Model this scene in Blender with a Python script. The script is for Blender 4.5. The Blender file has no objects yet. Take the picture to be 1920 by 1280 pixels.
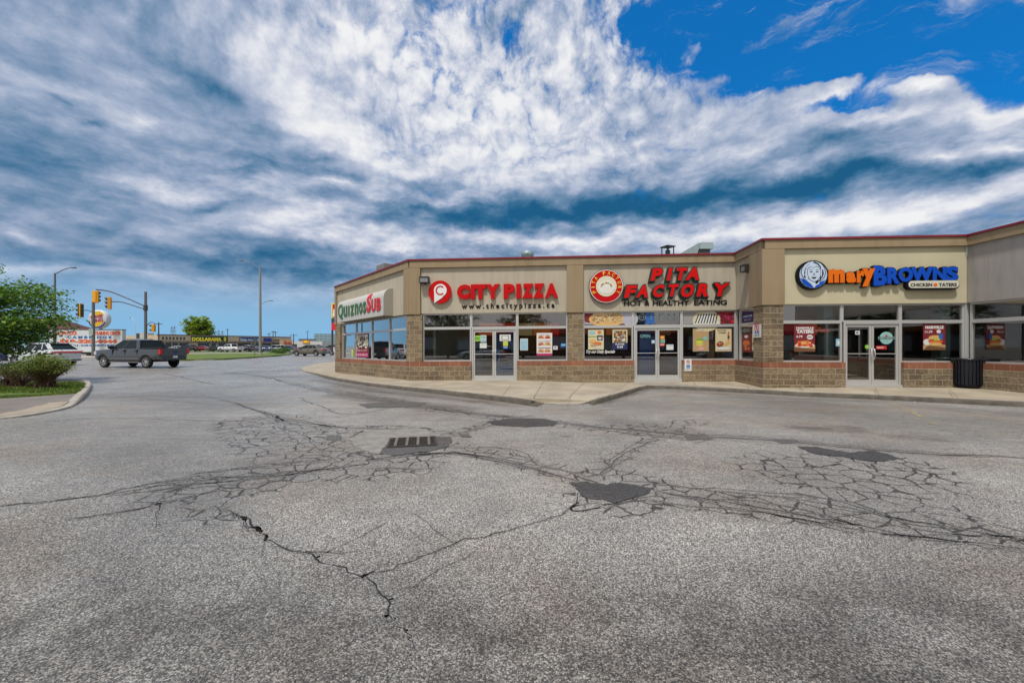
import bpy, bmesh, math, random
from mathutils import Vector, Matrix, noise
from mathutils.geometry import tessellate_polygon
R = math.radians
# ------------------------------------------------------------------ camera
FP, CX, HY, CAMZ = 790.0, 960.0, 648.0, 1.48      # focal length and horizon in pixels of the 1920 px photograph
scn = bpy.context.scene
cam_d = bpy.data.cameras.new('camera')
cam_d.sensor_width = 36.0
cam_d.lens = FP / 1920 * 36
cam_d.shift_y = 8 / 1920
cam_d.clip_start = 0.05
cam_d.clip_end = 3000
cam = bpy.data.objects.new('camera', cam_d)
scn.collection.objects.link(cam)
cam.location = (0, 0, CAMZ)
cam.rotation_euler = (R(90), 0, 0)
scn.camera = cam
scn.view_settings.view_transform = 'Standard'
scn.view_settings.look = 'None'
scn.view_settings.exposure = 0.0
scn.view_settings.gamma = 1.0
try: scn.view_settings.use_curve_mapping = False
except Exception: pass
scn.render.film_transparent = False
scn.cycles.max_bounces = 6
scn.cycles.transparent_max_bounces = 12
scn.cycles.caustics_reflective = False
scn.cycles.caustics_refractive = False

# ------------------------------------------------------------------ sun
SUN_EL, SUN_AZ = R(64), R(205)       # azimuth clockwise from +Y (behind and to the left of the camera)
sd = Vector((math.sin(SUN_AZ) * math.cos(SUN_EL), math.cos(SUN_AZ) * math.cos(SUN_EL), math.sin(SUN_EL)))
sun_d = bpy.data.lights.new('sun', 'SUN')
sun_d.energy = 3.7
sun_d.angle = R(5)
sun_d.color = (1.0, 0.95, 0.87)
sun = bpy.data.objects.new('sun', sun_d)
scn.collection.objects.link(sun)
sun.rotation_euler = sd.to_track_quat('Z', 'Y').to_euler()

# ------------------------------------------------------------------ sky (world)
world = bpy.data.worlds.new("World")
scn.world = world
world.use_nodes = True
def build_sky():
    nt = world.node_tree
    N, L = nt.nodes, nt.links
    N.clear()
    def nd(t, **kw):
        n = N.new(t)
        for k, v in kw.items(): setattr(n, k, v)
        return n
    def mth(op, a, b=None, c=None, clamp=False):
        n = nd('ShaderNodeMath', operation=op, use_clamp=clamp)
        for i, v in enumerate((a, b, c)):
            if v is None: continue
            if isinstance(v, (int, float)): n.inputs[i].default_value = v
            else: L.new(v, n.inputs[i])
        return n.outputs[0]
    def vm(op, a, b=None):
        n = nd('ShaderNodeVectorMath', operation=op)
        for i, v in enumerate((a, b)):
            if v is None: continue
            if isinstance(v, tuple): n.inputs[i].default_value = v
            elif isinstance(v, (int, float)): n.inputs['Scale'].default_value = v
            else: L.new(v, n.inputs[i])
        return n.outputs[0]
    def sm(v, lo, hi, a=0.0, b=1.0):
        n = nd('ShaderNodeMapRange', interpolation_type='SMOOTHSTEP')
        n.inputs['From Min'].default_value = lo; n.inputs['From Max'].default_value = hi
        n.inputs['To Min'].default_value = a; n.inputs['To Max'].default_value = b
        L.new(v, n.inputs['Value'])
        return n.outputs[0]
    def noi(vec, scale, detail, rough=0.55, dist=0.0, col=False, lac=2.0):
        n = nd('ShaderNodeTexNoise')
        n.inputs['Scale'].default_value = scale; n.inputs['Detail'].default_value = detail
        n.inputs['Roughness'].default_value = rough; n.inputs['Distortion'].default_value = dist
        n.inputs['Lacunarity'].default_value = lac
        L.new(vec, n.inputs['Vector'])
        return n.outputs['Color'] if col else n.outputs[0]
    tc = nd('ShaderNodeTexCoord').outputs['Generated']
    sep = nd('ShaderNodeSeparateXYZ'); L.new(tc, sep.inputs[0])
    X, Y, Z = sep.outputs
    az = mth('ARCTAN2', X, Y)
    el = mth('ARCSINE', Z)
    # cloud-layer coordinates: the direction meets a plane overhead
    zz = mth('ADD', mth('MAXIMUM', Z, 0.0), 0.10)
    cmb = nd('ShaderNodeCombineXYZ')
    L.new(mth('DIVIDE', X, zz), cmb.inputs[0]); L.new(mth('DIVIDE', Y, zz), cmb.inputs[1])
    PL = cmb.outputs[0]
    ca = nd('ShaderNodeCombineXYZ'); L.new(az, ca.inputs[0]); L.new(el, ca.inputs[1])
    AE = ca.outputs[0]
    # domain warp
    w1 = vm('SUBTRACT', noi(PL, 0.9, 3, col=True), (0.5, 0.5, 0.5))
    w2 = vm('SUBTRACT', noi(AE, 5.0, 5, 0.6, col=True), (0.5, 0.5, 0.5))
    AEW = vm('ADD', vm('ADD', AE, vm('SCALE', w1, 0.07)), vm('SCALE', w2, 0.11))
    flat = nd('ShaderNodeVectorMath', operation='MULTIPLY'); L.new(AEW, flat.inputs[0]); flat.inputs[1].default_value = (1, 1, 0)
    AEW = flat.outputs[0]
    def ae(px, py):
        u, v = (px - CX) / FP, (HY - py) / FP
        return math.atan(u), math.atan(v / math.sqrt(1 + u * u))
    def blobs(lst):
        acc = None
        for (px, py, rx, ry, rot, amp) in lst:
            a0, e0 = ae(px, py)
            # local scale of the mapping
            a1, e1 = ae(px + 10, py); a2, e2 = ae(px, py - 10)
            sx = math.hypot(a1 - a0, e1 - e0) / 10; sy = math.hypot(a2 - a0, e2 - e0) / 10
            # direction of the long axis after the mapping
            c, s = math.cos(R(rot)), math.sin(R(rot))
            b = ae(px + 20 * c, py - 20 * s)
            rr = math.atan2(b[1] - e0, b[0] - a0)
            m = nd('ShaderNodeMapping', vector_type='TEXTURE')
            m.inputs['Location'].default_value = (a0, e0, 0)
            m.inputs['Rotation'].default_value = (0, 0, rr)
            m.inputs['Scale'].default_value = (rx * sx * 1.25, ry * sy * 1.25, 1)
            L.new(AEW, m.inputs['Vector'])
            g = nd('ShaderNodeTexGradient', gradient_type='QUADRATIC_SPHERE')
            L.new(m.outputs[0], g.inputs[0])
            f = mth('SQRT', g.outputs[1]) if ry > 60 else g.outputs[1]
            acc = mth('MULTIPLY_ADD', f, amp, acc if acc is not None else 0.0)
        return acc
    # (px, py, radius x, radius y, tilt, amount)   brightness of the clouds
    bright = blobs([
        (760, 120, 330, 190, -30, .36), (620, 240, 170, 62, -35, .46), (520, 90, 130, 60, -35, .12), (900, 210, 260, 180, 0, .16),
        (1060, 250, 280, 140, 0, .16), (1120, 80, 170, 120, 0, .26), (430, 60, 260, 60, -40, .16), (620, 20, 240, 60, -35, .25),
        (990, 300, 420, 60, 5, .20), 
        (270, 225, 220, 34, -5, .24), (300, 340, 130, 24, -12, .38), (560, 420, 260, 46, -10, .34), (60, 432, 150, 36, -5, .36),
        (640, 345, 150, 20, -6, .24), (300, 512, 330, 24, -3, .20), (60, 500, 200, 22, 0, .18), (740, 455, 150, 24, -8, .36), (880, 448, 200, 22, 3, .22),
        (1560, 195, 170, 36, 18, .60), (1720, 178, 90, 26, 4, .70), (1850, 205, 150, 46, 8, .55), (1640, 235, 220, 40, 8, .30),
        (1770, 295, 110, 22, 6, .55), (1900, 268, 70, 20, 0, .5), (1650, 405, 420, 46, 6, .42), (1300, 440, 380, 30, 3, .46), (1840, 370, 190, 40, 10, .24),
        (1340, 300, 280, 26, 12, .22), (1080, 455, 240, 20, 2, .42),
        (60, 340, 190, 110, 0, -.26), (330, 120, 260, 70, -35, -.14), (110, 197, 62, 24, -15, -.42), (150, 240, 40, 12, 10, -.25), (480, 300, 190, 28, -12, -.28), (380, 150, 260, 30, -28, -.20),
        (420, 380, 130, 18, 0, -.26), (600, 295, 110, 24, -10, -.30), (450, 325, 110, 14, -10, -.22), (500, 480, 520, 42, -2, -.40), (620, 520, 460, 40, 0, -.24), (250, 540, 420, 30, 0, -.12), (1120, 395, 260, 44, 3, -.25), (120, 470, 260, 26, 0, -.20), 
        (780, 402, 190, 30, -8, -.40), (1010, 400, 330, 48, 6, -.72), (1330, 372, 300, 44, 8, -.66), (1600, 330, 330, 36, 10, -.60), (1840, 310, 200, 20, 12, -.42),
        (900, 430, 180, 20, 0, -.30), (1560, 275, 140, 34, 10, -.36), (1150, 330, 200, 22, 6, -.12),
    ])
    # openings of clear blue
    clear = blobs([
        (1640, 40, 430, 125, -3, 1.25), (1400, 120, 230, 90, 0, 1.1), (1500, 140, 260, 80, 0, 1.0), (1760, 120, 260, 70, 0, .7), (1590, 205, 130, 26, 10, .9), (1900, 100, 260, 80, 0, .95), (1250, 60, 120, 80, 0, .45), (1330, 10, 240, 80, 0, .75),
        (1640, 210, 100, 20, 12, .85), (1440, 175, 130, 18, 8, .7), (780, 75, 70, 26, -20, .62), (870, 18, 110, 46, 20, .75), (950, 70, 70, 36, 30, .5), (830, 130, 50, 20, 0, .4), (1210, 40, 90, 60, 0, .5), (1290, 262, 120, 12, 0, .5),
        (1920, 240, 60, 12, 10, .5), (1720, 400, 130, 10, 6, .45), (1300, 470, 300, 10, 0, .2),
        (1545, 182, 150, 22, 17, -1.9), (1725, 178, 95, 34, 4, -2.0), (1620, 215, 120, 12, 10, -.8), (1312, 100, 34, 60, -30, -.50), (1345, 160, 50, 20, 20, -.55), (1390, 30, 50, 9, 32, -.6), (1530, 112, 34, 7, 20, -.6), (1600, 78, 24, 6, 30, -.6), (1420, 190, 60, 10, 5, -.6),
    ])
    # detail
    lowf = sm(el, R(36), R(16))                       # streaky towards the horizon, puffy overhead
    def layer(off):
        A = vm('ADD', AE, off) if off else AE
        A = vm('ADD', A, vm('SCALE', w2, 0.05))
        rot = nd('ShaderNodeMapping'); rot.inputs['Rotation'].default_value = (0, 0, R(-12)); rot.inputs['Scale'].default_value = (1.0, 2.4, 1); L.new(A, rot.inputs['Vector'])
        s_ = noi(rot.outputs[0], 5.0, 10, 0.60, 0.0)
        p_ = noi(A, 9.0, 10, 0.58, 0.0)
        return mth('ADD', mth('MULTIPLY', s_, lowf), mth('MULTIPLY', p_, mth('SUBTRACT', 1.0, lowf)))
    d0, d1 = layer(None), layer((-0.012, 0.020, 0))
    relief = mth('MULTIPLY', mth('SUBTRACT', d0, d1), 1.05)
    bill = mth('ABSOLUTE', mth('MULTIPLY_ADD', noi(AEW, 11.0, 7, 0.55, 0.0), 2.0, -1.0))   # creases between the puffs
    puffs = mth('MULTIPLY', sm(az, R(-30), R(-10)), sm(el, R(15), R(26)))
    puffs = mth('MULTIPLY', puffs, sm(az, R(30), R(14)))
    det = mth('ADD', mth('MULTIPLY', mth('SUBTRACT', noi(PL, 1.7, 6, 0.60, 0.0), 0.5), 0.40), mth('MULTIPLY', mth('SUBTRACT', d0, 0.5), 1.15))
    det = mth('ADD', det, mth('MULTIPLY', mth('SUBTRACT', bill, 0.16), mth('MULTIPLY_ADD', puffs, 1.15, 0.18)))
    horiz = sm(el, R(2), R(8))
    det = mth('MULTIPLY', det, mth('MULTIPLY_ADD', horiz, 0.7, 0.3))
    calm = sm(az, R(-42), R(-20), 0.55, 1.0)
    det = mth('MULTIPLY', det, calm)
    B = mth('ADD', mth('ADD', mth('MULTIPLY', bright, 0.85), 0.53), mth('ADD', mth('MULTIPLY', det, 0.62), mth('MULTIPLY', relief, mth('MULTIPLY_ADD', horiz, 0.85, 0.15))))
    # unseen sky behind the camera: even bright white added as fill light
    back = sm(Y, 0.1, -0.7)
    ramp = nd('ShaderNodeValToRGB'); L.new(B, ramp.inputs[0])
    cr = ramp.color_ramp; cr.interpolation = 'B_SPLINE'
    stops = [(0.0, (.010, .110, .250)), (0.16, (.040, .165, .320)), (0.32, (.130, .255, .420)), (0.48, (.275, .375, .550)), (0.64, (.47, .54, .70)), (0.80, (.74, .77, .86)), (1.0, (1.0, 1.0, 1.0))]
    cr.elements[0].position = stops[0][0]; cr.elements[0].color = stops[0][1] + (1,)
    cr.elements[1].position = 1.0; cr.elements[1].color = stops[-1][1] + (1,)
    for p, c in stops[1:-1]:
        e = cr.elements.new(p); e.color = c + (1,)
    # blue of the clear sky
    sky = nd('ShaderNodeTexSky', sky_type='NISHITA')
    sky.sun_disc = False; sky.sun_elevation = SUN_EL; sky.sun_rotation = SUN_AZ
    sky.altitude = 300; sky.air_density = 1.0; sky.dust_density = 0.3; sky.ozone_density = 3.0
    tint = nd('ShaderNodeMix', data_type='RGBA', blend_type='MULTIPLY'); tint.inputs[0].default_value = 1.0
    L.new(sky.outputs[0], tint.inputs[6]); tint.inputs[7].default_value = (0.02, 0.56, 1.02, 1)
    blue = nd('ShaderNodeMix', data_type='RGBA', blend_type='ADD'); blue.inputs[0].default_value = 1.0
    L.new(tint.outputs[2], blue.inputs[6]); blue.inputs[7].default_value = (0.05, 0.70, 1.9, 1)
    # low haze-blue band under the clouds
    low = nd('ShaderNodeMix', data_type='RGBA'); L.new(sm(el, R(1.5), R(9.5), 1.0, 0.0), low.inputs[0])
    L.new(sm(az, R(-60), R(10), 0, 1), low.inputs[0]) if False else None
    cl10 = nd('ShaderNodeMix', data_type='RGBA', blend_type='MULTIPLY'); cl10.inputs[0].default_value = 1.0
    L.new(ramp.outputs[0], cl10.inputs[6]); cl10.inputs[7].default_value = (9.2, 9.2, 9.2, 1)
    L.new(cl10.outputs[2], low.inputs[6]); low.inputs[7].default_value = (2.4, 4.9, 7.5, 1)
    cfac = mth('SUBTRACT', 1.0, sm(mth('ADD', clear, mth('ADD', mth('MULTIPLY', det, -1.5), mth('MULTIPLY', mth('SUBTRACT', noi(AEW, 30.0, 6, 0.65, 0.0), 0.5), -1.1))), 0.20, 0.95))
    wr = nd('ShaderNodeMapping'); wr.inputs['Rotation'].default_value = (0, 0, R(28)); wr.inputs['Scale'].default_value = (1.0, 3.0, 1); L.new(AEW, wr.inputs['Vector'])
    wisp = mth('MULTIPLY', sm(noi(wr.outputs[0], 5.5, 9, 0.68, 0.6), 0.53, 0.74), 0.75)
    cfac = mth('MAXIMUM', cfac, wisp)
    mix = nd('ShaderNodeMix', data_type='RGBA'); L.new(cfac, mix.inputs[0])
    L.new(blue.outputs[2], mix.inputs[6]); L.new(low.outputs[2], mix.inputs[7])
    bk = nd('ShaderNodeMix', data_type='RGBA'); L.new(back, bk.inputs[0])
    L.new(mix.outputs[2], bk.inputs[6]); bk.inputs[7].default_value = (7.4, 7.4, 7.4, 1)
    # ground side of the world (never seen: the ground sheet covers it)
    bg = nd('ShaderNodeBackground'); L.new(bk.outputs[2], bg.inputs[0]); bg.inputs[1].default_value = 0.1
    out = nd('ShaderNodeOutputWorld'); L.new(bg.outputs[0], out.inputs[0])
build_sky()
world.cycles.sampling_method = 'MANUAL'
world.cycles.sample_map_resolution = 512

# ------------------------------------------------------------------ helpers
COL = scn.collection
rnd = random.Random(7)
def sstep(a, b, x):
    t = max(0.0, min(1.0, (x - a) / (b - a))); return t * t * (3 - 2 * t)
def ga(x, y):                                   # height of the asphalt
    z = 0.09 * sstep(0, 6, x) * sstep(4, 9.5, y)
    z -= 0.08 * sstep(-4, -10, x) * sstep(9, 16, y) * (1 - sstep(22, 30, y))
    z += 0.15 * sstep(36, 54, y) * (1 - sstep(62, 80, y)) * sstep(-60, -30, x)
    return z
def zf(x):                                      # height of the shop floors and the pavement in front
    pts = [(-30, .0), (-10, .04), (-4, .117), (8.4, .21), (14.4, .21), (20, .24), (60, .3)]
    for (a, za), (b, zb) in zip(pts, pts[1:]):
        if x <= b: return za + (zb - za) * max(0, (x - a)) / (b - a)
    return .3
def gp(px, py, zfun=ga):                        # pixel of the photograph -> point on the ground
    z = 0.0
    for _ in range(12):
        y = FP * (CAMZ - z) / (py - HY); x = (px - CX) / FP * y; z = zfun(x, y)
    return Vector((x, y, z))
def at(px, py, Y): return Vector(((px - CX) / FP * Y, Y, CAMZ - (py - HY) / FP * Y))

class MB:
    def __init__(s): s.v = []; s.f = []; s.uv = []; s.m = []; s.sm = []
    def add(s, vs, fs, mi=0, uvs=None, smooth=False):
        o = len(s.v); s.v += [tuple(v) for v in vs]
        for k, f in enumerate(fs):
            s.f.append([o + i for i in f]); s.m.append(mi); s.sm.append(smooth)
            s.uv.append([uvs[k][j] for j in range(len(f))] if uvs else [(0, 0)] * len(f))
        return s
    def box(s, x0, x1, y0, y1, z0, z1, mi=0, M=None):
        vs = [(x, y, z) for z in (z0, z1) for y in (y0, y1) for x in (x0, x1)]
        if M is not None: vs = [M @ Vector(v) for v in vs]
        return s.add(vs, [(0, 2, 3, 1), (4, 5, 7, 6), (0, 1, 5, 4), (2, 6, 7, 3), (0, 4, 6, 2), (1, 3, 7, 5)], mi)
    def tube(s, path, r, n=8, mi=0, cap=True, smooth=True):
        path = [Vector(p) for p in path]; rs = r if isinstance(r, (list, tuple)) else [r] * len(path)
        up = Vector((0, 0, 1)); vs = []
        prev = None
        for i, p in enumerate(path):
            d = (path[min(i + 1, len(path) - 1)] - path[max(i - 1, 0)])
            if d.length < 1e-9: d = up.copy()
            d.normalize()
            if prev is None:
                a = d.cross(up)
                if a.length < 1e-3: a = d.cross(Vector((1, 0, 0)))
                a.normalize()
            else:
                a = prev - d * prev.dot(d)
                if a.length < 1e-4: a = d.cross(up)
                a.normalize()
            prev = a; b = d.cross(a)
            for k in range(n):
                t = 2 * math.pi * k / n
                vs.append(p + (a * math.cos(t) + b * math.sin(t)) * rs[i])
        fs = []
        for i in range(len(path) - 1):
            for k in range(n):
                k2 = (k + 1) % n
                fs.append((i * n + k, i * n + k2, (i + 1) * n + k2, (i + 1) * n + k))
        s.add(vs, fs, mi, smooth=smooth)
        if cap:
            o = len(path) - 1
            s.add(vs[:n], [tuple(range(n))[::-1]], mi); s.add(vs[o * n:], [tuple(range(n))], mi)
        return s
    def prism(s, poly, z0, z1, mi=0, M=None):   # poly in XY, extruded along Z
        n = len(poly)
        a = [Vector((p[0], p[1], z0)) for p in poly]; b = [Vector((p[0], p[1], z1)) for p in poly]
        tri = tessellate_polygon([a])
        vs = a + b
        if M is not None: vs = [M @ v for v in vs]
        area = sum(poly[i][0] * poly[(i + 1) % n][1] - poly[(i + 1) % n][0] * poly[i][1] for i in range(n))
        fs = []
        for t in tri:
            nrm = (a[t[1]] - a[t[0]]).cross(a[t[2]] - a[t[0]]).z
            t = tuple(t) if nrm > 0 else tuple(t)[::-1]
            fs.append(tuple(n + i for i in t)); fs.append(t[::-1])
        for i in range(n):
            j = (i + 1) % n
            fs.append((i, j, n + j, n + i) if area > 0 else (j, i, n + i, n + j))
        return s.add(vs, fs, mi)
    def lathe(s, prof, n=20, mi=0, M=None, smooth=True):   # prof [(r,z)]
        vs = []
        for (r, z) in prof:
            for k in range(n):
                t = 2 * math.pi * k / n; v = Vector((r * math.cos(t), r * math.sin(t), z)); vs.append(M @ v if M is not None else v)
        fs = []
        for i in range(len(prof) - 1):
            for k in range(n):
                k2 = (k + 1) % n; fs.append((i * n + k, i * n + k2, (i + 1) * n + k2, (i + 1) * n + k))
        return s.add(vs, fs, mi, smooth=smooth)
    def build(s, name, mats, parent=None, bevel=0, smooth=False, attrs=None):
        me = bpy.data.meshes.new(name); me.from_pydata(s.v, [], s.f)
        if not isinstance(mats, (list, tuple)): mats = [mats]
        for m in mats: me.materials.append(m)
        ul = me.uv_layers.new(name='UVMap'); k = 0
        flat = [c for f in s.uv for c in f]
        ul.data.foreach_set('uv', [q for c in flat for q in c])
        me.polygons.foreach_set('material_index', s.m)
        me.polygons.foreach_set('use_smooth', [smooth or q for q in s.sm])
        me.validate(); me.update()
        o = bpy.data.objects.new(name, me); COL.objects.link(o)
        if parent is not None: o.parent = parent
        if bevel:
            b = o.modifiers.new('bevel', 'BEVEL'); b.width = bevel; b.segments = 2; b.limit_method = 'ANGLE'; b.angle_limit = R(40)
        return o
def tag(o, label=None, cat=None, group=None, kind=None):
    if label: o['label'] = label
    if cat: o['category'] = cat
    if group: o['group'] = group
    if kind: o['kind'] = kind
    return o
def empty(name, loc=(0, 0, 0), rz=0, **kw):
    o = bpy.data.objects.new(name, None); COL.objects.link(o); o.location = loc; o.rotation_euler = (0, 0, rz); o.empty_display_size = .2
    return tag(o, **kw)
def kids(o): return [c for c in bpy.data.objects if c.parent == o]
def copy_tree(o, parent=None, remap=None):
    c = o.copy(); COL.objects.link(c); c.parent = parent
    if remap and c.type == 'MESH':
        for i, sl in enumerate(c.material_slots):
            if sl.material and sl.material.name in remap:
                nm = sl.material.name; sl.link = 'OBJECT'; sl.material = MATS[remap[nm]] if isinstance(remap[nm], str) else remap[nm]
    for ch in kids(o): copy_tree(ch, c, remap)
    return c

# ------------------------------------------------------------------ materials
MATS = {}
def mat(name, col, rough=.6, metal=0.0, spec=None, var=0.0, vscale=3.0, bump=0.0, bscale=40.0, coat=0.0, emit=0.0, emitcol=None, coord='Object'):
    if name in MATS: return MATS[name]
    m = bpy.data.materials.new(name); m.use_nodes = True; nt = m.node_tree; b = nt.nodes['Principled BSDF']
    b.inputs['Roughness'].default_value = rough; b.inputs['Metallic'].default_value = metal
    if spec is not None: b.inputs['Specular IOR Level'].default_value = spec
    if coat: b.inputs['Coat Weight'].default_value = coat; b.inputs['Coat Roughness'].default_value = .05
    b.inputs['Base Color'].default_value = (*col, 1)
    if emit: b.inputs['Emission Color'].default_value = (*(emitcol or col), 1); b.inputs['Emission Strength'].default_value = emit
    if var or bump:
        tc = nt.nodes.new('ShaderNodeTexCoord')
        if var:
            n = nt.nodes.new('ShaderNodeTexNoise'); n.inputs['Scale'].default_value = vscale; n.inputs['Detail'].default_value = 6; n.inputs['Roughness'].default_value = .6
            nt.links.new(tc.outputs[coord], n.inputs['Vector'])
            r = nt.nodes.new('ShaderNodeMapRange'); r.inputs['From Min'].default_value = .25; r.inputs['From Max'].default_value = .75
            r.inputs['To Min'].default_value = 1 - var; r.inputs['To Max'].default_value = 1 + var
            nt.links.new(n.outputs[0], r.inputs['Value'])
            x = nt.nodes.new('ShaderNodeVectorMath'); x.operation = 'SCALE'; x.inputs[0].default_value = col
            nt.links.new(r.outputs[0], x.inputs['Scale']); nt.links.new(x.outputs[0], b.inputs['Base Color'])
        if bump:
            n2 = nt.nodes.new('ShaderNodeTexNoise'); n2.inputs['Scale'].default_value = bscale; n2.inputs['Detail'].default_value = 4
            nt.links.new(tc.outputs[coord], n2.inputs['Vector'])
            bp = nt.nodes.new('ShaderNodeBump'); bp.inputs['Strength'].default_value = bump; bp.inputs['Distance'].default_value = .01
            nt.links.new(n2.outputs[0], bp.inputs['Height']); nt.links.new(bp.outputs[0], b.inputs['Normal'])
    MATS[name] = m; return m
class NT:                                        # small node-tree writer
    def __init__(s, name):
        s.m = bpy.data.materials.new(name); s.m.use_nodes = True; s.t = s.m.node_tree; s.b = s.t.nodes['Principled BSDF']; MATS[name] = s.m
    def n(s, t, ins=None, **kw):
        n = s.t.nodes.new(t)
        for k, v in kw.items(): setattr(n, k, v)
        for k, v in (ins or {}).items(): s.put(n.inputs[k], v)
        return n
    def put(s, sock, v):
        if hasattr(v, 'is_linked') or isinstance(v, bpy.types.NodeSocket): s.t.links.new(v, sock)
        else: sock.default_value = v
    def math(s, op, a, b=0.0, c=None, clamp=False):
        n = s.n('ShaderNodeMath', operation=op, use_clamp=clamp); s.put(n.inputs[0], a); s.put(n.inputs[1], b)
        if c is not None: s.put(n.inputs[2], c)
        return n.outputs[0]
    def noise(s, vec, scale, detail=4, rough=.5, dist=0.0, out=0):
        return s.n('ShaderNodeTexNoise', {'Vector': vec, 'Scale': scale, 'Detail': detail, 'Roughness': rough, 'Distortion': dist}).outputs[out]
    def ss(s, v, lo, hi, a=0.0, b=1.0, typ='SMOOTHSTEP'):
        return s.n('ShaderNodeMapRange', {'Value': v, 'From Min': lo, 'From Max': hi, 'To Min': a, 'To Max': b}, interpolation_type=typ).outputs[0]
    def mix(s, f, a, b, bt='MIX'):
        n = s.n('ShaderNodeMix', data_type='RGBA', blend_type=bt); s.put(n.inputs[0], f)
        for i, v in ((6, a), (7, b)): s.put(n.inputs[i], (*v, 1) if isinstance(v, tuple) and len(v) == 3 else v)
        return n.outputs[2]
    def vscale(s, v, f):
        n = s.n('ShaderNodeVectorMath', operation='MULTIPLY'); s.put(n.inputs[0], v); n.inputs[1].default_value = f; return n.outputs[0]

def block_mat():
    k = NT('split_face_block')
    uv = k.n('ShaderNodeUVMap').outputs[0]
    g = k.n('ShaderNodeNewGeometry')
    br = k.n('ShaderNodeTexBrick', {'Vector': uv, 'Scale': 1.0, 'Mortar Size': .008, 'Mortar Smooth': .25, 'Bias': 0.0, 'Brick Width': .40, 'Row Height': .18, 'Color1': (0, 0, 0, 1), 'Color2': (1, 1, 1, 1), 'Mortar': (.5, .5, .5, 1)}, offset=.5, offset_frequency=2)
    tone = br.outputs[0]; mort = br.outputs[1]
    P = g.outputs['Position']
    n1 = k.noise(P, 14, 6, .65); n2 = k.noise(P, 55, 4, .6); n3 = k.noise(P, 1.2, 4)
    c = k.mix(tone, (.24, .175, .108), (.40, .31, .20))
    c = k.mix(k.ss(n1, .3, .7), k.mix(1.0, c, (.62, .60, .56), 'MULTIPLY'), c)
    c = k.mix(k.ss(n2, .55, .75, 0, .5), c, (.50, .41, .28))
    c = k.mix(k.ss(n3, .50, .70, 0, .55), c, (.085, .065, .045))
    c = k.mix(k.math('MULTIPLY', mort, .9), c, (.50, .42, .29))
    k.put(k.b.inputs['Base Color'], c); k.b.inputs['Roughness'].default_value = .92
    h = k.math('MULTIPLY', k.math('ADD', k.math('MULTIPLY', n1, 1.0), k.math('MULTIPLY', n2, .4)), k.math('SUBTRACT', 1.0, mort))
    bp = k.n('ShaderNodeBump', {'Strength': 1.0, 'Distance': .06, 'Height': h})
    k.put(k.b.inputs['Normal'], bp.outputs[0]); return k.m
def band_mat():
    k = NT('red_brick_band')
    uv = k.n('ShaderNodeUVMap').outputs[0]; P = k.n('ShaderNodeNewGeometry').outputs['Position']
    br = k.n('ShaderNodeTexBrick', {'Vector': uv, 'Scale': 1.0, 'Mortar Size': .006, 'Brick Width': .40, 'Row Height': 2.0, 'Color1': (0, 0, 0, 1), 'Color2': (1, 1, 1, 1)}, offset=0.0)
    n1 = k.noise(P, 18, 5, .6); n3 = k.noise(P, 1.5, 3)
    c = k.mix(br.outputs[0], (.24, .088, .048), (.36, .150, .085))
    c = k.mix(k.ss(n1, .35, .7, 0, .6), c, (.17, .065, .038))
    c = k.mix(k.ss(n3, .5, .75, 0, .5), c, (.11, .06, .045))
    c = k.mix(k.math('MULTIPLY', br.outputs[1], .8), c, (.42, .30, .20))
    k.put(k.b.inputs['Base Color'], c); k.b.inputs['Roughness'].default_value = .85
    k.put(k.b.inputs['Normal'], k.n('ShaderNodeBump', {'Strength': .6, 'Distance': .01, 'Height': n1}).outputs[0]); return k.m
def stucco_mat(name, col, stain=.35):
    k = NT(name)
    P = k.n('ShaderNodeNewGeometry').outputs['Position']
    v = k.vscale(P, (1.6, 1.6, .22)); n1 = k.noise(v, 2.2, 6, .62); n2 = k.noise(P, 220, 2); n3 = k.noise(P, .7, 4)
    v2 = k.vscale(P, (6, 6, .35)); n4 = k.noise(v2, 1.5, 4, .6)
    dark = tuple(q * .58 for q in col); lite = tuple(min(1, q * 1.10) for q in col)
    c = k.mix(k.ss(n1, .42, .72, 0, stain), col, dark)
    c = k.mix(k.ss(n4, .55, .75, 0, stain * .6), c, (dark[0] * .85, dark[1] * .85, dark[2] * .85))
    c = k.mix(k.ss(n3, .45, .7, 0, .5), c, lite)
    k.put(k.b.inputs['Base Color'], c); k.b.inputs['Roughness'].default_value = .9
    k.put(k.b.inputs['Normal'], k.n('ShaderNodeBump', {'Strength': .25, 'Distance': .003, 'Height': n2}).outputs[0]); return k.m
def glass_mat(name='window_glass', tint=(.86, .94, .92), refl=1.0):
    k = NT(name); t = k.t; t.nodes.remove(k.b)
    tr = k.n('ShaderNodeBsdfTransparent', {'Color': (*tint, 1)}); gl = k.n('ShaderNodeBsdfGlossy', {'Roughness': .015, 'Color': (1, 1, 1, 1)})
    fr = k.n('ShaderNodeFresnel', {'IOR': 1.65})
    f = k.math('MULTIPLY', fr.outputs[0], 3.4 * refl, clamp=True)
    mx = k.n('ShaderNodeMixShader'); k.put(mx.inputs[0], f); t.links.new(tr.outputs[0], mx.inputs[1]); t.links.new(gl.outputs[0], mx.inputs[2])
    t.links.new(mx.outputs[0], t.nodes['Material Output'].inputs[0]); return k.m
M_block, M_band = block_mat(), band_mat()
M_stuc = stucco_mat('grey_beige_stucco', (.43, .385, .30))
M_stuc_mary = stucco_mat('cream_stucco', (.50, .455, .31), .12)
M_stuc_dk = stucco_mat('tan_stucco', (.30, .225, .135), .4)
M_cap = mat('red_metal_cap', (.20, .008, .02), .35, var=.15)
M_glass = glass_mat()
M_alu = mat('clear_aluminium', (.56, .56, .55), .40, .4, var=.05)
M_dkint = mat('dark_interior', (.06, .055, .05), .8)

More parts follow.
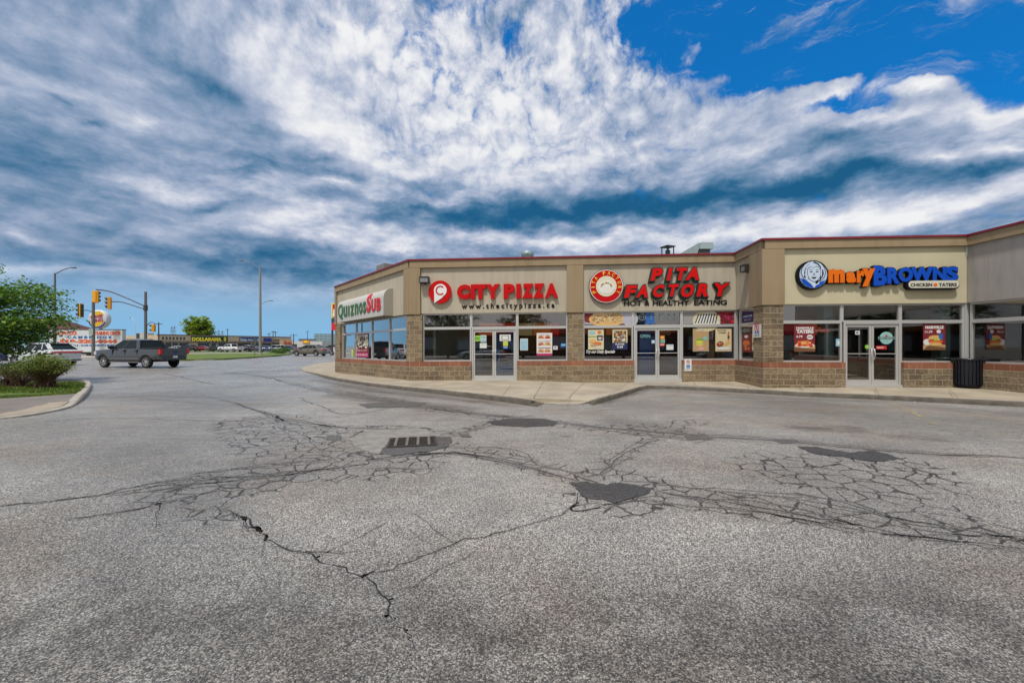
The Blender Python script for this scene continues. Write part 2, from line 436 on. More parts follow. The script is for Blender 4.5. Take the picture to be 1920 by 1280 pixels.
# ------------------------------------------------------------------ ground
KERB = [(632, 677, 0), (600, 680, 0), (577, 685, 0), (562, 690, 0), (567, 695, .3), (593, 700, .7), (633, 709, 1), (693, 718, 1), (760, 725, 1), (827, 731, 1),
        (893, 738, 1), (945, 743, 1), (1000, 750, 1), (1006, 752, .9), (1022, 756, .05), (1050, 758, 0), (1085, 758, 0), (1103, 753, .3), (1112, 750, .9), (1160, 737, 1), (1200, 725, 1), (1215, 722, 1), (1240, 722.5, 1),
        (1330, 726, 1), (1436, 731, 1), (1500, 735, 1), (1640, 740, 1), (1750, 745, 1), (1900, 752, 1), (2100, 761, 1), (2500, 782, 1)]
def zside(x, y): return zf(x)
def kerb_pts():
    out = []
    for (px, py, k) in KERB:
        p = gp(px, py, lambda x, y: ga(x, y) + (zf(x) - ga(x, y)) * max(k, .04)); out.append((Vector((p.x, p.y)), k))
    # densify
    res = []
    for (a, ka), (b, kb) in zip(out, out[1:]):
        n = max(1, int((b - a).length / .35))
        for i in range(n): res.append((a.lerp(b, i / n), ka + (kb - ka) * i / n))
    res.append(out[-1]); return res
KP = kerb_pts()
def seg_d(p, a, b):
    ab = b - a; L2 = ab.length_squared
    t = 0 if L2 == 0 else max(0, min(1, (p - a).dot(ab) / L2)); return (p - a - ab * t).length
def pl(pts): return [gp(*q).xy for q in pts]
# zones of alligator cracking: (pixel polyline, half width in m, strength)
GATOR = [
    ([(490, 790), (560, 830), (640, 855), (720, 862)], .75, 1.0), ([(540, 800), (640, 822), (670, 845)], .55, 1.0), ([(470, 905), (560, 880), (660, 862)], .45, 1.0), ([(340, 915), (440, 905), (520, 890)], .42, .9), ([(560, 850), (640, 880)], .4, 1.0),
    ([(380, 945), (420, 975)], .16, .7), ([(850, 838), (960, 862), (1080, 892)], .26, .8), ([(1085, 895), (1150, 880), (1215, 905)], .22, .9), ([(1090, 925), (1160, 952), (1225, 935)], .2, .9), ([(1220, 920), (1330, 938), (1450, 952), (1560, 965), (1700, 985)], .30, .9),
    ([(1500, 880), (1580, 890), (1660, 880)], .80, .62), ([(1540, 900), (1600, 930), (1700, 950)], .5, .62), ([(1600, 860), (1700, 870)], .35, .9), ([(1650, 960), (1780, 990), (1920, 1010)], .3, .7),
    ([(1120, 880), (1180, 845), (1230, 818)], .18, .7), ([(600, 728), (700, 745), (800, 765), (920, 780), (1060, 795), (1180, 808), (1290, 815)], .32, .8), ([(840, 815), (900, 800), (940, 785)], .2, .7), ([(650, 800), (760, 800), (850, 812)], .15, .8),
    ([(1300, 790), (1250, 800), (1180, 800)], .35, .6),
]
GZ = [(pl(a), w, s) for a, w, s in GATOR]
STAIN_AND_VIGNETTE = [([(-100, 1180), (300, 1230), (700, 1260), (1250, 1260), (1700, 1230), (2000, 1180)], .85, .62), ([(1220, 760), (1500, 775), (1900, 800)], 1.0, .30), ([(-50, 860), (200, 850), (420, 880)], .9, .32), ([(-50, 1020), (150, 1060), (330, 1120)], .5, .35), ([(1750, 1100), (1950, 1060)], .5, .3), ([(593, 706), (693, 722), (827, 736), (945, 749)], .22, .7), ([(1130, 755), (1215, 729), (1436, 738), (1640, 748), (1900, 761)], .20, .6), ([(1280, 745), (1420, 752), (1560, 770), (1500, 790)], .6, .25),  # first band: lens vignette darkening painted into the near asphalt
      # dark grime, plus the vignette band: pixel polyline, half width, strength
    ([(590, 712), (700, 733), (820, 745), (940, 758)], .30, .55), ([(640, 740), (760, 757), (860, 766)], .5, .55), ([(570, 708), (500, 705), (440, 700)], .5, .35), ([(640, 722), (700, 730), (760, 737), (840, 745), (950, 756)], .55, .3), ([(1240, 733), (1330, 737), (1500, 748), (1640, 752)], .3, .35), ([(1800, 768), (1900, 776)], .6, .4), ([(1500, 802), (1600, 806)], .22, .6), ([(1570, 800), (1600, 802)], .18, .6), ([(1680, 818), (1760, 824)], .2, .45),
    ([(100, 800), (300, 830), (350, 860)], 1.5, .2), ([(150, 745), (250, 740), (350, 735), (420, 760)], 1.2, .35), ([(300, 940), (320, 1000), (430, 1030)], .5, .28), ([(1150, 790), (1320, 815), (1500, 828), (1700, 845)], .35, .35), ([(1380, 745), (1500, 755), (1620, 762)], .5, .3),
    ([(350, 680), (450, 690), (520, 700)], .35, .3), ([(930, 868), (1000, 880)], .1, .2), ([(0, 1000), (200, 1100), (300, 1280)], .6, .15), ([(1000, 1200), (1500, 1250)], .5, .14),
]
SZ = [(pl(a), w, s) for a, w, s in STAIN_AND_VIGNETTE]
def zone(p, Z, soft):
    best = 0
    for pts, w, s in Z:
        for a, b in zip(pts, pts[1:]):
            if abs(p.x - a.x) > 8 + w and abs(p.x - b.x) > 8 + w: continue
            d = seg_d(p, a, b)
            if d < w * 1.6: best = max(best, s * (1 - sstep(w * soft, w * 1.6, d)))
    return best
def ground():
    def axis(fine0, fine1, st, lo, hi):
        a = [fine0 + i * st for i in range(int((fine1 - fine0) / st) + 1)]
        s = st; v = a[-1]; r = []
        while v < hi: s *= 1.22; v += s; r.append(v)
        s = st; v = fine0; l = []
        while v > lo: s *= 1.22; v -= s; l.append(v)
        return l[::-1] + a + r
    xs = axis(-12, 14, .13, -1500, 1500); ys = axis(1.2, 19, .13, -400, 2200)
    nx, ny = len(xs), len(ys)
    vs = []; cr = []; st = []
    for y in ys:
        for x in xs:
            vs.append((x, y, ga(x, y) - (0.0 if -400 < x < 400 else 0)))
            if 1.0 < y < 32 and -22 < x < 16:
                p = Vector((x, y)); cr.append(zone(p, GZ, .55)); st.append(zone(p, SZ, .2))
            else: cr.append(0.0); st.append(0.0)
    fs = [(j * nx + i, j * nx + i + 1, (j + 1) * nx + i + 1, (j + 1) * nx + i) for j in range(ny - 1) for i in range(nx - 1)]
    me = bpy.data.meshes.new('ground'); me.from_pydata(vs, [], fs)
    a = me.attributes.new('crack', 'FLOAT', 'POINT'); a.data.foreach_set('value', cr)
    a = me.attributes.new('stain', 'FLOAT', 'POINT'); a.data.foreach_set('value', st)  # holds the grime and the painted foreground vignette
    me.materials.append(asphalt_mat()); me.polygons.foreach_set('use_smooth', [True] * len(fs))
    o = bpy.data.objects.new('ground', me); COL.objects.link(o); tag(o, kind='structure', label='worn grey asphalt of the plaza lot and road')
def asphalt_mat(name='asphalt', dark=0.0):
    k = NT(name)
    P = k.n('ShaderNodeNewGeometry').outputs['Position']
    P2 = k.vscale(P, (1, 1, 0))
    crk = k.n('ShaderNodeAttribute', attribute_name='crack').outputs['Fac']
    stn = k.n('ShaderNodeAttribute', attribute_name='stain').outputs['Fac']
    v1 = k.n('ShaderNodeTexVoronoi', {'Vector': P2, 'Scale': 108.0}); ston = v1.outputs['Color']; sd1 = v1.outputs['Distance']
    sep = k.n('ShaderNodeSeparateColor', {0: ston}).outputs
    v2 = k.n('ShaderNodeTexVoronoi', {'Vector': P2, 'Scale': 170.0}); sep2 = k.n('ShaderNodeSeparateColor', {0: v2.outputs['Color']}).outputs
    big = k.noise(P2, .35, 5, .6); mid = k.noise(P2, 2.2, 5, .6); fine = k.noise(P2, 30, 3)
    streak = k.noise(k.vscale(P2, (.35, 2.4, 1)), 1.6, 6, .65)
    # binder and stones
    base = k.mix(k.ss(sep[0], .0, 1.0), (.070, .067, .063), (.46, .445, .425))
    base = k.mix(k.math('MULTIPLY', k.ss(sep[0], .86, .95), k.ss(mid, .3, .65, .25, 1.0)), base, (.64, .61, .57))
    base = k.mix(k.ss(sd1, .40, .75, 0, .75), base, (.060, .056, .052))
    base = k.mix(k.ss(sep2[1], .55, .95, 0, .45), base, (.46, .44, .415))
    base = k.mix(k.ss(sep2[2], .80, .9, 0, .6), base, (.03, .03, .03))
    # broad tone
    f = k.math('ADD', k.math('MULTIPLY', big, .55), k.math('ADD', k.math('MULTIPLY', mid, .25), k.math('MULTIPLY', streak, .20)))
    tone = k.ss(f, .38, .62, .80, 1.38, 'LINEAR')
    sc = k.n('ShaderNodeVectorMath', operation='SCALE'); k.put(sc.inputs[0], base); k.put(sc.inputs['Scale'], tone); base = sc.outputs[0]
    base = k.mix(1.0, base, (1.0, .985, .965), 'MULTIPLY'); warm = k.noise(P2, .6, 3); base = k.mix(k.ss(warm, .46, .66, 0, .45), base, k.mix(1.0, base, (1.0, .87, .74), 'MULTIPLY'))
    far = k.n('ShaderNodeVectorMath', operation='LENGTH'); k.put(far.inputs[0], P2)
    # grime, and the foreground vignette darkened into the colour
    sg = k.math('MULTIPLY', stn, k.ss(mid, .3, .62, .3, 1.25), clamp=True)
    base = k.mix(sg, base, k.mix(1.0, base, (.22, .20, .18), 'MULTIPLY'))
    drip = k.n('ShaderNodeTexVoronoi', {'Vector': P2, 'Scale': .85}); dc = k.n('ShaderNodeSeparateColor', {0: drip.outputs['Color']}).outputs
    dm = k.math('MULTIPLY', k.math('SUBTRACT', 1.0, k.ss(k.math('ADD', drip.outputs['Distance'], k.math('MULTIPLY', k.noise(P2, 14, 4), .10)), .07, .17)), k.ss(dc[0], .55, .6))
    base = k.mix(k.math('MULTIPLY', dm, k.ss(dc[1], 0, 1, .15, .6)), base, k.mix(1.0, base, (.30, .27, .25), 'MULTIPLY'))
    # alligator cracks
    warp = k.n('ShaderNodeVectorMath', operation='SCALE'); k.put(warp.inputs[0], k.n('ShaderNodeTexNoise', {'Vector': P2, 'Scale': 3.0, 'Detail': 4.0}).outputs['Color']); warp.inputs['Scale'].default_value = .13
    W = k.n('ShaderNodeVectorMath', operation='ADD'); k.put(W.inputs[0], P2); k.put(W.inputs[1], warp.outputs[0])
    e1 = k.n('ShaderNodeTexVoronoi', {'Vector': W.outputs[0], 'Scale': 3.9}, feature='DISTANCE_TO_EDGE').outputs[0]
    e2 = k.n('ShaderNodeTexVoronoi', {'Vector': W.outputs[0], 'Scale': 9.0}, feature='DISTANCE_TO_EDGE').outputs[0]
    jit = k.noise(P2, 5.0, 3)
    msk = k.ss(k.math('ADD', crk, k.math('MULTIPLY', k.math('SUBTRACT', jit, .5), .9)), .30, .55)
    msk2 = k.ss(k.math('ADD', crk, k.math('MULTIPLY', k.math('SUBTRACT', mid, .5), 1.2)), .80, 1.05)
    wid = k.ss(k.noise(P2, 11, 3), .3, .7, .020, .058)
    l1 = k.math('MULTIPLY', k.math('MULTIPLY', k.math('SUBTRACT', 1.0, k.ss(k.math('DIVIDE', e1, wid), .5, 1.4)), msk), k.ss(k.noise(P2, 3.2, 3), .32, .46, .50, 1.0))
    l2 = k.math('MULTIPLY', k.math('SUBTRACT', 1.0, k.ss(k.math('DIVIDE', e2, wid), .5, 1.5)), k.math('MULTIPLY', msk2, .35))
    ln = k.math('MAXIMUM', l1, l2)
    base = k.mix(k.math('MULTIPLY', crk, k.ss(mid, .35, .6, 0, .30)), base, (.12, .105, .09))
    base = k.mix(k.math('MULTIPLY', ln, .95), base, (.030, .026, .022))
    if dark: base = k.mix(1.0, base, (dark, dark, dark * 1.03), 'MULTIPLY')
    k.put(k.b.inputs['Base Color'], base)
    sx = k.n('ShaderNodeSeparateXYZ', {0: P}).outputs
    damp = k.math('MULTIPLY', k.ss(sx[1], 7.0, 17.0), k.ss(sx[0], 1.0, -7.0))
    rg = k.math('SUBTRACT', .56, k.ss(streak, .4, .7, 0, .20)); rg = k.math('SUBTRACT', rg, k.math('MULTIPLY', damp, k.ss(mid, .35, .6, .06, .24))); k.put(k.b.inputs['Roughness'], rg)
    k.b.inputs['Specular IOR Level'].default_value = .5
    h = k.math('ADD', k.math('MULTIPLY', sep[0], .5), k.math('MULTIPLY', k.math('SUBTRACT', .5, sd1), .5))
    h = k.math('SUBTRACT', h, k.math('MULTIPLY', ln, 3.0))
    k.put(k.b.inputs['Normal'], k.n('ShaderNodeBump', {'Strength': .55, 'Distance': .006, 'Height': h}).outputs[0])
    return k.m
ground()

# long cracks: thin ribbons lying in the surface
def cracks():
    mb = MB(); hb = MB(); r = random.Random(3)
    def ribbon(pts, w, jit=.05, lift=.003, wob=1.0):
        P = []
        for _ in range(2):
            Q2 = [pts[0]]
            for a, b in zip(pts, pts[1:]): Q2 += [a.lerp(b, .25), a.lerp(b, .75)]
            pts = Q2 + [pts[-1]]
        for a, b in zip(pts, pts[1:]):
            n = max(1, int((b - a).length / .09))
            for i in range(n): P.append(a.lerp(b, i / n))
        P.append(pts[-1])
        sd = r.random() * 100; Q = []; off = 0
        for i, p in enumerate(P):
            d = (P[min(i + 4, len(P) - 1)] - P[max(0, i - 4)]);
            if d.length < 1e-6: continue
            d.normalize(); nn = Vector((-d.y, d.x))
            o = (noise.noise(Vector((i * .11, sd, 0))) * 2.2 + noise.noise(Vector((i * .37, sd, 5))) * 1.1 + noise.noise(Vector((i * .9, sd, 9))) * .7) * jit * wob
            ww = w * (.35 + 1.3 * abs(noise.noise(Vector((i * .25, sd, 3)))) + .25 * r.random())
            if i < 6: ww *= (i + 1) / 7
            if i > len(P) - 7: ww *= (len(P) - i) / 7
            Q.append((p + nn * o, nn, ww))
        vs = []; 
        for p, nn, ww in Q:
            for s in (-1, 1):
                q = p + nn * s * ww * .5; vs.append((q.x, q.y, ga(q.x, q.y) + lift))
        mb.add(vs, [(2 * i, 2 * i + 1, 2 * i + 3, 2 * i + 2)[::-1] for i in range(len(Q) - 1)])
        hv = []
        for i, (p, nn, ww) in enumerate(Q):
            for s in (-1, 1):
                q = p + nn * s * (ww * .5 + w * (1.0 + 1.6 * abs(noise.noise(Vector((i * .3, sd + s, 1)))))); hv.append((q.x, q.y, ga(q.x, q.y) + lift * .5))
        hb.add(hv, [(2 * i, 2 * i + 1, 2 * i + 3, 2 * i + 2)[::-1] for i in range(len(Q) - 1)])
        return [q[0] for q in Q]
    def net(px, w=.02, par=0, spread=.12, links=True, branch=0):
        base = pl(px); main = ribbon(base, w)
        rows = [main]
        for j in range(par):
            o = spread * (1 if j % 2 else -1) * (1 + j // 2) * r.uniform(.7, 1.3)
            a = r.randint(0, max(0, len(base) // 3)); b = r.randint(max(a + 2, len(base) * 2 // 3), len(base))
            seg = base[a:b]
            sh = []
            for i, p in enumerate(seg):
                d = seg[min(i + 1, len(seg) - 1)] - seg[max(0, i - 1)]
                if d.length < 1e-6: continue
                d.normalize(); e = math.sin(math.pi * (i + .15) / (len(seg) - .7)) if len(seg) > 1 else 1
                sh.append(p + Vector((-d.y, d.x)) * o * max(.15, e))
            if len(sh) > 1: rows.append(ribbon(sh, w * .6, .04))
        if par and links:
            for _ in range(int(len(main) / 7)):
                a = r.choice(main); cand = [q for row in rows[1:] for q in row if .08 < (q - a).length < .45]
                if cand: ribbon([a, r.choice(cand)], w * .5, .02)
        for _ in range(branch):
            a = r.choice(main); t = r.uniform(0, 6.28); ribbon([a, a + Vector((math.cos(t), math.sin(t))) * r.uniform(.3, .8)], w * .45, .03)
    net([(0, 948), (100, 940), (190, 925), (250, 912), (330, 900), (420, 893), (520, 887), (600, 880), (690, 868)], .016, 3, .13)
    net([(200, 930), (320, 915), (400, 905), (500, 900), (620, 872)], .012, 2, .15)
    net([(350, 890), (450, 878), (560, 868), (620, 862)], .014, 2, .1)
    net([(690, 862), (760, 852), (840, 846), (900, 857), (980, 875), (1060, 893), (1100, 905)], .022, 2, .10)
    net([(845, 845), (900, 850), (990, 866), (1050, 880), (1090, 893)], .014, 2, .12)
    net([(845, 815), (905, 800), (930, 790), (1000, 778)], .016, 1, .10)
    net([(400, 947), (430, 957), (450, 968), (490, 985), (500, 1003), (540, 1030), (590, 1055), (650, 1070), (680, 1090), (700, 1110), (722, 1130), (735, 1165)], .016, 0, branch=5)
    net([(445, 962), (450, 990), (495, 985), (500, 1000), (455, 995)], .012, 0)
    net([(300, 925), (303, 950), (300, 985)], .012, 0, branch=1)
    net([(680, 1085), (740, 1060), (790, 1040), (850, 1020), (920, 1005), (980, 985), (1040, 965), (1090, 945)], .012, 0, branch=3)
    net([(1225, 920), (1300, 935), (1400, 948), (1500, 962), (1600, 980), (1700, 1000), (1800, 1018), (1960, 1036)], .020, 2, .14, branch=4)
    net([(1220, 905), (1300, 915), (1420, 925), (1480, 930), (1560, 945), (1680, 975), (1780, 990), (1920, 1010)], .012, 2, .16)
    net([(1220, 935), (1330, 955), (1450, 965), (1600, 1000)], .012, 1, .1)
    net([(1075, 910), (1090, 935), (1060, 962), (1150, 950), (1215, 935)], .012, 1, .08)
    net([(1095, 895), (1130, 885), (1160, 855), (1200, 835), (1240, 815)], .012, 2, .12)
    net([(420, 698), (470, 702), (520, 712), (560, 722), (620, 735), (700, 748), (790, 762), (880, 775), (960, 782)], .030, 2, .22)
    net([(960, 782), (1080, 797), (1180, 806), (1290, 815), (1400, 820), (1500, 828), (1600, 838), (1700, 847), (1800, 852), (1960, 860)], .024, 2, .12, branch=3)
    net([(900, 778), (1000, 785), (1100, 797), (1200, 812), (1300, 825)], .014, 2, .14)
    net([(435, 752), (480, 770), (520, 782), (580, 795), (640, 802), (700, 805), (760, 803), (850, 808)], .024, 2, .16)
    net([(380, 742), (430, 752), (500, 775), (545, 795)], .018, 1, .14, branch=3)
    pass
    net([(390, 745), (300, 742), (200, 745)], .018, 1, .2)
    net([(560, 745), (620, 770), (650, 778), (700, 770), (740, 765)], .014, 0)
    net([(300, 700), (330, 704), (360, 712), (400, 720)], .03, 0)
    net([(420, 700), (500, 695), (600, 694)], .03, 1, .3)
    net([(250, 745), (330, 752), (420, 758)], .014, 0)
    net([(735, 1160), (742, 1185), (752, 1205), (748, 1230)], .010, 0, branch=2)
    net([(120, 975), (220, 960), (330, 935), (420, 915)], .012, 1, .12)
    net([(520, 800), (560, 812), (590, 830), (600, 850), (640, 866)], .014, 2, .16)
    pass
    net([(80, 790), (200, 783), (330, 786), (420, 790)], .010, 0)
    pass
    pass
    pass
    pass
    net([(1850, 1000), (1920, 1012), (2000, 1018)], .014, 1, .1)
    net([(845, 842), (930, 838), (990, 850), (1010, 866)], .010, 1, .12)
    tag(hb.build('crack_edges', asphalt_mat('crumbled_asphalt', .74)), kind='stuff', label='crumbled darker edges beside the long cracks', cat='crack edges')
    return mb.build('cracks', mat('crack_shadow', (.020, .017, .014), .95))
tag(cracks(), kind='stuff', label='long dark cracks wandering across the grey asphalt', cat='cracks')

# patches of newer, darker asphalt and pale mortar
def patch(px, m, lift=.006, name='asphalt_patch', kind='structure', seed=1, jit=.02, label=None):
    pts = pl(px); r = random.Random(seed); out = []
    for a, b in zip(pts, pts[1:] + pts[:1]):
        n = max(1, int((b - a).length / .06))
        for i in range(n):
            p = a.lerp(b, i / n); out.append(p + Vector((r.uniform(-1, 1), r.uniform(-1, 1))) * jit)
    vs = [Vector((p.x, p.y, ga(p.x, p.y) + lift)) for p in out]
    tri = tessellate_polygon([[Vector((p.x, p.y, 0)) for p in out]]); fs = []
    for t in tri:
        nz = (vs[t[1]] - vs[t[0]]).cross(vs[t[2]] - vs[t[0]]).z; fs.append(tuple(t) if nz > 0 else tuple(t)[::-1])
    mb = MB(); mb.add(vs, fs); o = mb.build(name, m); tag(o, kind=kind, label=label); return o
M_patch = asphalt_mat('dark_asphalt', .20); M_patch2 = asphalt_mat('dusty_asphalt', .38)
M_mortar = mat('mortar', (.215, .20, .18), .7, var=.35, vscale=5, bump=.4, bscale=30, coord='Object')
patch([(1070, 905), (1100, 903), (1135, 908), (1165, 905), (1222, 915), (1220, 924), (1192, 932), (1160, 941), (1148, 943), (1128, 937), (1100, 936), (1086, 922)], M_patch, seed=1)
patch([(655, 822), (690, 808), (760, 804), (800, 806), (815, 818), (800, 836), (735, 853), (700, 850), (665, 838)], M_mortar, .005, 'mortar_patch', seed=2)
patch([(735, 824), (770, 819), (845, 819), (847, 829), (838, 838), (800, 847), (735, 854), (712, 851), (720, 838)], M_patch2, .008, seed=3)
patch([(912, 790), (960, 785), (1020, 785), (1046, 790), (1040, 798), (985, 801), (930, 797)], M_patch, seed=4)
patch([(1495, 838), (1530, 838), (1590, 848), (1640, 845), (1692, 860), (1640, 866), (1580, 857), (1530, 852)], M_patch, seed=5)
patch([(610, 817), (640, 816), (640, 824), (612, 825)], M_patch2, seed=6)
patch([(1283, 817), (1330, 817), (1336, 824), (1290, 825)], M_patch2, seed=7)
patch([(672, 757), (740, 753), (805, 755), (780, 762), (690, 765)], M_patch2, seed=8, jit=.06)
patch([(1450, 824), (1490, 823), (1500, 830), (1465, 832)], M_patch2, seed=9)
patch([(858, 813), (880, 814), (884, 820), (866, 820)], M_patch2, seed=10)

# pavement in front of the shops with its kerb
M_conc = mat('concrete', (.325, .278, .21), .85, var=.32, vscale=1.1, bump=.25, bscale=90, coord='Object')
M_kerb = mat('kerb_concrete', (.31, .275, .22), .88, var=.42, vscale=5, bump=.5, bscale=40, coord='Object')
def offs(K, d):
    out = []
    for i, (p, k) in enumerate(K):
        t = (K[min(i + 1, len(K) - 1)][0] - K[max(0, i - 1)][0]); t.normalize(); out.append(p + Vector((-t.y, t.x)) * d)
    return out
def sidewalk():
    inner = offs(KP, .16)
    back = [Vector((40, -6)), Vector((40, 34)), Vector((-2, 34)), Vector((-8.5, 27))]
    poly = inner + back
    V = [Vector((p.x, p.y, 0)) for p in poly]; n = len(V)
    # strip between the kerb and the building, tessellated as a polygon, heights follow the pavement
    kk = [k for _, k in KP] + [1] * len(back)
    vs = [Vector((p.x, p.y, ga(p.x, p.y) + (zf(p.x) - ga(p.x, p.y)) * max(kk[i], .04) + .0)) for i, p in enumerate(poly)]
    bm = bmesh.new(); bv = [bm.verts.new(v) for v in vs]
    for t in tessellate_polygon([V]):
        try: bm.faces.new([bv[i] for i in t])
        except ValueError: pass
    bmesh.ops.recalc_face_normals(bm, faces=bm.faces)
    me = bpy.data.meshes.new('pavement'); bm.to_mesh(me); bm.free()
    if me.polygons[0].normal.z < 0: me.flip_normals()
    me.materials.append(M_conc); o = bpy.data.objects.new('pavement', me); COL.objects.link(o); tag(o, kind='structure', label='beige concrete pavement along the shop fronts')
    mb = MB(); prof = []
    for i, (p, k) in enumerate(KP):
        t = (KP[min(i + 1, len(KP) - 1)][0] - KP[max(0, i - 1)][0]); t.normalize(); nn = Vector((-t.y, t.x))
        zt = ga(p.x, p.y) + (zf(p.x) - ga(p.x, p.y)) * max(k, .04); zb = ga(p.x, p.y) - .1
        j = noise.noise(Vector((p.x * 2, p.y * 2, 0))) * .012
        row = [(p + nn * .16, zt - .0), (p + nn * .155, zt + .004), (p + nn * .03, zt + .003 + j * .3), (p + nn * (.006 + j), zt - .012), (p - nn * (.006 - j), zt - .04 * max(k, .1)), (p - nn * .02, zb)]
        prof.append([(q.x, q.y, z) for q, z in row])
    m = len(prof[0]); vs = [v for r_ in prof for v in r_]
    fs = [(i * m + j, i * m + j + 1, (i + 1) * m + j + 1, (i + 1) * m + j)[::-1] for i in range(len(prof) - 1) for j in range(m - 1)]
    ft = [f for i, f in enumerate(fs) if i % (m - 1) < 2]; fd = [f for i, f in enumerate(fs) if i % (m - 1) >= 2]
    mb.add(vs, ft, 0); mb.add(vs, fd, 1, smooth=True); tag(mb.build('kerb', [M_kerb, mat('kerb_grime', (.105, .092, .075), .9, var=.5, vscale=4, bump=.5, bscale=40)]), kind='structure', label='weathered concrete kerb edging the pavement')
    # saw-cut joints
    jb = MB()
    def joint(a, b, w=.012):
        d = (b - a).normalized(); nn = Vector((-d.y, d.x)) * w / 2; n = 8; vs = []
        for i in range(n + 1):
            p = a.lerp(b, i / n)
            for s in (-1, 1): q = p + nn * s; vs.append((q.x, q.y, max(zf(q.x), 0) + .004))
        jb.add(vs, [(2 * i, 2 * i + 1, 2 * i + 3, 2 * i + 2)[::-1] for i in range(n)])
    g = lambda px, py: gp(px, py, zside).xy
    for a, b in (((958, 722), (942, 742)), ((1180, 716), (1140, 742)), ((860, 716), (800, 729)), ((700, 706), (655, 711)), ((1300, 713), (1306, 724)), ((1500, 722), (1506, 733)), ((1400, 722), (1404, 729)), ((1640, 726), (1648, 739)), ((1780, 730), (1796, 745)), ((1100, 713), (1060, 752)), ((1020, 714), (1000, 747))):
        joint(g(*a), g(*b))
    tag(jb.build('joint_lines', mat('joint_dirt', (.10, .085, .065), .95)), kind='structure', label='thin joints cut across the concrete pavement')
sidewalk()
mb = MB(); r = random.Random(5)
for i in range(70):
    a = gp(1668, 752).xy; b = gp(1752, 795).xy; t = (i + r.random()) / 70
    if r.random() < .55: continue
    p = a.lerp(b, t); d = (b - a).normalized(); n_ = Vector((-d.y, d.x)); L_ = r.uniform(.02, .07); o_ = r.uniform(-.03, .03); w_ = r.uniform(.01, .035); q = [p + n_ * (o_ - w_), p + n_ * (o_ + w_), p + n_ * (o_ + w_ * .6) + d * L_, p + n_ * (o_ - w_) + d * L_]
    mb.add([(v.x, v.y, ga(v.x, v.y) + .004) for v in q], [(3, 2, 1, 0)])
tag(mb.build('bay_line', mat('faded_yellow_paint', (.42, .34, .16), .8)), kind='structure', label='almost worn away yellow bay line')
mb = MB()
for i in range(420):
    j = r.randint(3, len(KP) - 2); p, kk_ = KP[j]; t = (KP[j + 1][0] - KP[j - 1][0]).normalized(); q = p - Vector((-t.y, t.x)) * abs(r.gauss(0, .25)) - Vector((-t.y, t.x)) * .03; s_ = r.uniform(.006, .022); z = ga(q.x, q.y)
    v = [Vector((q.x, q.y, z)) + Vector((r.uniform(-1, 1), r.uniform(-1, 1), 0)) * s_ for _ in range(3)] + [Vector((q.x, q.y, z + s_ * .8))]
    mb.add(v, [(0, 1, 3), (1, 2, 3), (2, 0, 3), (0, 2, 1)], r.randint(0, 2))
tag(mb.build('gutter_grit', [mat('grit_pale', (.45, .42, .36), .9), mat('grit_dark', (.07, .06, .05), .9), mat('grit_brown', (.16, .10, .05), .9)]), kind='stuff', label='loose grit and crumbs of stone along the kerb', cat='grit')

# catch-basin grate
def grate():
    c = [gp(735, 823.5).xy, gp(803, 820.5).xy, gp(814, 836).xy, gp(742, 840).xy]
    o = (c[0] + c[1] + c[2] + c[3]) / 4; rz = math.atan2((c[1] - c[0]).y, (c[1] - c[0]).x)
    t = empty('storm_grate', (o.x, o.y, .006), rz, label='rusty square storm drain grate sunk in dark patched asphalt', cat='drain grate')
    w, h = .36, .30
    m = mat('cast_iron', (.08, .07, .06), .55, .6, var=.3, vscale=20)
    f = MB(); f.box(-w, w, -h, -h + .03, .002, .02); f.box(-w, w, h - .03, h, .002, .02); f.box(-w, -w + .03, -h + .03, h - .03, .002, .02); f.box(w - .03, w, -h + .03, h - .03, .002, .02)
    f.build('frame', m, t)
    b = MB()
    for i in range(4):
        x = -w + .06 + (2 * w - .12) * (i + .35) / 3.7; b.box(x - .02, x + .02, -h + .03, h - .03, .004, .024)
    b.build('cross_bar', mat('worn_iron', (.19, .165, .14), .5, .4, var=.3, vscale=15), t)
    b = MB()
    for i in range(11):
        y = -h + .05 + (2 * h - .1) * i / 10; b.box(-w + .03, w - .03, y - .008, y + .008, .004, .016)
    b.build('slat', m, t)
    b = MB(); b.box(-w + .025, w - .025, -h + .025, h - .025, -.004, .003); b.build('dark_opening', mat('black_void', (.006, .006, .006), 1), t)
grate()

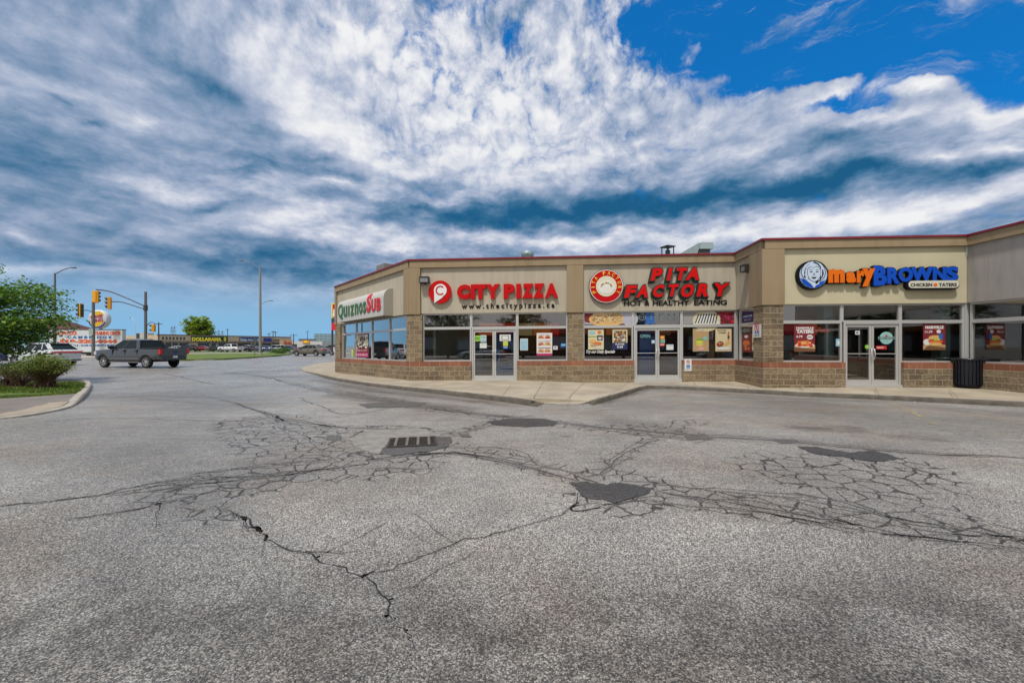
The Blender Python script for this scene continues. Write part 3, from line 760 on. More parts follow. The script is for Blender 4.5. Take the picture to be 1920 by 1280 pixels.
# ------------------------------------------------------------------ the shop building
def vtx(px, Y): return Vector(((px - CX) / FP * Y, Y))
V0, V1, V2, V3, V4 = vtx(630, 23.7), vtx(768.5, 16.70), vtx(1380, 15.93), vtx(1432, 13.81), vtx(1813, 13.34)
V5 = Vector((V4.x - .02, 3.0))
ZV = {0: .04, 1: .117, 2: .21, 3: .21, 4: .21, 5: .21}
class Fac:
    def __init__(s, A, B, za, zb):
        s.A, s.B, s.za, s.zb = A, B, za, zb; s.L = (B - A).length; s.d = (B - A).normalized(); s.n = Vector((s.d.y, -s.d.x))
        s.M3 = Matrix(((s.d.x, 0, s.n.x), (s.d.y, 0, s.n.y), (0, 1, 0)))
    def z0(s, t): return s.za + (s.zb - s.za) * t / s.L
    def P(s, t, h, d=0.0):
        q = s.A + s.d * t + s.n * d; return Vector((q.x, q.y, s.z0(t) + h))
    def pix(s, px, py=None, d=0.0):
        u = (px - CX) / FP; o = s.A + s.n * d       # y*u = o.x + t d.x ; y = o.y + t d.y
        t = (u * o.y - o.x) / (s.d.x - u * s.d.y); y = o.y + t * s.d.y
        if py is None: return t
        return t, CAMZ - (py - HY) * y / FP - s.z0(t)
    def box(s, mb, s0, s1, h0, h1, d0, d1, mi=0):
        c = [(a, h, d) for d in (d0, d1) for h in (h0, h1) for a in (s0, s1)]
        vs = [s.P(*q) for q in c]
        fs = [(4, 5, 7, 6), (0, 2, 3, 1), (0, 1, 5, 4), (2, 6, 7, 3), (0, 4, 6, 2), (1, 3, 7, 5)]
        uv = [[(c[i][0] + (c[i][2] if k in (4, 5) else 0), c[i][1] + (c[i][2] if k in (2, 3) else 0)) for i in f] for k, f in enumerate(fs)]
        return mb.add(vs, fs, mi, uv)
    def pbox(s, mb, p0, p1, h0, h1, d0, d1, mi=0): return s.box(mb, s.pix(p0), s.pix(p1), h0, h1, d0, d1, mi)
    def bar(s, mb, a, b, w, d0, d1, mi=0):         # straight bar between two (s,h) points
        a, b = Vector(a), Vector(b); t = (b - a).normalized(); nn = Vector((-t.y, t.x)) * w / 2
        q = [a - nn, b - nn, b + nn, a + nn]; s.poly(mb, q, d0, d1, mi)
    def poly(s, mb, pts, d0, d1, mi=0):            # extruded outline in (s,h)
        t = MB(); t.prism([tuple(p)[:2] for p in pts], 0, 1, mi)
        return mb.add([s.P(v[0], v[1], d0 + (d1 - d0) * v[2]) for v in t.v], t.f, mi)
    def disc(s, mb, c, rs, rh, d0, d1, mi=0, n=40): return s.poly(mb, [(c[0] + rs * math.cos(2 * math.pi * k / n), c[1] + rh * math.sin(2 * math.pi * k / n)) for k in range(n)], d0, d1, mi)
FW, FC, FR, FM, FE = Fac(V0, V1, ZV[0], ZV[1]), Fac(V1, V2, ZV[1], ZV[2]), Fac(V2, V3, ZV[2], ZV[3]), Fac(V3, V4, ZV[3], ZV[4]), Fac(V4, V5, ZV[4], ZV[5])
BLD = empty('shop_building', (2, 17, 0), 0, label='single storey tan strip mall with glass shop fronts, block base and red roof edge', cat='shop building')
BLDINV = Matrix.Translation((-2, -17, 0))
def bpart(mb, name, m, parent=None, **kw):
    o = mb.build(name, m, parent or BLD, **kw)
    if parent is None: o.matrix_parent_inverse = BLDINV
    return o
H_BASE, H_BAND, H_SILL, H_TR0, H_TR1, H_HEAD, H_REC, H_CAP, H_TOP = .545, .735, .80, 2.045, 2.105, 2.625, 4.42, 4.70, 4.765
# fascia -----------------------------------------------------------
def fascia(F, s0, s1, cols, m):
    mb = MB(); F.box(mb, s0, s1, H_HEAD, H_CAP - .002, -.30, 0); bpart(mb, 'fascia_panel', m)
    mb = MB(); F.box(mb, s0 + .002, s1 - .002, H_REC, H_CAP, .002, .09)
    for a, b in cols: F.box(mb, a, b, H_HEAD - .03, H_REC - .001, .002, .085)
    bpart(mb, 'fascia_frame', M_stuc_dk, bevel=.008)
cw = .09
fascia(FW, .002, FW.L - .002, [(.004, .26), (FW.pix(759.7), FW.L + .03)], M_stuc)
fascia(FC, .002, FC.L - .004, [(-.03, FC.pix(788.8)), (FC.pix(1062.5), FC.pix(1093.4))], M_stuc)
fascia(FR, .004, FR.L - .004, [(FR.pix(1408.5), FR.L + .08)], M_stuc)
fascia(FM, .004, FM.L - .004, [(-.08, FM.pix(1469))], M_stuc_mary)
fascia(FE, .004, FE.L, [], stucco_mat('grey_stucco', (.36, .335, .31), .5))
def capline(h0, h1, d, name, m, mt=False):
    P = [FW, FC, FR, FM, FE]; pts = []
    ring_o, ring_i = [], []
    for i, F in enumerate(P):
        if i == 0: ring_o.append(F.P(0, 0, d))
        else:
            G = P[i - 1]; a = G.A + G.n * d; b = F.A + F.n * d
            den = G.d.x * F.d.y - G.d.y * F.d.x; w = b - a; t = (w.x * F.d.y - w.y * F.d.x) / den
            q = a + G.d * t; ring_o.append(Vector((q.x, q.y, F.za)))
    q = FE.P(FE.L, 0, d); ring_o.append(q)
    for i, F in enumerate(P):
        if i == 0: ring_i.append(F.P(0, 0, -.22))
        else:
            G = P[i - 1]; a = G.A - G.n * .22; b = F.A - F.n * .22
            den = G.d.x * F.d.y - G.d.y * F.d.x; w = b - a; t = (w.x * F.d.y - w.y * F.d.x) / den
            q = a + G.d * t; ring_i.append(Vector((q.x, q.y, F.za)))
    ring_i.append(FE.P(FE.L, 0, -.22))
    mb = MB(); n = len(ring_o); vs = []
    for q, w in zip(ring_o, ring_i):
        vs += [(q.x, q.y, q.z + h0), (q.x, q.y, q.z + h1), (w.x, w.y, q.z + h1), (w.x, w.y, q.z + h0)]
    fs = []
    for i in range(n - 1):
        for j in range(4): fs.append((i * 4 + j, (i + 1) * 4 + j, (i + 1) * 4 + (j + 1) % 4, i * 4 + (j + 1) % 4))
    fs += [(0, 1, 2, 3), tuple(4 * (n - 1) + k for k in (3, 2, 1, 0))]
    mb.add(vs, fs); return bpart(mb, name, m)
capline(H_CAP + .002, H_TOP, .125, 'roof_cap', M_cap)
# masonry ----------------------------------------------------------
def piers(F, lst, name='block_pier'):
    for a, b in lst:
        mb = MB(); F.box(mb, a, b, H_BAND + .001, H_HEAD - .032, -.25, .045); bpart(mb, name, M_block)
def base(F, lst, i0=.0, i1=.0):
    for k, (a, b) in enumerate(lst):
        mb = MB(); F.box(mb, a, b, -.3, H_BASE, -.24, .055); bpart(mb, 'block_base', M_block)
        mb = MB(); F.box(mb, a, b, H_BASE + .001, H_BAND, -.24, .05); bpart(mb, 'brick_band', M_band)
fx = FC.pix
piers(FW, [(.0, FW.pix(639.4)), (FW.pix(763.9), FW.L + .02)]); piers(FC, [(-.02, fx(792)), (fx(1064.6), fx(1093.2))])
piers(FR, [(FR.pix(1415.3), FR.L + .045)]); piers(FM, [(-.03, FM.pix(1467.3))])
base(FW, [(0, FW.L + .022)]); base(FC, [(-.024, fx(883.5)), (fx(969.5), fx(1188.6)), (fx(1278.8), FC.L - .05)])
base(FR, [(.0, FR.L + .055)]); base(FM, [(-.035, FM.pix(1583.5)), (FM.pix(1692), FM.L - .05)]); base(FE, [(.0, FE.L)])
# windows and doors --------------------------------------------------
def window(F, s0, s1, h0, h1, fw=.055, m=None, dep=(-.15, -.06), left=True, right=True, inner=None, label=None):
    m = m or M_alu; mb = MB(); a0 = s0 + (fw if left else 0); a1 = s1 - (fw if right else 0)
    F.box(mb, s0, s1, h0, h0 + fw, *dep); F.box(mb, s0, s1, h1 - fw, h1, *dep)
    if left: F.box(mb, s0, a0, h0 + fw, h1 - fw, *dep)
    if right: F.box(mb, a1, s1, h0 + fw, h1 - fw, *dep)
    w = bpart(mb, 'window', m)
    mb = MB(); mb.add([F.P(a0, h0 + fw, -.105), F.P(a1, h0 + fw, -.105), F.P(a1, h1 - fw, -.105), F.P(a0, h1 - fw, -.105)], [(0, 1, 2, 3)]); mb.build('pane', M_glass, w)
    return w
def storefront(F, cols, door=None, hs=H_BAND + .002, top=H_HEAD - .001, fw=.05):
    # cols: list of mullion centres as s; bays between them; door = index of the bay with the door pair
    for i, (a, b) in enumerate(zip(cols, cols[1:])):
        l = (i > 0); 
        window(F, a + .001, b - .001, H_TR0, top, fw)
        if door == i: continue
        window(F, a + .001, b - .001, hs, H_TR0 - .002, fw)
def door_pair(F, a, b, handle_out=True, h1=H_TR0 - .003, stiles=.068, seed=0):
    # frame
    mb = MB(); F.box(mb, a, a + .06, 0, h1, -.16, -.04); F.box(mb, b - .06, b, 0, h1, -.16, -.04); F.box(mb, a + .06, b - .06, h1 - .07, h1, -.16, -.04)
    bpart(mb, 'door_frame', M_alu)
    mid = (a + b) / 2
    for k, (x0, x1) in enumerate(((a + .064, mid - .004), (mid + .004, b - .064))):
        mb = MB(); w = stiles; t = h1 - .075
        F.box(mb, x0, x0 + w, .015, t, -.12, -.07); F.box(mb, x1 - w, x1, .015, t, -.12, -.07)
        F.box(mb, x0 + w, x1 - w, .015, .17, -.12, -.07); F.box(mb, x0 + w, x1 - w, t - .09, t, -.12, -.07)
        F.box(mb, x0 + w, x1 - w, 1.0, 1.025, -.085, -.062)
        d = bpart(mb, 'door', M_alu)
        mb = MB(); mb.add([F.P(x0 + w, .17, -.1), F.P(x1 - w, .17, -.1), F.P(x1 - w, t - .09, -.1), F.P(x0 + w, t - .09, -.1)], [(0, 1, 2, 3)]); mb.build('pane', M_glass, d)
        hx = x1 - w * .5 if k == 0 else x0 + w * .5
        mb = MB(); sx = 1 if k else -1
        mb.tube([F.P(hx, .82, -.07), F.P(hx, .84, .0), F.P(hx + sx * .02, 1.0, .012), F.P(hx, 1.16, .0), F.P(hx, 1.18, -.07)], .013, 8); mb.build('handle', M_alu, d)
    mb = MB(); F.box(mb, a, b, -.25, .012, -.2, .03); bpart(mb, 'threshold', M_alu)
wp = FW.pix
for a, b in zip([639.4, 665, 694.5, 727.5], [665, 694.5, 727.5, 763.9]):
    window(FW, wp(a) + .001, wp(b) - .001, H_TR0, H_HEAD - .032, .045); window(FW, wp(a) + .001, wp(b) - .001, H_BAND + .002, H_TR0 - .002, .045)
storefront(FC, [fx(792.2), fx(883), fx(969.6), fx(1064.3)], 1); door_pair(FC, fx(883.8), fx(969.2))
storefront(FC, [fx(1093.6), fx(1187.5), fx(1279), fx(1381)], 1); door_pair(FC, fx(1188.8), fx(1278.6))
window(FR, .12, FR.pix(1415), H_TR0, H_HEAD - .001, .05); window(FR, .12, FR.pix(1415), H_BAND + .002, H_TR0 - .002, .05)
mx = FM.pix
storefront(FM, [mx(1467.6), mx(1581), mx(1691), mx(1811)], 1); door_pair(FM, mx(1583.6), mx(1691.5))
for a, b in ((.035, 2.6), (2.6, 5.0), (5.0, 7.4), (7.4, 9.8)):
    window(FE, a, b, H_TR0, H_HEAD - .001, .055); window(FE, a, b, H_BAND + .002, H_TR0 - .002, .055)
# inside corners: closing posts
for F, s in ((FC, FC.L),): 
    mb = MB(); F.box(mb, fx(1381) + .001, F.L + .1, H_BAND + .002, H_HEAD - .004, -.16, -.05); bpart(mb, 'corner_post', M_alu)
mb = MB(); FM.box(mb, mx(1811) + .001, FM.L + .14, H_BAND + .002, H_HEAD - .004, -.16, -.03); bpart(mb, 'corner_post', M_alu)
# body: roof deck, rear and side walls, floors, ceilings, party walls ------
def inset(F, t, d): q = F.A + F.d * t - F.n * d; return (q.x, q.y)
foot = [inset(FW, .1, .18), inset(FW, FW.L, .18), inset(FC, FC.L - .0, .18), inset(FM, .0, .20), inset(FM, FM.L, .2), inset(FE, FE.L, .2), (32, 3), (32, 34), (0, 34)]
foot[1] = tuple(((Vector(inset(FW, FW.L, .18)) + Vector(inset(FC, 0, .18))) / 2))
foot[2] = (V2.x + .19, V2.y + .18); foot[3] = (V3.x + .2, V3.y + .19); foot[4] = (V4.x + .2, V4.y + .2); foot[0] = inset(FW, .02, .2)
mb = MB(); mb.prism(foot, 4.3, 4.36); bpart(mb, 'roof', mat('roof_membrane', (.2, .2, .2), .9))
mb = MB(); mb.prism(foot, 2.95, 3.0); bpart(mb, 'ceiling', mat('ceiling_tile', (.6, .58, .54), .9))
mb = MB(); mb.prism(foot, -.2, .10); bpart(mb, 'floor', mat('shop_floor', (.34, .30, .26), .35, var=.2, vscale=2))
mb = MB()
def wall(a, b, h0=0., h1=4.4, th=.15):
    a, b = Vector(a), Vector(b); d = (b - a).normalized(); nn = Vector((-d.y, d.x)) * th / 2
    mb.prism([tuple(a - nn), tuple(b - nn), tuple(b + nn), tuple(a + nn)], h0, h1)
wall(foot[0], (0, 34)); wall((0, 33.9), (32, 33.9)); wall((31.9, 34), (31.9, 3)); wall((32, 3.05), (V5.x + .2, 3.05))
bpart(mb, 'outer_wall', M_block)
P_city = FC.P(fx(1078), 0, 0); 
def iw(a, b, col, name='party_wall', h1=2.949, nm=None):
    global mb
    mb = MB(); wall(a, b, .101, h1, .12); bpart(mb, name, mat(nm or name, col, .8, var=.1))
iw((P_city.x, P_city.y + .25), (P_city.x, 33.8), (.50, .40, .20), nm='mustard_wall')
iw((V3.x + .6, V3.y + 2.6), (V3.x + .6, 33.8), (.42, .36, .27), nm='brown_wall')
iw((-3.2, 17.4), (-1.0, 23.5), (.60, .58, .50), nm='pale_wall')
iw((-1.0, 23.5), (P_city.x - .07, 23.5), (.50, .40, .20), 'rear_partition', nm='ochre_wall')
iw((P_city.x + .07, 21.5), (V3.x + .5, 21.5), (.24, .25, .25), 'rear_partition', nm='charcoal_wall')
iw((V3.x + .7, 20.5), (31.8, 20.5), (.34, .34, .30), 'rear_partition', nm='dark_wall')
iw((-9.0, 28.0), (-1.2, 24.0), (.50, .48, .42), 'rear_partition', nm='grey_wall')

# ------------------------------------------------------------------ lettering
_tc = {}
def glyphs(txt, bold=0.0, res=3):
    key = (txt, bold, res)
    if key in _tc: return _tc[key]
    cu = bpy.data.curves.new('t', 'FONT'); cu.body = txt; cu.size = 1.0; cu.offset = bold; cu.resolution_u = res; cu.extrude = .5; cu.fill_mode = 'BOTH'
    o = bpy.data.objects.new('t', cu); COL.objects.link(o); bpy.context.view_layer.update()
    me = bpy.data.meshes.new_from_object(o.evaluated_get(bpy.context.evaluated_depsgraph_get()))
    vs = [tuple(v.co) for v in me.vertices]; fs = [tuple(p.vertices) for p in me.polygons]
    bpy.data.objects.remove(o); bpy.data.curves.remove(cu); bpy.data.meshes.remove(me)
    xs = [v[0] for v in vs]; ys = [v[1] for v in vs]
    _tc[key] = (vs, fs, min(xs), max(xs), min(ys), max(ys)); return _tc[key]
def fit_text(fn, mb, txt, s0, s1, h0, h1, d0, d1, bold=0.0, shear=0.0, mi=0, res=3, taper=None):
    """lettering filling the box s0..s1 x h0..h1 of the plane fn(s,h,d)"""
    vs, fs, x0, x1, y0, y1 = glyphs(txt, bold, res)
    out = []
    for x, y, z in vs:
        v = (y - y0) / (y1 - y0); u = (x - x0) / (x1 - x0)
        w = s1 - s0
        s = s0 + u * w + (v - .5) * shear * (h1 - h0)
        out.append(fn(s, h0 + v * (h1 - h0), d0 + (z + .5) * (d1 - d0)))
    mb.add(out, fs, mi)
def ptext(F, mb, txt, px0, px1, py_top, py_bot, d0, d1, **kw):
    s0 = F.pix(px0, None, d1); s1 = F.pix(px1, None, d1); pm = (px0 + px1) / 2
    h1 = F.pix(pm, py_top, d1)[1]; h0 = F.pix(pm, py_bot, d1)[1]
    fit_text(F.P, mb, txt, s0, s1, h0, h1, d0, d1, **kw)
def loc(F, s, h=0.0): return F.P(s, h, 0)
def sign(name, F, px, py, **kw):
    s, h = F.pix(px, py); p = F.P(s, h, 0); t = empty(name, tuple(p), 0, **kw); t['_i'] = 0; del t['_i']
    t_inv = Matrix.Translation(-p); return t, t_inv
def spart(mb, name, m, t, **kw):
    par, inv = t; o = mb.build(name, m, par, **kw); o.matrix_parent_inverse = inv; return o
RED = mat('sign_red_face', (.50, .004, .006), .5, spec=.15); REDSIDE = mat('sign_red_return', (.25, .006, .01), .5)
BLK = mat('sign_black', (.008, .008, .009), .6, spec=.15); WHT = mat('sign_white', (.74, .74, .74), .4)
# City Pizza ------------------------------------------------------------
c = sign('sign_emblem', FC, 826, 548, label='round red emblem with a white C map pin left of the red letters', cat='sign')
cs, ch = FC.pix(825.9, 547.9); r_ = (FC.pix(847) - FC.pix(804.8)) / 2
mb = MB(); FC.disc(mb, (cs, ch), r_, r_, .002, .11); spart(mb, 'disc', RED, c)
def pin(mb, c0, r, d0, d1):
    pts = []
    for k in range(28):
        a = R(-62 + 258 * k / 27); pts.append((c0[0] + r * math.cos(a), c0[1] + r * math.sin(a)))
    pts.append((c0[0] - r * .95, c0[1] - r * 1.95)); pts.append((c0[0] + r * .25, c0[1] - r * 1.18))
    FC.poly(mb, pts, d0, d1)
mb = MB(); pin(mb, (cs + .02, ch + .06), r_ * .56, .112, .122); spart(mb, 'pin', WHT, c)
mb = MB(); pts = []
for k in range(24):
    a = R(45 + 270 * k / 23); pts.append((cs + .02 + .185 * math.cos(a), ch + .06 + .185 * math.sin(a)))
for k in range(24):
    a = R(315 - 270 * k / 23); pts.append((cs + .02 + .135 * math.cos(a), ch + .06 + .135 * math.sin(a)))
FC.poly(mb, pts, .123, .130); spart(mb, 'letter', RED, c)
c = sign('shop_sign', FC, 950, 545, label='large red block letters reading CITY PIZZA on the fascia', cat='sign')
BX = [('C', 462, 590), ('I', 600, 640), ('T', 640, 752), ('Y', 750, 890), ('P', 928, 1042), ('I', 1055, 1102), ('Z', 1116, 1224), ('Z', 1226, 1336), ('A', 1342, 1475)]
for chh, a, b in BX:
    t_ = (a + b) / 2; top = 285 - (t_ - 462) / 1013 * 15; bot = 431 - (t_ - 462) / 1013 * 16
    mb = MB(); ptext(FC, mb, chh, 770 + a / 5.333, 770 + b / 5.333, 480 + top / 5.333, 480 + bot / 5.333, .004, .115, bold={'I': .07, 'P': .07, 'A': .07, 'C': .085}.get(chh, .09))
    spart(mb, 'letter', RED, c)
c = sign('web_address', FC, 950, 575, label='black lettering www.thecitypizza.ca under the red letters', cat='sign')
mb = MB(); sx = FC.pix; wa = 'www.thecitypizza.ca'
ptext(FC, mb, 'w w w . t h e c i t y p i z z a . c a', 865.5, 1040, 568, 580.5, .003, .02, bold=.03); spart(mb, 'lettering', BLK, c)
# Pita Factory ------------------------------------------------------------
def q5(x, y): return 1080 + x / 4.922, 480 + y / 4.922
c = sign('sign_emblem', FC, 1136, 537, label='round red and yellow pita emblem ringed by the words PITA FACTORY', cat='sign')
es, eh = FC.pix(*q5(275, 282)); er = (FC.pix(q5(433, 0)[0]) - FC.pix(q5(117, 0)[0])) / 2
mb = MB(); FC.disc(mb, (es, eh), er, er, .004, .10); spart(mb, 'rim', BLK, c)
mb = MB(); FC.disc(mb, (es, eh), er * .97, er * .97, .101, .112); spart(mb, 'edge_ring', WHT, c)
mb = MB(); FC.disc(mb, (es, eh), er * .93, er * .93, .113, .118); spart(mb, 'disc', RED, c)
mb = MB()
for k, ch_ in enumerate('PITA FACTORY'):
    if ch_ == ' ': continue
    a = R(205 - 232 * k / 11); w = .085; vs, fs, x0, x1, y0, y1 = glyphs(ch_, .02); out = []
    for x, y, z in vs:
        u = ((x - x0) / (x1 - x0) - .5) * (.10 if ch_ != 'I' else .035); v = ((y - y0) / (y1 - y0) - .5) * .135
        rr = er * .775; cx_, cy_ = es + rr * math.cos(a), eh + rr * math.sin(a)
        out.append(FC.P(cx_ + u * math.sin(a) + v * math.cos(a), cy_ - u * math.cos(a) + v * math.sin(a), .118 + (z + .5) * .012))
    mb.add(out, fs)
spart(mb, 'lettering', mat('sign_yellow', (.75, .55, .04), .4), c)
mb = MB(); FC.disc(mb, (es, eh), er * .60, er * .60, .119, .123); spart(mb, 'centre_disc', mat('sign_cream', (.66, .64, .48), .5), c)
# plain generic pita bread shape in place of the cartoon figures
mb = MB(); rr = random.Random(4); P_ = []
for k in range(40):
    a = 2 * math.pi * k / 40; q = er * (.44 + .07 * noise.noise(Vector((math.cos(a) * 2, math.sin(a) * 2, 3)))); P_.append((es + q * 1.12 * math.cos(a), eh - .04 + q * .82 * math.sin(a)))
FC.poly(mb, P_, .124, .130); spart(mb, 'bread', mat('pita_white', (.72, .70, .66), .5, var=.1, vscale=8), c)
mb = MB()
for k in range(9):
    a = R(10 + k * 20); FC.disc(mb, (es + er * .30 * math.cos(a), eh - .03 + er * .24 * math.sin(a)), .035, .03, .131, .136, k % 3, 10)
spart(mb, 'filling', [mat('lettuce_green', (.18, .36, .06), .6), mat('tomato_red', (.5, .05, .03), .5), mat('onion_pale', (.6, .5, .25), .5)], c)
REDP = mat('sign_bright_red_face', (.62, .004, .004), .5, spec=.15)
GRN = mat('sign_dark_green_edge', (.006, .030, .026), .4); GRN2 = mat('sign_green_return', (.02, .10, .085), .5)
c = sign('shop_sign', FC, 1270, 530, label='slanted red letters PITA FACTORY with dark green block shadow', cat='sign')
BX = [('P', 690, 815, 106, 232), ('I', 838, 900, 104, 230), ('T', 912, 1036, 102, 228), ('A', 1010, 1168, 100, 226),
      ('F', 446, 572, 264, 390), ('A', 556, 694, 262, 386), ('C', 702, 828, 258, 384), ('T', 838, 958, 254, 376), ('O', 960, 1108, 250, 384), ('R', 1116, 1256, 248, 378), ('Y', 1252, 1426, 244, 376)]
for chh, a, b, t_, u_ in BX:
    x0, y0 = q5(a, t_); x1, y1 = q5(b, u_)
    b_ = .06 if chh != 'I' else .09
    mb = MB(); ptext(FC, mb, chh, x0 - 4.2 + 4.5, x1 - 5.0 + 1.0, y0 + .2, y1 + 2.6, .004, .07, bold=b_ + .045, shear=.22); ptext(FC, mb, chh, x0 + .6, x1 - 2.2, y0 - .8, y1 + .8, .072, .12, bold=b_ + .035, shear=.22)
    # block shadow down to the left
    ptext(FC, mb, chh, x0 - 2.4, x1 - 4.6, y0 + 2.2, y1 + 4.0, .005, .06, bold=b_ + .04, shear=.22)
    L_ = spart(mb, 'letter', GRN, c)
    mb = MB(); ptext(FC, mb, chh, x0 + 2.2, x1 - 4.0, y0 + 1.2, y1 - 1.0, .121, .14, bold=b_ * .85, shear=.22)
    o = mb.build('face', REDP, L_); o.matrix_parent_inverse = Matrix.Identity(4)
c = sign('slogan', FC, 1270, 568, label='black lettering HOT & HEALTHY EATING under the slanted red letters', cat='sign')
mb = MB()
for w_, a, b in (('HOT', 441, 610), ('&', 630, 682), ('HEALTHY', 706, 1048), ('EATING', 1088, 1396)):
    x0, _ = q5(a, 0); x1, _ = q5(b, 0); yt = 412 - (a - 441) / 955 * 8; yb = 458 - (a - 441) / 955 * 11
    ptext(FC, mb, w_, x0 + .5, x1 - .5, 480 + yt / 4.922, 480 + yb / 4.922, .003, .02, bold=.018, shear=.08)
spart(mb, 'lettering', BLK, c)
# Mary Browns ------------------------------------------------------------
BLU = mat('sign_blue_face', (.006, .075, .50), .5, spec=.15); ORG = mat('sign_orange_face', (.75, .15, .008), .5, spec=.15)
c = sign('sign_emblem', FM, 1525, 515, label='round emblem with drawing of a woman in blue collar beside orange letters', cat='sign')
ms, mh = FM.pix(1524.8, 515.3, .12); mr = (FM.pix(1553.5, None, .12) - FM.pix(1496, None, .12)) / 2
mb = MB(); FM.disc(mb, (ms - .03, mh - .01), mr, mr, .004, .115); FM.disc(mb, (ms, mh), mr, mr, .05, .12); spart(mb, 'disc', BLK, c)
FACEC = mat('portrait_pale', (.52, .62, .78), .45)
mb = MB(); FM.disc(mb, (ms, mh), mr * .90, mr * .90, .121, .126); spart(mb, 'portrait_ground', mat('portrait_ground', (.42, .55, .75), .45), c)
def mp(pts, d0, d1, name, m, t=None):
    mb = MB(); 
    for pp in (pts if isinstance(pts[0][0], (tuple, list)) else [pts]):
        FM.poly(mb, [(ms + x * mr, mh + y * mr) for x, y in pp], d0, d1)
    return spart(mb, name, m, t or c)
mp([(-.86, -.22), (-.60, -.30), (-.30, -.50), (.05, -.86), (.42, -.50), (.66, -.42), (.80, -.36), (.60, -.66), (.30, -.84), (0, -.89), (-.35, -.82), (-.66, -.60)], .1265, .130, 'collar', BLU)
HAIR = [(-.70, -.10), (-.78, .15), (-.72, .45), (-.56, .70), (-.34, .86), (-.05, .93), (.26, .88), (.52, .72), (.70, .45), (.76, .15), (.70, -.12), (.55, -.34), (.36, -.46), (.28, -.2), (-.28, -.1), (-.42, -.36), (-.58, -.28)]
mp([(x * 1.06, y * 1.04) for x, y in HAIR], .1305, .132, 'hair_outline', BLK)
mp(HAIR, .1325, .134, 'hair', FACEC)
mp([(-.24, -.28), (.26, -.36), (.40, -.60), (.16, -.74), (.02, -.90), (-.14, -.64), (-.36, -.46)], .1345, .136, 'neck', FACEC)
def scl(P, k, cx_=.03, cy_=.05): return [(cx_ + (x - cx_) * k, cy_ + (y - cy_) * k) for x, y in P]
FACE = [(-.36, .40), (-.40, .15), (-.33, -.14), (-.18, -.36), (.03, -.47), (.24, -.38), (.40, -.14), (.45, .15), (.40, .42), (.22, .56), (-.02, .46), (-.20, .54)]
mp(scl(FACE, 1.07), .1365, .138, 'face_outline', BLK); mp(FACE, .1385, .140, 'face', FACEC)
mp([[(-.62, .05), (-.58, .38), (-.40, .66), (-.22, .78), (-.44, .60), (-.54, .34), (-.55, .05)], [(-.05, .86), (.24, .74), (.42, .52), (.50, .30), (.46, .56), (.28, .80), (.05, .90)], [(.60, .40), (.66, .10), (.60, -.12), (.50, -.26), (.56, .05), (.56, .30)], [(-.66, -.05), (-.58, -.20), (-.50, -.22), (-.56, -.02)], [(.44, -.05), (.52, -.20), (.46, -.36), (.34, -.42), (.42, -.22)], [(.10, -.46), (.34, -.36), (.30, -.52), (.16, -.64)]], .1405, .142, 'hair_strokes', BLK)
mp([[(-.28, .20), (-.16, .25), (-.05, .19), (-.16, .165)], [(.12, .19), (.22, .25), (.34, .20), (.22, .165)], [(-.30, .32), (-.16, .37), (-.04, .32), (-.16, .34)], [(.12, .32), (.22, .37), (.36, .32), (.22, .34)], [(.02, .12), (.05, .12), (.07, -.02), (-.02, -.04)], [(-.16, -.14), (.02, -.16), (.20, -.14), (.12, -.25), (.02, -.28), (-.08, -.24)]], .1425, .144, 'features', BLK)
c = sign('shop_sign', FM, 1670, 515, label='orange and blue letters MARY BROWNS with pale plate CHICKEN TATERS', cat='sign')
BX = [('m', 1553.5, 1584, 504.5, 530, 0), ('a', 1587, 1605, 509.5, 530, 0), ('r', 1607, 1622, 507.5, 530, 0), ('y', 1617, 1641, 503, 537, 0),
      ('B', 1638.5, 1663, 498, 535.5, 1), ('R', 1664, 1688, 501.5, 532, 1), ('O', 1685, 1712, 501, 528.5, 1), ('W', 1708, 1750, 500.5, 527.5, 1), ('N', 1749.5, 1775, 500.5, 526.5, 1), ('S', 1774, 1797, 499.5, 527, 1)]
for chh, a, b, t_, u_, k in BX:
    bb = .055 if k else .065
    mb = MB(); ptext(FM, mb, chh, a - 2.6, b - 1.6, t_ + .2, u_ + 1.8, .004, .10, bold=bb + .02); ptext(FM, mb, chh, a - .8, b + .8, t_ - .8, u_ + .8, .08, .115, bold=bb + .02)
    L_ = spart(mb, 'letter', BLK, c)
    dd = .006 * (chh in 'yRW')
    mb = MB(); ptext(FM, mb, chh, a, b, t_, u_, .116, .135 + dd, bold=bb); o = mb.build('face', BLU if k else ORG, L_); o.matrix_parent_inverse = Matrix.Identity(4)
mb = MB(); a0, a1 = FM.pix(1703.5, None, .14), FM.pix(1798, None, .14); h_ = FM.pix(1750, 534)[1]; rr = .115
def pill(a0, a1, h, r): return [(a1 - r + r * math.cos(R(-90 + 15 * k)), h + r * math.sin(R(-90 + 15 * k))) for k in range(13)] + [(a0 + r + r * math.cos(R(90 + 15 * k)), h + r * math.sin(R(90 + 15 * k))) for k in range(13)]
FM.poly(mb, pill(a0 - .06, a1 + .02, h_ - .02, rr + .03), .01, .135); spart(mb, 'plate_edge', BLK, c)
mb = MB(); FM.poly(mb, pill(a0, a1, h_, rr), .136, .145); spart(mb, 'plate', mat('plate_cream', (.62, .62, .52), .5), c)
mb = MB(); ptext(FM, mb, 'CHICKEN', 1707.5, 1748, 530.8, 537.2, .144, .15, bold=.03); ptext(FM, mb, 'TATERS', 1760.5, 1794, 530.6, 537, .144, .15, bold=.03); spart(mb, 'lettering', BLK, c)
mb = MB(); q = FM.pix(1754, 533.8, .15); FM.disc(mb, q, .06, .055, .146, .152, 0, 12); spart(mb, 'dot', ORG, c)
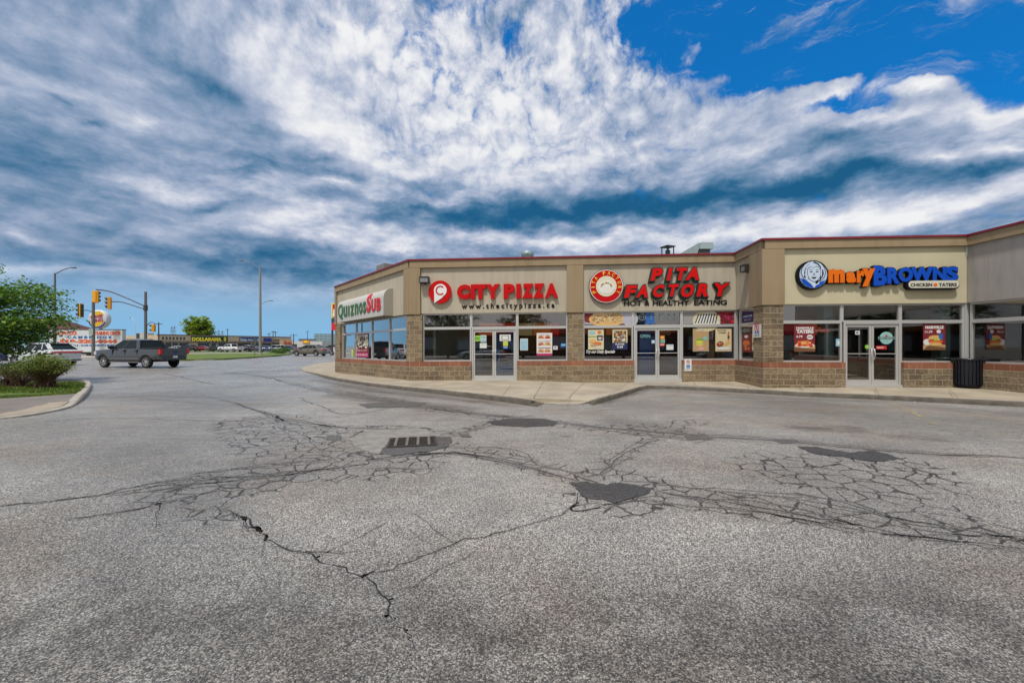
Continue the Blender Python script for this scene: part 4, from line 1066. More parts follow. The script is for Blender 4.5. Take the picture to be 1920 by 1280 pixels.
# Quiznos awning ------------------------------------------------------------
def awning():
    F = FW; s0 = F.pix(631.7, None, .0); s1 = F.pix(736.8); D = .2
    while F.pix(719, None, D) < s1 and D < 1.2: D += .01
    s0 = F.pix(632.5, None, D)
    hb = F.pix(736.8, 592)[1]; ht = F.pix(736.8, 541)[1]; H = ht - hb
    t = sign('sign_awning', F, 690, 575, label='pale barrel awning with green and red sandwich shop lettering', cat='awning')
    prof = [(D * math.cos(a) ** .75 if math.cos(a) > 0 else 0, H * .62 + H * .38 * math.sin(a)) for a in [R(90 * k / 10) for k in range(11)]]
    prof = [(D, 0), (D, H * .3), (D, H * .62)] + prof[1:]
    mb = MB(); vs = []
    for s in (s0, s1):
        for d, h in prof: vs.append(F.P(s, hb + h, max(d, .003)))
    n = len(prof); mb.add(vs, [(i, n + i, n + i + 1, i + 1) for i in range(n - 1)], smooth=True)
    spart(mb, 'cover', mat('awning_white', (.50, .485, .45), .45, var=.06, vscale=2), t)
    for s in (s0, s1):
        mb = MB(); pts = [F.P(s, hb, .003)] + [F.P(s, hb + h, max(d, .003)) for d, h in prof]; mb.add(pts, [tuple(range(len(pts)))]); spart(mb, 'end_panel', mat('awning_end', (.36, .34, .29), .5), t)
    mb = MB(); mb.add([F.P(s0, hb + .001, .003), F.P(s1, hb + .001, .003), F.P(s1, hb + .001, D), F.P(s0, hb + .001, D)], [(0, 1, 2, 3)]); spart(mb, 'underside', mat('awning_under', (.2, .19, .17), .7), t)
    def fn(s, h, d):      # wraps onto the cover
        hh = h - hb; best = D
        if hh > H * .62:
            v = min(1, (hh - H * .62) / (H * .38)); a = math.asin(v); best = D * max(0, math.cos(a)) ** .75
        return F.P(s, h, best + d)
    def X(px): return F.pix(px, None, D)
    dg = mat('awning_green', (.035, .14, .05), .5); dr = mat('awning_red', (.55, .02, .03), .5)
    tot = s1 - s0
    U = lambda f: X(631.7 + f * 87.3)
    hh = lambda a, b: (hb + H * a, hb + H * b)
    mb = MB(); L = [('Q', .035, .135, .10, .80), ('u', .15, .225, .20, .66), ('i', .25, .275, .20, .64), ('z', .30, .37, .20, .64), ('n', .395, .465, .20, .66), ('o', .485, .555, .20, .66), ('s', .57, .63, .20, .66)]
    for chh, a, b, c0, c1 in L: mb = MB(); fit_text(fn, mb, chh if chh != 'i' else 'l', U(a), U(b), hb + H * c0, hb + H * c1, .012, .030, bold=.02); spart(mb, 'letter', dg, t)
    for chh, a, b, c0, c1 in [('S', .645, .735, .20, .94), ('U', .75, .84, .20, .68), ('B', .86, .95, .20, .68)]: mb = MB(); fit_text(fn, mb, chh, U(a), U(b), hb + H * c0, hb + H * c1, .012, .030, bold=.045); spart(mb, 'letter', dr, t)
awning()
# wall lamps ------------------------------------------------------------
def wallpack(F, px, py, rot=0.0, lab=''):
    s, h = F.pix(px, py, .1); p = F.P(s, h, .0)
    t = empty('wall_lamp', tuple(p), math.atan2(F.d.y, F.d.x), label=lab, cat='wall lamp')
    m = mat('dark_bronze', (.022, .020, .018), .45)
    mb = MB(); mb.box(-.17, .17, -.10, -.0, -.13, .13); mb.box(-.185, .185, -.26, -.101, .09, .125); mb.box(-.185, .185, -.25, -.101, -.125, -.10); mb.box(-.185, -.165, -.25, -.101, -.10, .09); mb.box(.165, .185, -.25, -.101, -.10, .09); mb.build('housing', m, t, bevel=.008)
    mb = MB(); mb.box(-.16, .16, -.235, -.11, -.098, .088); mb.build('lens', mat('lamp_lens', (.22, .22, .25), .2), t, bevel=.01)
    mb = MB(); mb.box(-.04, .04, -.05, .0, -.17, -.131); mb.build('bracket', m, t)
wallpack(FC, 796.3, 525, lab='black box wall lamp left of the round red C emblem')
wallpack(FR, 1400, 503, lab='black box wall lamp on the short return wall beside the slanted letters')
# small square wall signs ------------------------------------------------------------
def parking_sign(F, px0, px1, py0, py1, lab):
    d0 = .065; s0, s1 = F.pix(px0, None, d0), F.pix(px1, None, d0); h1, h0 = F.pix(px0, py0, d0)[1], F.pix(px0, py1, d0)[1]
    t = sign('parking_sign', F, px0, (py0 + py1) / 2, label=lab, cat='sign')
    w, h = s1 - s0, h1 - h0
    mb = MB(); r = .02; F.box(mb, s0, s1, h0, h1, d0, d0 + .012); spart(mb, 'plate', mat('sign_plate_white', (.70, .70, .70), .4), t, bevel=.004)
    mb = MB(); cx_, cy_ = s0 + w * .5, h0 + h * .77; n = 28; ro = w * .26
    for k in range(n):
        a, b = 2 * math.pi * k / n, 2 * math.pi * (k + 1) / n
        F.poly(mb, [(cx_ + ro * math.cos(a), cy_ + ro * math.sin(a)), (cx_ + ro * math.cos(b), cy_ + ro * math.sin(b)), (cx_ + ro * .78 * math.cos(b), cy_ + ro * .78 * math.sin(b)), (cx_ + ro * .78 * math.cos(a), cy_ + ro * .78 * math.sin(a))], d0 + .0125, d0 + .016)
    F.bar(mb, (cx_ - ro * .6, cy_ + ro * .6), (cx_ + ro * .6, cy_ - ro * .6), ro * .18, d0 + .0145, d0 + .018); spart(mb, 'ban_ring', mat('ban_red', (.6, .02, .05), .5), t)
    mb = MB(); fit_text(F.P, mb, 'P', cx_ - ro * .28, cx_ + ro * .3, cy_ - ro * .45, cy_ + ro * .45, d0 + .0125, d0 + .014, bold=.03); spart(mb, 'letter', BLK, t)
    mb = MB(); F.box(mb, s0 + w * .26, s0 + w * .76, h0 + h * .26, h0 + h * .52, d0 + .0125, d0 + .015); spart(mb, 'blue_square', mat('access_blue', (.01, .16, .55), .5), t)
    mb = MB(); bx, by = s0 + w * .5, h0 + h * .37; u = w * .1
    F.disc(mb, (bx - u * .2, by + u * 1.2), u * .28, u * .28, d0 + .0155, d0 + .018, 0, 10); F.bar(mb, (bx - u * .2, by + u * .9), (bx - u * .1, by), u * .3, d0 + .0155, d0 + .018); F.bar(mb, (bx - u * .1, by), (bx + u * .7, by), u * .28, d0 + .0157, d0 + .018); F.bar(mb, (bx + u * .7, by), (bx + u * 1.1, by - u * .8), u * .28, d0 + .0159, d0 + .018)
    for k in range(9):
        a, b = R(150 + 20 * k), R(170 + 20 * k); F.bar(mb, (bx + u * math.cos(a), by - u * .2 + u * math.sin(a)), (bx + u * math.cos(b), by - u * .2 + u * math.sin(b)), u * .22, d0 + .0155 + k * .0001, d0 + .018 + k * .0001)
    spart(mb, 'wheelchair_symbol', WHT, t)
    mb = MB(); fit_text(F.P, mb, 'BY PERMIT ONLY', s0 + w * .12, s1 - w * .12, h0 + h * .12, h0 + h * .18, d0 + .0125, d0 + .014, bold=.02); spart(mb, 'lettering', BLK, t)
parking_sign(FR, 1412, 1427.5, 609, 633, 'accessible parking sign on the block pier at the inner corner')
parking_sign(FC, 1283.5, 1296.5, 673, 695.5, 'accessible parking sign fixed low on the block base right of the doors')

# ------------------------------------------------------------------ posters and stickers on the glass
def flat(name, c): return mat(name, c, .55)
PC = dict(white=flat('print_white', (.68, .68, .66)), cream=flat('print_cream', (.62, .56, .36)), maroon=flat('print_maroon', (.19, .015, .025)), red=flat('print_red', (.55, .02, .02)), orange=flat('print_orange', (.62, .16, .03)), blue=flat('print_blue', (.02, .12, .42)),
          navy=flat('print_navy', (.01, .02, .10)), teal=flat('print_teal', (.22, .48, .46)), green=flat('print_green', (.12, .38, .04)), lime=flat('print_lime', (.40, .60, .08)), yellow=flat('print_yellow', (.70, .56, .06)), black=flat('print_black', (.012, .012, .013)),
          brown=flat('print_brown', (.16, .07, .03)), tan=flat('print_tan', (.45, .30, .14)), pink=flat('print_pink', (.62, .35, .33)), sky=flat('print_sky', (.25, .48, .62)), grey=flat('print_grey', (.3, .3, .3)), magenta=flat('print_magenta', (.42, .02, .12)), bread=flat('print_bread', (.66, .40, .14)), lilac=flat('print_lilac', (.42, .42, .50)))
PK = list(PC)
GD = -.098
def poster(F, px0, px1, py0, py1, bg, items, lab, cat='poster', name='poster', dz=GD, group=None):
    s0, s1 = F.pix(px0, None, dz), F.pix(px1, None, dz); h1, h0 = F.pix((px0 + px1) / 2, py0, dz)[1], F.pix((px0 + px1) / 2, py1, dz)[1]
    w, h = s1 - s0, h1 - h0; mb = MB()
    used = [bg]
    def mi(c):
        if c not in used: used.append(c)
        return used.index(c)
    F.box(mb, s0, s1, h0, h1, dz, dz + .003, 0)
    z = dz + .0035
    for it in items:
        k = it[0]; z += .0012
        if k == 'r': _, c, a, b, c0, c1 = it; F.box(mb, s0 + w * a, s0 + w * b, h0 + h * c0, h0 + h * c1, z, z + .001, mi(c))
        elif k == 'e': _, c, a, b, ra, rb = it; F.disc(mb, (s0 + w * a, h0 + h * b), w * ra, h * rb, z, z + .001, mi(c), 18)
        elif k == 't': _, c, txt, a, b, c0, c1 = it[:7]; fit_text(F.P, mb, txt, s0 + w * a, s0 + w * b, h0 + h * c0, h0 + h * c1, z, z + .001, bold=it[7] if len(it) > 7 else .03, mi=mi(c), shear=it[8] if len(it) > 8 else 0)
        elif k == 'p': _, c, pts = it; F.poly(mb, [(s0 + w * a, h0 + h * b) for a, b in pts], z, z + .001, mi(c))
        elif k == 'd':   # dabs: scattered little shapes
            _, cs_, a, b, c0, c1, n, sz, sd_ = it; r = random.Random(sd_)
            for q in range(n):
                x, y = r.uniform(a, b), r.uniform(c0, c1); rr = sz * r.uniform(.5, 1.2)
                F.disc(mb, (s0 + w * x, h0 + h * y), w * rr, w * rr * r.uniform(.5, 1), z + q * 2e-5, z + .001 + q * 2e-5, mi(r.choice(cs_)), 9)
    o = mb.build(name, [PC[c] for c in used]); c0 = F.P((s0 + s1) / 2, (h0 + h1) / 2, dz); me = o.data
    for v in me.vertices: v.co -= c0
    o.location = c0; tag(o, lab, cat, group); return o
q4 = lambda x, y: (770 + x / 5.333, 480 + y / 5.333)
def box4(x0, x1, y0, y1): return 770 + x0 / 5.333, 770 + x1 / 5.333, 480 + y0 / 5.333, 480 + y1 / 5.333
def box5(x0, x1, y0, y1): return 1080 + x0 / 4.922, 1080 + x1 / 4.922, 480 + y0 / 4.922, 480 + y1 / 4.922
def box6(x0, x1, y0, y1): return 1400 + x0 / 4.128, 1400 + x1 / 4.128, 430 + y0 / 4.128, 430 + y1 / 4.128
def box8(x0, x1, y0, y1): return 1460 + x0 / 5.333, 1460 + x1 / 5.333, 590 + y0 / 5.333, 590 + y1 / 5.333
# wing
poster(FW, 665.5, 691.5, 626, 670, 'maroon', [('r', 'brown', .03, .97, .42, .97), ('d', ['white', 'cream', 'brown', 'tan', 'black'], .1, .9, .45, .88, 60, .09, 3), ('t', 'white', 'TOASTED', .35, .95, .90, .96), ('t', 'pink', 'FRESH & HOT', .1, .9, .26, .34), ('r', 'magenta', .03, .97, .02, .22), ('t', 'white', 'EAT IN OR TAKE OUT', .08, .92, .08, .15)], 'maroon food poster in the angled side window below the awning')
poster(FW, 659, 663, 655, 668.5, 'lime', [('r', 'yellow', .1, .9, .5, .9)], 'small yellow and green sticker in the leftmost side window', 'sticker', 'sticker')
# city
pz = []
for j, yy in enumerate((.78, .48, .18)):
    for i, xx in enumerate((.28, .70)):
        pz += [('e', 'tan', xx, yy, .19, .105), ('e', ['orange', 'red', 'orange'][(i + j) % 3], xx, yy, .155, .086), ('d', ['red', 'cream', 'green', 'brown'], xx - .1, xx + .1, yy - .05, yy + .05, 9, .045, i + j * 3), ('r', 'white', xx - .2, xx + .2, yy - .12, yy - .035)]
    pz += [('t', 'magenta', 'LARGE PIZZA', .1, .9, yy + .125, yy + .145)]
poster(FC, *box4(1260, 1415, 768, 995), 'white', pz + [('r', 'magenta', 0, 1, 0, .10)], 'white pizza poster with six round pizzas and magenta foot')
poster(FC, *box4(1095, 1172, 825, 942), 'white', [('r', 'sky', .06, .94, .05, .95), ('t', 'white', 'HOURS', .2, .8, .8, .88), ('d', ['white', 'teal'], .2, .8, .2, .7, 14, .06, 5)], 'pale blue notice in the window right of the blue door glass', 'notice', 'notice')
poster(FC, *box4(632, 698, 795, 850), 'lime', [('r', 'green', .1, .9, .2, .8)], 'small green sticker high on the left door under the web address', 'sticker', 'sticker')
poster(FC, *box4(700, 756, 790, 858), 'white', [('r', 'teal', .1, .9, .5, .9), ('r', 'sky', .1, .9, .1, .4)], 'white paper beside the green sticker on the left door', 'notice', 'notice')
poster(FC, *box4(690, 762, 868, 922), 'teal', [('r', 'white', .06, .94, .06, .94), ('t', 'grey', 'NOTICE', .2, .8, .6, .75)], 'lower white paper on the left door below the green sticker', 'notice', 'notice')
poster(FC, *box4(890, 1000, 785, 848), 'white', [('r', 'grey', .14, .86, .14, .86), ('r', 'white', .25, .75, .25, .75)], 'white framed decal at the top of the blue right door glass', 'sticker', 'sticker')
poster(FC, *box4(925, 972, 852, 898), 'yellow', [('e', 'lime', .5, .5, .4, .4)], 'round yellow decal in the middle of the blue door glass', 'sticker', 'sticker')
poster(FC, *box4(925, 970, 900, 925), 'blue', [('r', 'sky', .1, .9, .3, .7)], 'small blue decal under the yellow one on the door', 'sticker', 'sticker')
poster(FC, *box4(850, 888, 735, 755), 'white', [('t', 'navy', 'PULL', .1, .9, .25, .75)], 'tiny white decal in the top corner of the right pizza door', 'sticker', 'sticker')
poster(FC, *box4(1500, 1553, 872, 910), 'blue', [('r', 'sky', .1, .9, .4, .8)], 'small blue card at the right edge of the pizza window', 'card', 'card')
poster(FC, *box4(1418, 1476, 893, 940), 'black', [('r', 'white', .12, .88, .12, .88), ('t', 'black', '77', .25, .75, .3, .7)], 'black framed picture beside the white pizza poster', 'picture', 'framed_picture')
# pita
def pane_tr(a, b, items, bg, lab):
    s = FC.pix(a), FC.pix(b)
    return poster(FC, a, b, 585.5 - (a - 1096) * .012, 607, bg, items, lab, 'window banner', 'window_banner')
pane_tr(1097, 1185.5, [('r', 'lilac', .0, 1, 0, 1), ('e', 'maroon', .08, .6, .12, .5), ('e', 'bread', .46, .4, .38, .66), ('d', ['tan', 'bread', 'tan', 'cream', 'brown', 'cream'], .16, .76, .12, .92, 260, .016, 2), ('e', 'lilac', .96, .4, .16, .7)], 'lilac', 'food photo banner of minced filling in the transom left of the doors')
pane_tr(1281, 1379, [('r', 'maroon', .62, 1, 0, 1), ('e', 'cream', .45, .25, .27, .85), ('p', 'white', [(.2, 0), (.28, .6), (.45, .9), (.58, .8), (.7, 0)])] + [('p', 'black', [(.22 + i * .055, .05), (.24 + i * .055, .05), (.31 + i * .05, .78), (.29 + i * .05, .80)]) for i in range(8)] + [('d', ['red', 'magenta', 'maroon'], .7, .98, .1, .9, 20, .03, 8)], 'grey', 'food photo banner of striped grilled bread in the transom right of the doors')
s0, s1 = FC.pix(1189), FC.pix(1277)
poster(FC, 1208, 1227, 585, 607, 'blue', [('r', 'navy', .0, .15, 0, 1)], 'upright blue strip in the transom above the pita doors', 'window banner', 'window_banner')
t = sign('open_sign', FC, 1235, 595, label='unlit outline letters OPEN in the transom above the pita doors', cat='sign')
mb = MB(); ptext(FC, mb, 'O P E N', 1197, 1266, 588, 600, -.09, -.085, bold=-.012); spart(mb, 'lettering', mat('pale_outline', (.16, .24, .25), .5), t)
poster(FC, *box5(112, 256, 675, 862), 'cream', [('e', 'sky', .25, .82, .2, .08), ('e', 'orange', .72, .85, .12, .08), ('r', 'green', 0, 1, .62, .66), ('r', 'navy', .58, .92, .46, .70), ('e', 'white', .75, .57, .11, .075), ('p', 'red', [(.65, .57), (.7, .63), (.8, .63), (.85, .57), (.75, .585)]), ('e', 'bread', .3, .42, .22, .10), ('e', 'orange', .6, .3, .26, .08), ('e', 'tan', .35, .22, .2, .06), ('t', 'white', '7.99', .3, .75, .03, .16)], 'cream combo poster with drink and wraps left in the pita window')
poster(FC, *box5(337, 474, 675, 862), 'cream', [('r', 'brown', .08, .92, .36, .92), ('d', ['bread', 'tan', 'brown', 'sky', 'white'], .12, .88, .4, .88, 55, .07, 9), ('r', 'navy', .0, 1, .0, .34), ('t', 'white', 'PLATTER', .2, .8, .22, .3), ('t', 'white', '9.99', .3, .7, .06, .18)], 'dark bordered platter poster right in the pita window')
t = sign('window_lettering', FC, 1125, 658, label='white slanted lettering along the foot of the pita window', cat='sign')
mb = MB(); ptext(FC, mb, 'Try our Daily Specials', 1098.5, 1153, 656, 663.5, -.096, -.092, bold=.03, shear=.25); spart(mb, 'lettering', PC['white'], t)
t = sign('window_lettering', FC, 1212, 630, label='pale word OPEN on the left pita door glass', cat='sign')
mb = MB(); ptext(FC, mb, 'OPEN', 1200, 1219, 627, 633, -.096, -.092, bold=.0, shear=0); spart(mb, 'lettering', PC['teal'], t)
poster(FC, *box5(775, 818, 733, 768), 'orange', [('e', 'yellow', .5, .5, .3, .3)], 'orange decal at the top of the right pita door', 'sticker', 'sticker')
poster(FC, *box5(780, 820, 770, 800), 'teal', [('r', 'green', .1, .9, .3, .7)], 'teal decal under the orange one on the pita door', 'sticker', 'sticker')
poster(FC, *box5(772, 820, 804, 830), 'red', [('t', 'white', 'SKIP', .15, .85, .25, .75)], 'red decal under the teal one on the pita door', 'sticker', 'sticker')
poster(FC, *box5(697, 728, 775, 806), 'sky', [('r', 'white', .2, .8, .2, .8)], 'small pale decal on the left pita door', 'sticker', 'sticker')
poster(FC, *box5(833, 900, 815, 866), 'sky', [('r', 'white', .05, .95, .05, .95), ('t', 'grey', 'STORE HOURS', .1, .9, .7, .85)], 'white opening hours sheet on the right pita door', 'notice', 'notice')
poster(FC, *box5(1284, 1437, 668, 880), 'tan', [('r', 'cream', .04, .96, .02, .98), ('t', 'brown', 'FACTORY', .14, .7, .88, .95, .04), ('t', 'brown', 'COMBO', .2, .66, .78, .85, .04), ('r', 'orange', .74, .86, .5, .78), ('r', 'red', .77, .83, .78, .86), ('r', 'navy', .74, .86, .58, .68), ('e', 'brown', .3, .32, .22, .13), ('p', 'bread', [(.42, .25), (.78, .5), (.9, .4), (.6, .2)]), ('e', 'white', .5, .14, .42, .07), ('d', ['brown', 'red', 'tan'], .15, .45, .25, .4, 16, .05, 3)], 'cream framed combo poster with sauce bottle in pita window')
poster(FC, *box5(1078, 1226, 665, 880), 'grey', [('r', 'tan', .02, .98, .02, .98), ('t', 'white', 'GRAB ONE', .2, .75, .88, .94, .04), ('e', 'green', .42, .5, .22, .05), ('e', 'yellow', .42, .42, .22, .05), ('e', 'lime', .42, .34, .24, .05), ('e', 'bread', .42, .26, .22, .06), ('e', 'pink', .5, .12, .2, .08), ('e', 'teal', .75, .56, .14, .09)], 'olive poster of a stacked sandwich in the right pita window')
poster(FR, 1391, 1413, 585, 605, 'navy', [('t', 'white', 'ORDER HERE', .1, .9, .55, .7), ('t', 'pink', 'OPEN LATE', .2, .8, .2, .35), ('r', 'blue', .1, .9, .4, .48)], 'dark screen notice in the transom of the short return window', 'notice', 'notice')
poster(FR, 1391, 1409, 613, 660, 'maroon', [('r', 'black', .0, 1, .72, 1), ('t', 'grey', 'MENU', .1, .9, .8, .95), ('e', 'orange', .5, .36, .38, .12), ('e', 'white', .5, .62, .2, .06), ('d', ['red', 'brown', 'orange'], .2, .8, .1, .3, 20, .1, 6)], 'maroon food poster in the short return window')
# mary
poster(FM, *box8(155, 362, 100, 368), 'maroon', [('t', 'white', 'NASHVILLE', .1, .93, .84, .92, .05), ('t', 'white', 'TATERS', .1, .93, .68, .82, .06), ('t', 'white', '4.79', .08, .4, .52, .60, .04), ('e', 'white', .75, .54, .15, .09), ('t', 'maroon', 'NEW', .64, .86, .51, .57), ('r', 'tan', 0, 1, 0, .24), ('p', 'brown', [(0, .0), (1, 0), (1, .1), (0, .16)]), ('e', 'white', .5, .24, .46, .09), ('e', 'orange', .5, .30, .38, .11), ('d', ['orange', 'red', 'orange', 'bread'], .18, .82, .22, .38, 36, .08, 4)], 'maroon poster NASHVILLE TATERS with orange wedges')
poster(FM, *box8(1443, 1665, 88, 352), 'maroon', [('t', 'white', 'NASHVILLE', .1, .92, .80, .92, .06), ('t', 'white', '11.79', .08, .42, .64, .73, .04), ('e', 'white', .70, .70, .1, .07), ('r', 'tan', 0, 1, 0, .2), ('p', 'brown', [(0, 0), (1, .0), (1, .1), (.2, .16)]), ('e', 'white', .18, .30, .18, .12), ('e', 'bread', .55, .46, .32, .10), ('r', 'blue', .70, .88, .34, .62), ('e', 'red', .55, .36, .34, .05), ('e', 'orange', .55, .31, .33, .05), ('e', 'bread', .55, .22, .30, .06), ('d', ['green', 'lime'], .25, .8, .37, .41, 12, .05, 2)], 'maroon poster NASHVILLE with a chicken burger')
t = sign('neon_sign', FM, 1545, 619, label='red script neon lettering in the window beside the maroon TATERS poster', cat='sign')
mb = MB(); ptext(FM, mb, 'Pizza', 1533, 1556, 614, 623, -.20, -.19, bold=.0, shear=.3); spart(mb, 'lettering', mat('neon_red', (.5, .04, .02), .4, emit=.35, emitcol=(.9, .08, .03)), t)
poster(FM, *box8(765, 810, 160, 198), 'white', [('r', 'blue', .2, .7, .3, .75)], 'small white and blue decal on the left chicken door', 'sticker', 'sticker')
def round_decal(F, cx, cy, rx, lab, green):
    s, h = F.pix(cx, cy, GD); r = F.pix(cx + rx, None, GD) - s
    mb = MB(); 
    if green: F.disc(mb, (s, h), r, r, GD, GD + .003, 0); F.disc(mb, (s, h), r * .6, r * .6, GD + .0035, GD + .005, 1); ms_ = [PC['green'], PC['lime']]
    else:
        F.disc(mb, (s, h), r, r, GD, GD + .003, 0); F.disc(mb, (s, h), r * .82, r * .82, GD + .0035, GD + .004, 1); F.disc(mb, (s, h), r * .78, r * .78, GD + .0042, GD + .005, 0)
        F.box(mb, s - r * 1.25, s + r * 1.25, h - r * .22, h + r * .22, GD + .006, GD + .007, 0); F.box(mb, s - r * 1.18, s + r * 1.18, h - r * .15, h + r * .15, GD + .0072, GD + .008, 2); fit_text(F.P, mb, 'FRESH CHICKEN', s - r, s + r, h - r * .08, h + r * .08, GD + .0085, GD + .009, bold=.02, mi=1)
        F.disc(mb, (s, h + r * .35), r * .2, r * .14, GD + .0055, GD + .007, 3, 12); ms_ = [PC['teal'], PC['white'], PC['black'], PC['red']]
    o = mb.build('sticker', ms_); p = F.P(s, h, GD)
    for v in o.data.vertices: v.co -= p
    o.location = p; tag(o, lab, 'sticker')
round_decal(FM, *[1460 + 885 / 5.333, 590 + 320 / 5.333, 4.6], 'round green decal low on the left chicken door', True)
round_decal(FM, *[1460 + 1076 / 5.333, 590 + 232 / 5.333, 12.5], 'large round teal decal with a black band on the right chicken door', False)
poster(FM, *box8(972, 1078, 310, 345), 'red', [('t', 'white', 'DELIVERY', .1, .75, .3, .7, .04)], 'bright red decal under the round teal one', 'sticker', 'sticker')
poster(FM, *box8(572, 622, 240, 315), 'sky', [('r', 'white', .3, .8, .2, .7)], 'pale blue card at the right edge of the left chicken window', 'card', 'card')

# ------------------------------------------------------------------ things inside the shops
def local(F, px, depth): p = F.P(F.pix(px), 0, -depth); return Vector((p.x, p.y, .101))
def fridge(p, rz):
    t = empty('drinks_fridge', tuple(p), rz, label='blue drinks fridge standing behind the right pizza door', cat='fridge')
    mb = MB(); mb.box(-.42, .42, 0, .6, 0, 1.9); mb.build('cabinet', mat('fridge_blue', (.01, .17, .62), .4), t, bevel=.01)
    mb = MB(); mb.box(-.22, .22, -.03, -.001, .62, 1.45); mb.build('door', mat('fridge_glass', (.02, .03, .05), .1), t)
    mb = MB()
    r = random.Random(2)
    for k in range(5):
        z = .64 + k * .16
        for i in range(5): mb.lathe([(.0, z), (.03, z), (.03, z + .09), (.012, z + .12), (.012, z + .14), (0, z + .14)], 8, r.randint(0, 3), Matrix.Translation((-.16 + i * .078, -.065, 0)))
    tag(mb.build('bottles', [PC['brown'], PC['orange'], PC['navy'], PC['red']], t), kind='stuff')
    mb = MB(); mb.box(-.4, .4, -.02, -.001, 1.66, 1.86); mb.build('header', PC['blue'], t)
fridge(local(FC, 947, .32), math.atan2(FC.d.y, FC.d.x))
def counter(p, rz, w, h, m, lab, m2=None, y=.7):
    t = empty('service_counter', tuple(p), rz, label=lab, cat='counter')
    mb = MB(); mb.box(-w / 2, w / 2, 0, y, 0, h - .04); mb.build('front_panel', m, t)
    mb = MB(); mb.box(-w / 2 - .03, w / 2 + .03, -.03, y + .03, h - .04, h); mb.build('counter_top', m2 or mat('counter_grey', (.35, .34, .32), .3), t); return t
counter(Vector((.6, 20.2, .101)), 0, 5.2, 1.05, mat('counter_wood', (.22, .11, .05), .4, var=.2), 'long wooden counter across the pizza shop')
counter(Vector((5.6, 19.3, .101)), 0, 5.0, 1.05, mat('counter_red', (.25, .03, .02), .4), 'red fronted counter at the back of the pita shop')
counter(Vector((12.4, 18.2, .101)), 0, 5.0, 1.1, mat('counter_white', (.5, .5, .48), .4), 'white counter at the back of the chicken shop')
counter(Vector((17.5, 9.0, .101)), R(90), 6.0, .95, mat('counter_tile', (.25, .19, .14), .4), 'tiled counter behind the right-hand side window')
def menu(F, p, w, n, lab, cols):
    t = empty('menu_board', tuple(p), 0, label=lab, cat='menu board')
    for i in range(n):
        x = -w / 2 + w * i / n; mb = MB(); mb.box(x + .02, x + w / n - .02, 0, .05, 0, .62)
        k = cols[i % len(cols)]
        mb.build('screen', mat('screen_' + k, PC[k].node_tree.nodes['Principled BSDF'].inputs['Base Color'].default_value[:3], .3, emit=.25), t)
menu(FC, Vector((.6, 21.4, 2.0)), 4.6, 5, 'lit menu screens above the pizza counter', ['orange', 'red', 'tan'])
menu(FC, Vector((5.6, 20.4, 2.0)), 4.2, 4, 'lit menu screens above the pita counter', ['brown', 'orange', 'tan'])
menu(FC, Vector((12.4, 19.6, 2.0)), 4.2, 4, 'lit menu screens above the chicken counter', ['orange', 'white', 'maroon'])
def table(p, lab, grp):
    t = empty('dining_table', tuple(p), 0, label=lab, cat='table', group=grp)
    mb = MB(); mb.box(-.35, .35, -.35, .35, .72, .76); mb.build('table_top', mat('table_grey', (.30, .30, .29), .3), t, bevel=.01)
    mb = MB(); mb.lathe([(.25, 0), (.25, .02), (.035, .05), (.035, .72)], 12); mb.build('leg', M_alu, t)
def chair(p, rz, lab, grp):
    t = empty('dining_chair', tuple(p), rz, label=lab, cat='chair', group=grp); m = mat('chair_dark', (.03, .03, .035), .5)
    mb = MB(); mb.box(-.21, .21, -.2, .2, .43, .47); mb.build('seat', m, t, bevel=.01)
    mb = MB(); mb.box(-.2, .2, .19, .23, .55, .90); mb.build('backrest', m, t, bevel=.01)
    for sx in (-1, 1):
        for sy in (-1, 1):
            mb = MB(); mb.tube([(sx * .18, sy * .17, .43), (sx * .2, sy * .2, 0)], .013, 6); mb.build('leg', M_alu, t)
    for sx in (-1, 1): mb = MB(); mb.tube([(sx * .18, .19, .44), (sx * .18, .21, .88)], .012, 6); mb.build('back_post', M_alu, t)
for i, (px, d, w) in enumerate(((1500, 1.1, 'behind the maroon TATERS poster'), (1560, 1.3, 'just left of the chicken shop doors'), (1720, 1.2, 'just right of the chicken shop doors'), (1780, 1.2, 'behind the NASHVILLE burger poster'))):
    p = local(FM, px, d); table(p, 'small grey table ' + w, 'tables in the chicken shop')
    chair(p + Vector((-.62, 0, 0)), R(90), 'dark chair left of the small grey table ' + w, 'chairs in the chicken shop'); chair(p + Vector((.62, 0, 0)), R(-90), 'dark chair right of the small grey table ' + w, 'chairs in the chicken shop')
for i, (px, d, w) in enumerate(((820, 1.4, 'in the left pizza shop window'), (1020, 1.6, 'behind the white pizza poster'), (1140, 1.3, 'behind the pita combo posters'), (1330, 1.3, 'behind the olive sandwich poster'))):
    p = local(FC, px, d); table(p, 'small grey table ' + w, 'tables in the pizza and pita shops')
    chair(p + Vector((-.62, 0, 0)), R(90), 'dark chair left of the small table ' + w, 'chairs in the pizza and pita shops')
# pale columns inside the chicken shop
for px, w in ((1568, 'left of the chicken shop doors'), (1794, 'near the inner corner of the chicken shop')):
    p = local(FM, px, .55); t = MB(); t.box(p.x - .16, p.x + .16, p.y - .16, p.y + .16, .105, 2.94); o = t.build('column', mat('column_teal', (.30, .42, .40), .5)); tag(o, 'pale teal square column behind the glass ' + w, 'column', 'pale columns inside the chicken shop')
p = local(FC, 1217, .35); t = MB(); t.box(p.x - .28, p.x + .28, p.y, p.y + .5, .105, 2.94); tag(t.build('column', mat('column_blue', (.01, .10, .50), .5)), 'bright blue column behind the left pita door', 'column')
p = local(FC, 845, 2.2); t = MB(); t.box(p.x - .1, p.x + 1.0, p.y, p.y + .6, .105, 1.7); tag(t.build('cooler_cabinet', mat('cooler_grey', (.12, .13, .14), .4), bevel=.02), 'grey upright cabinet deep behind the left pizza window', 'cabinet')
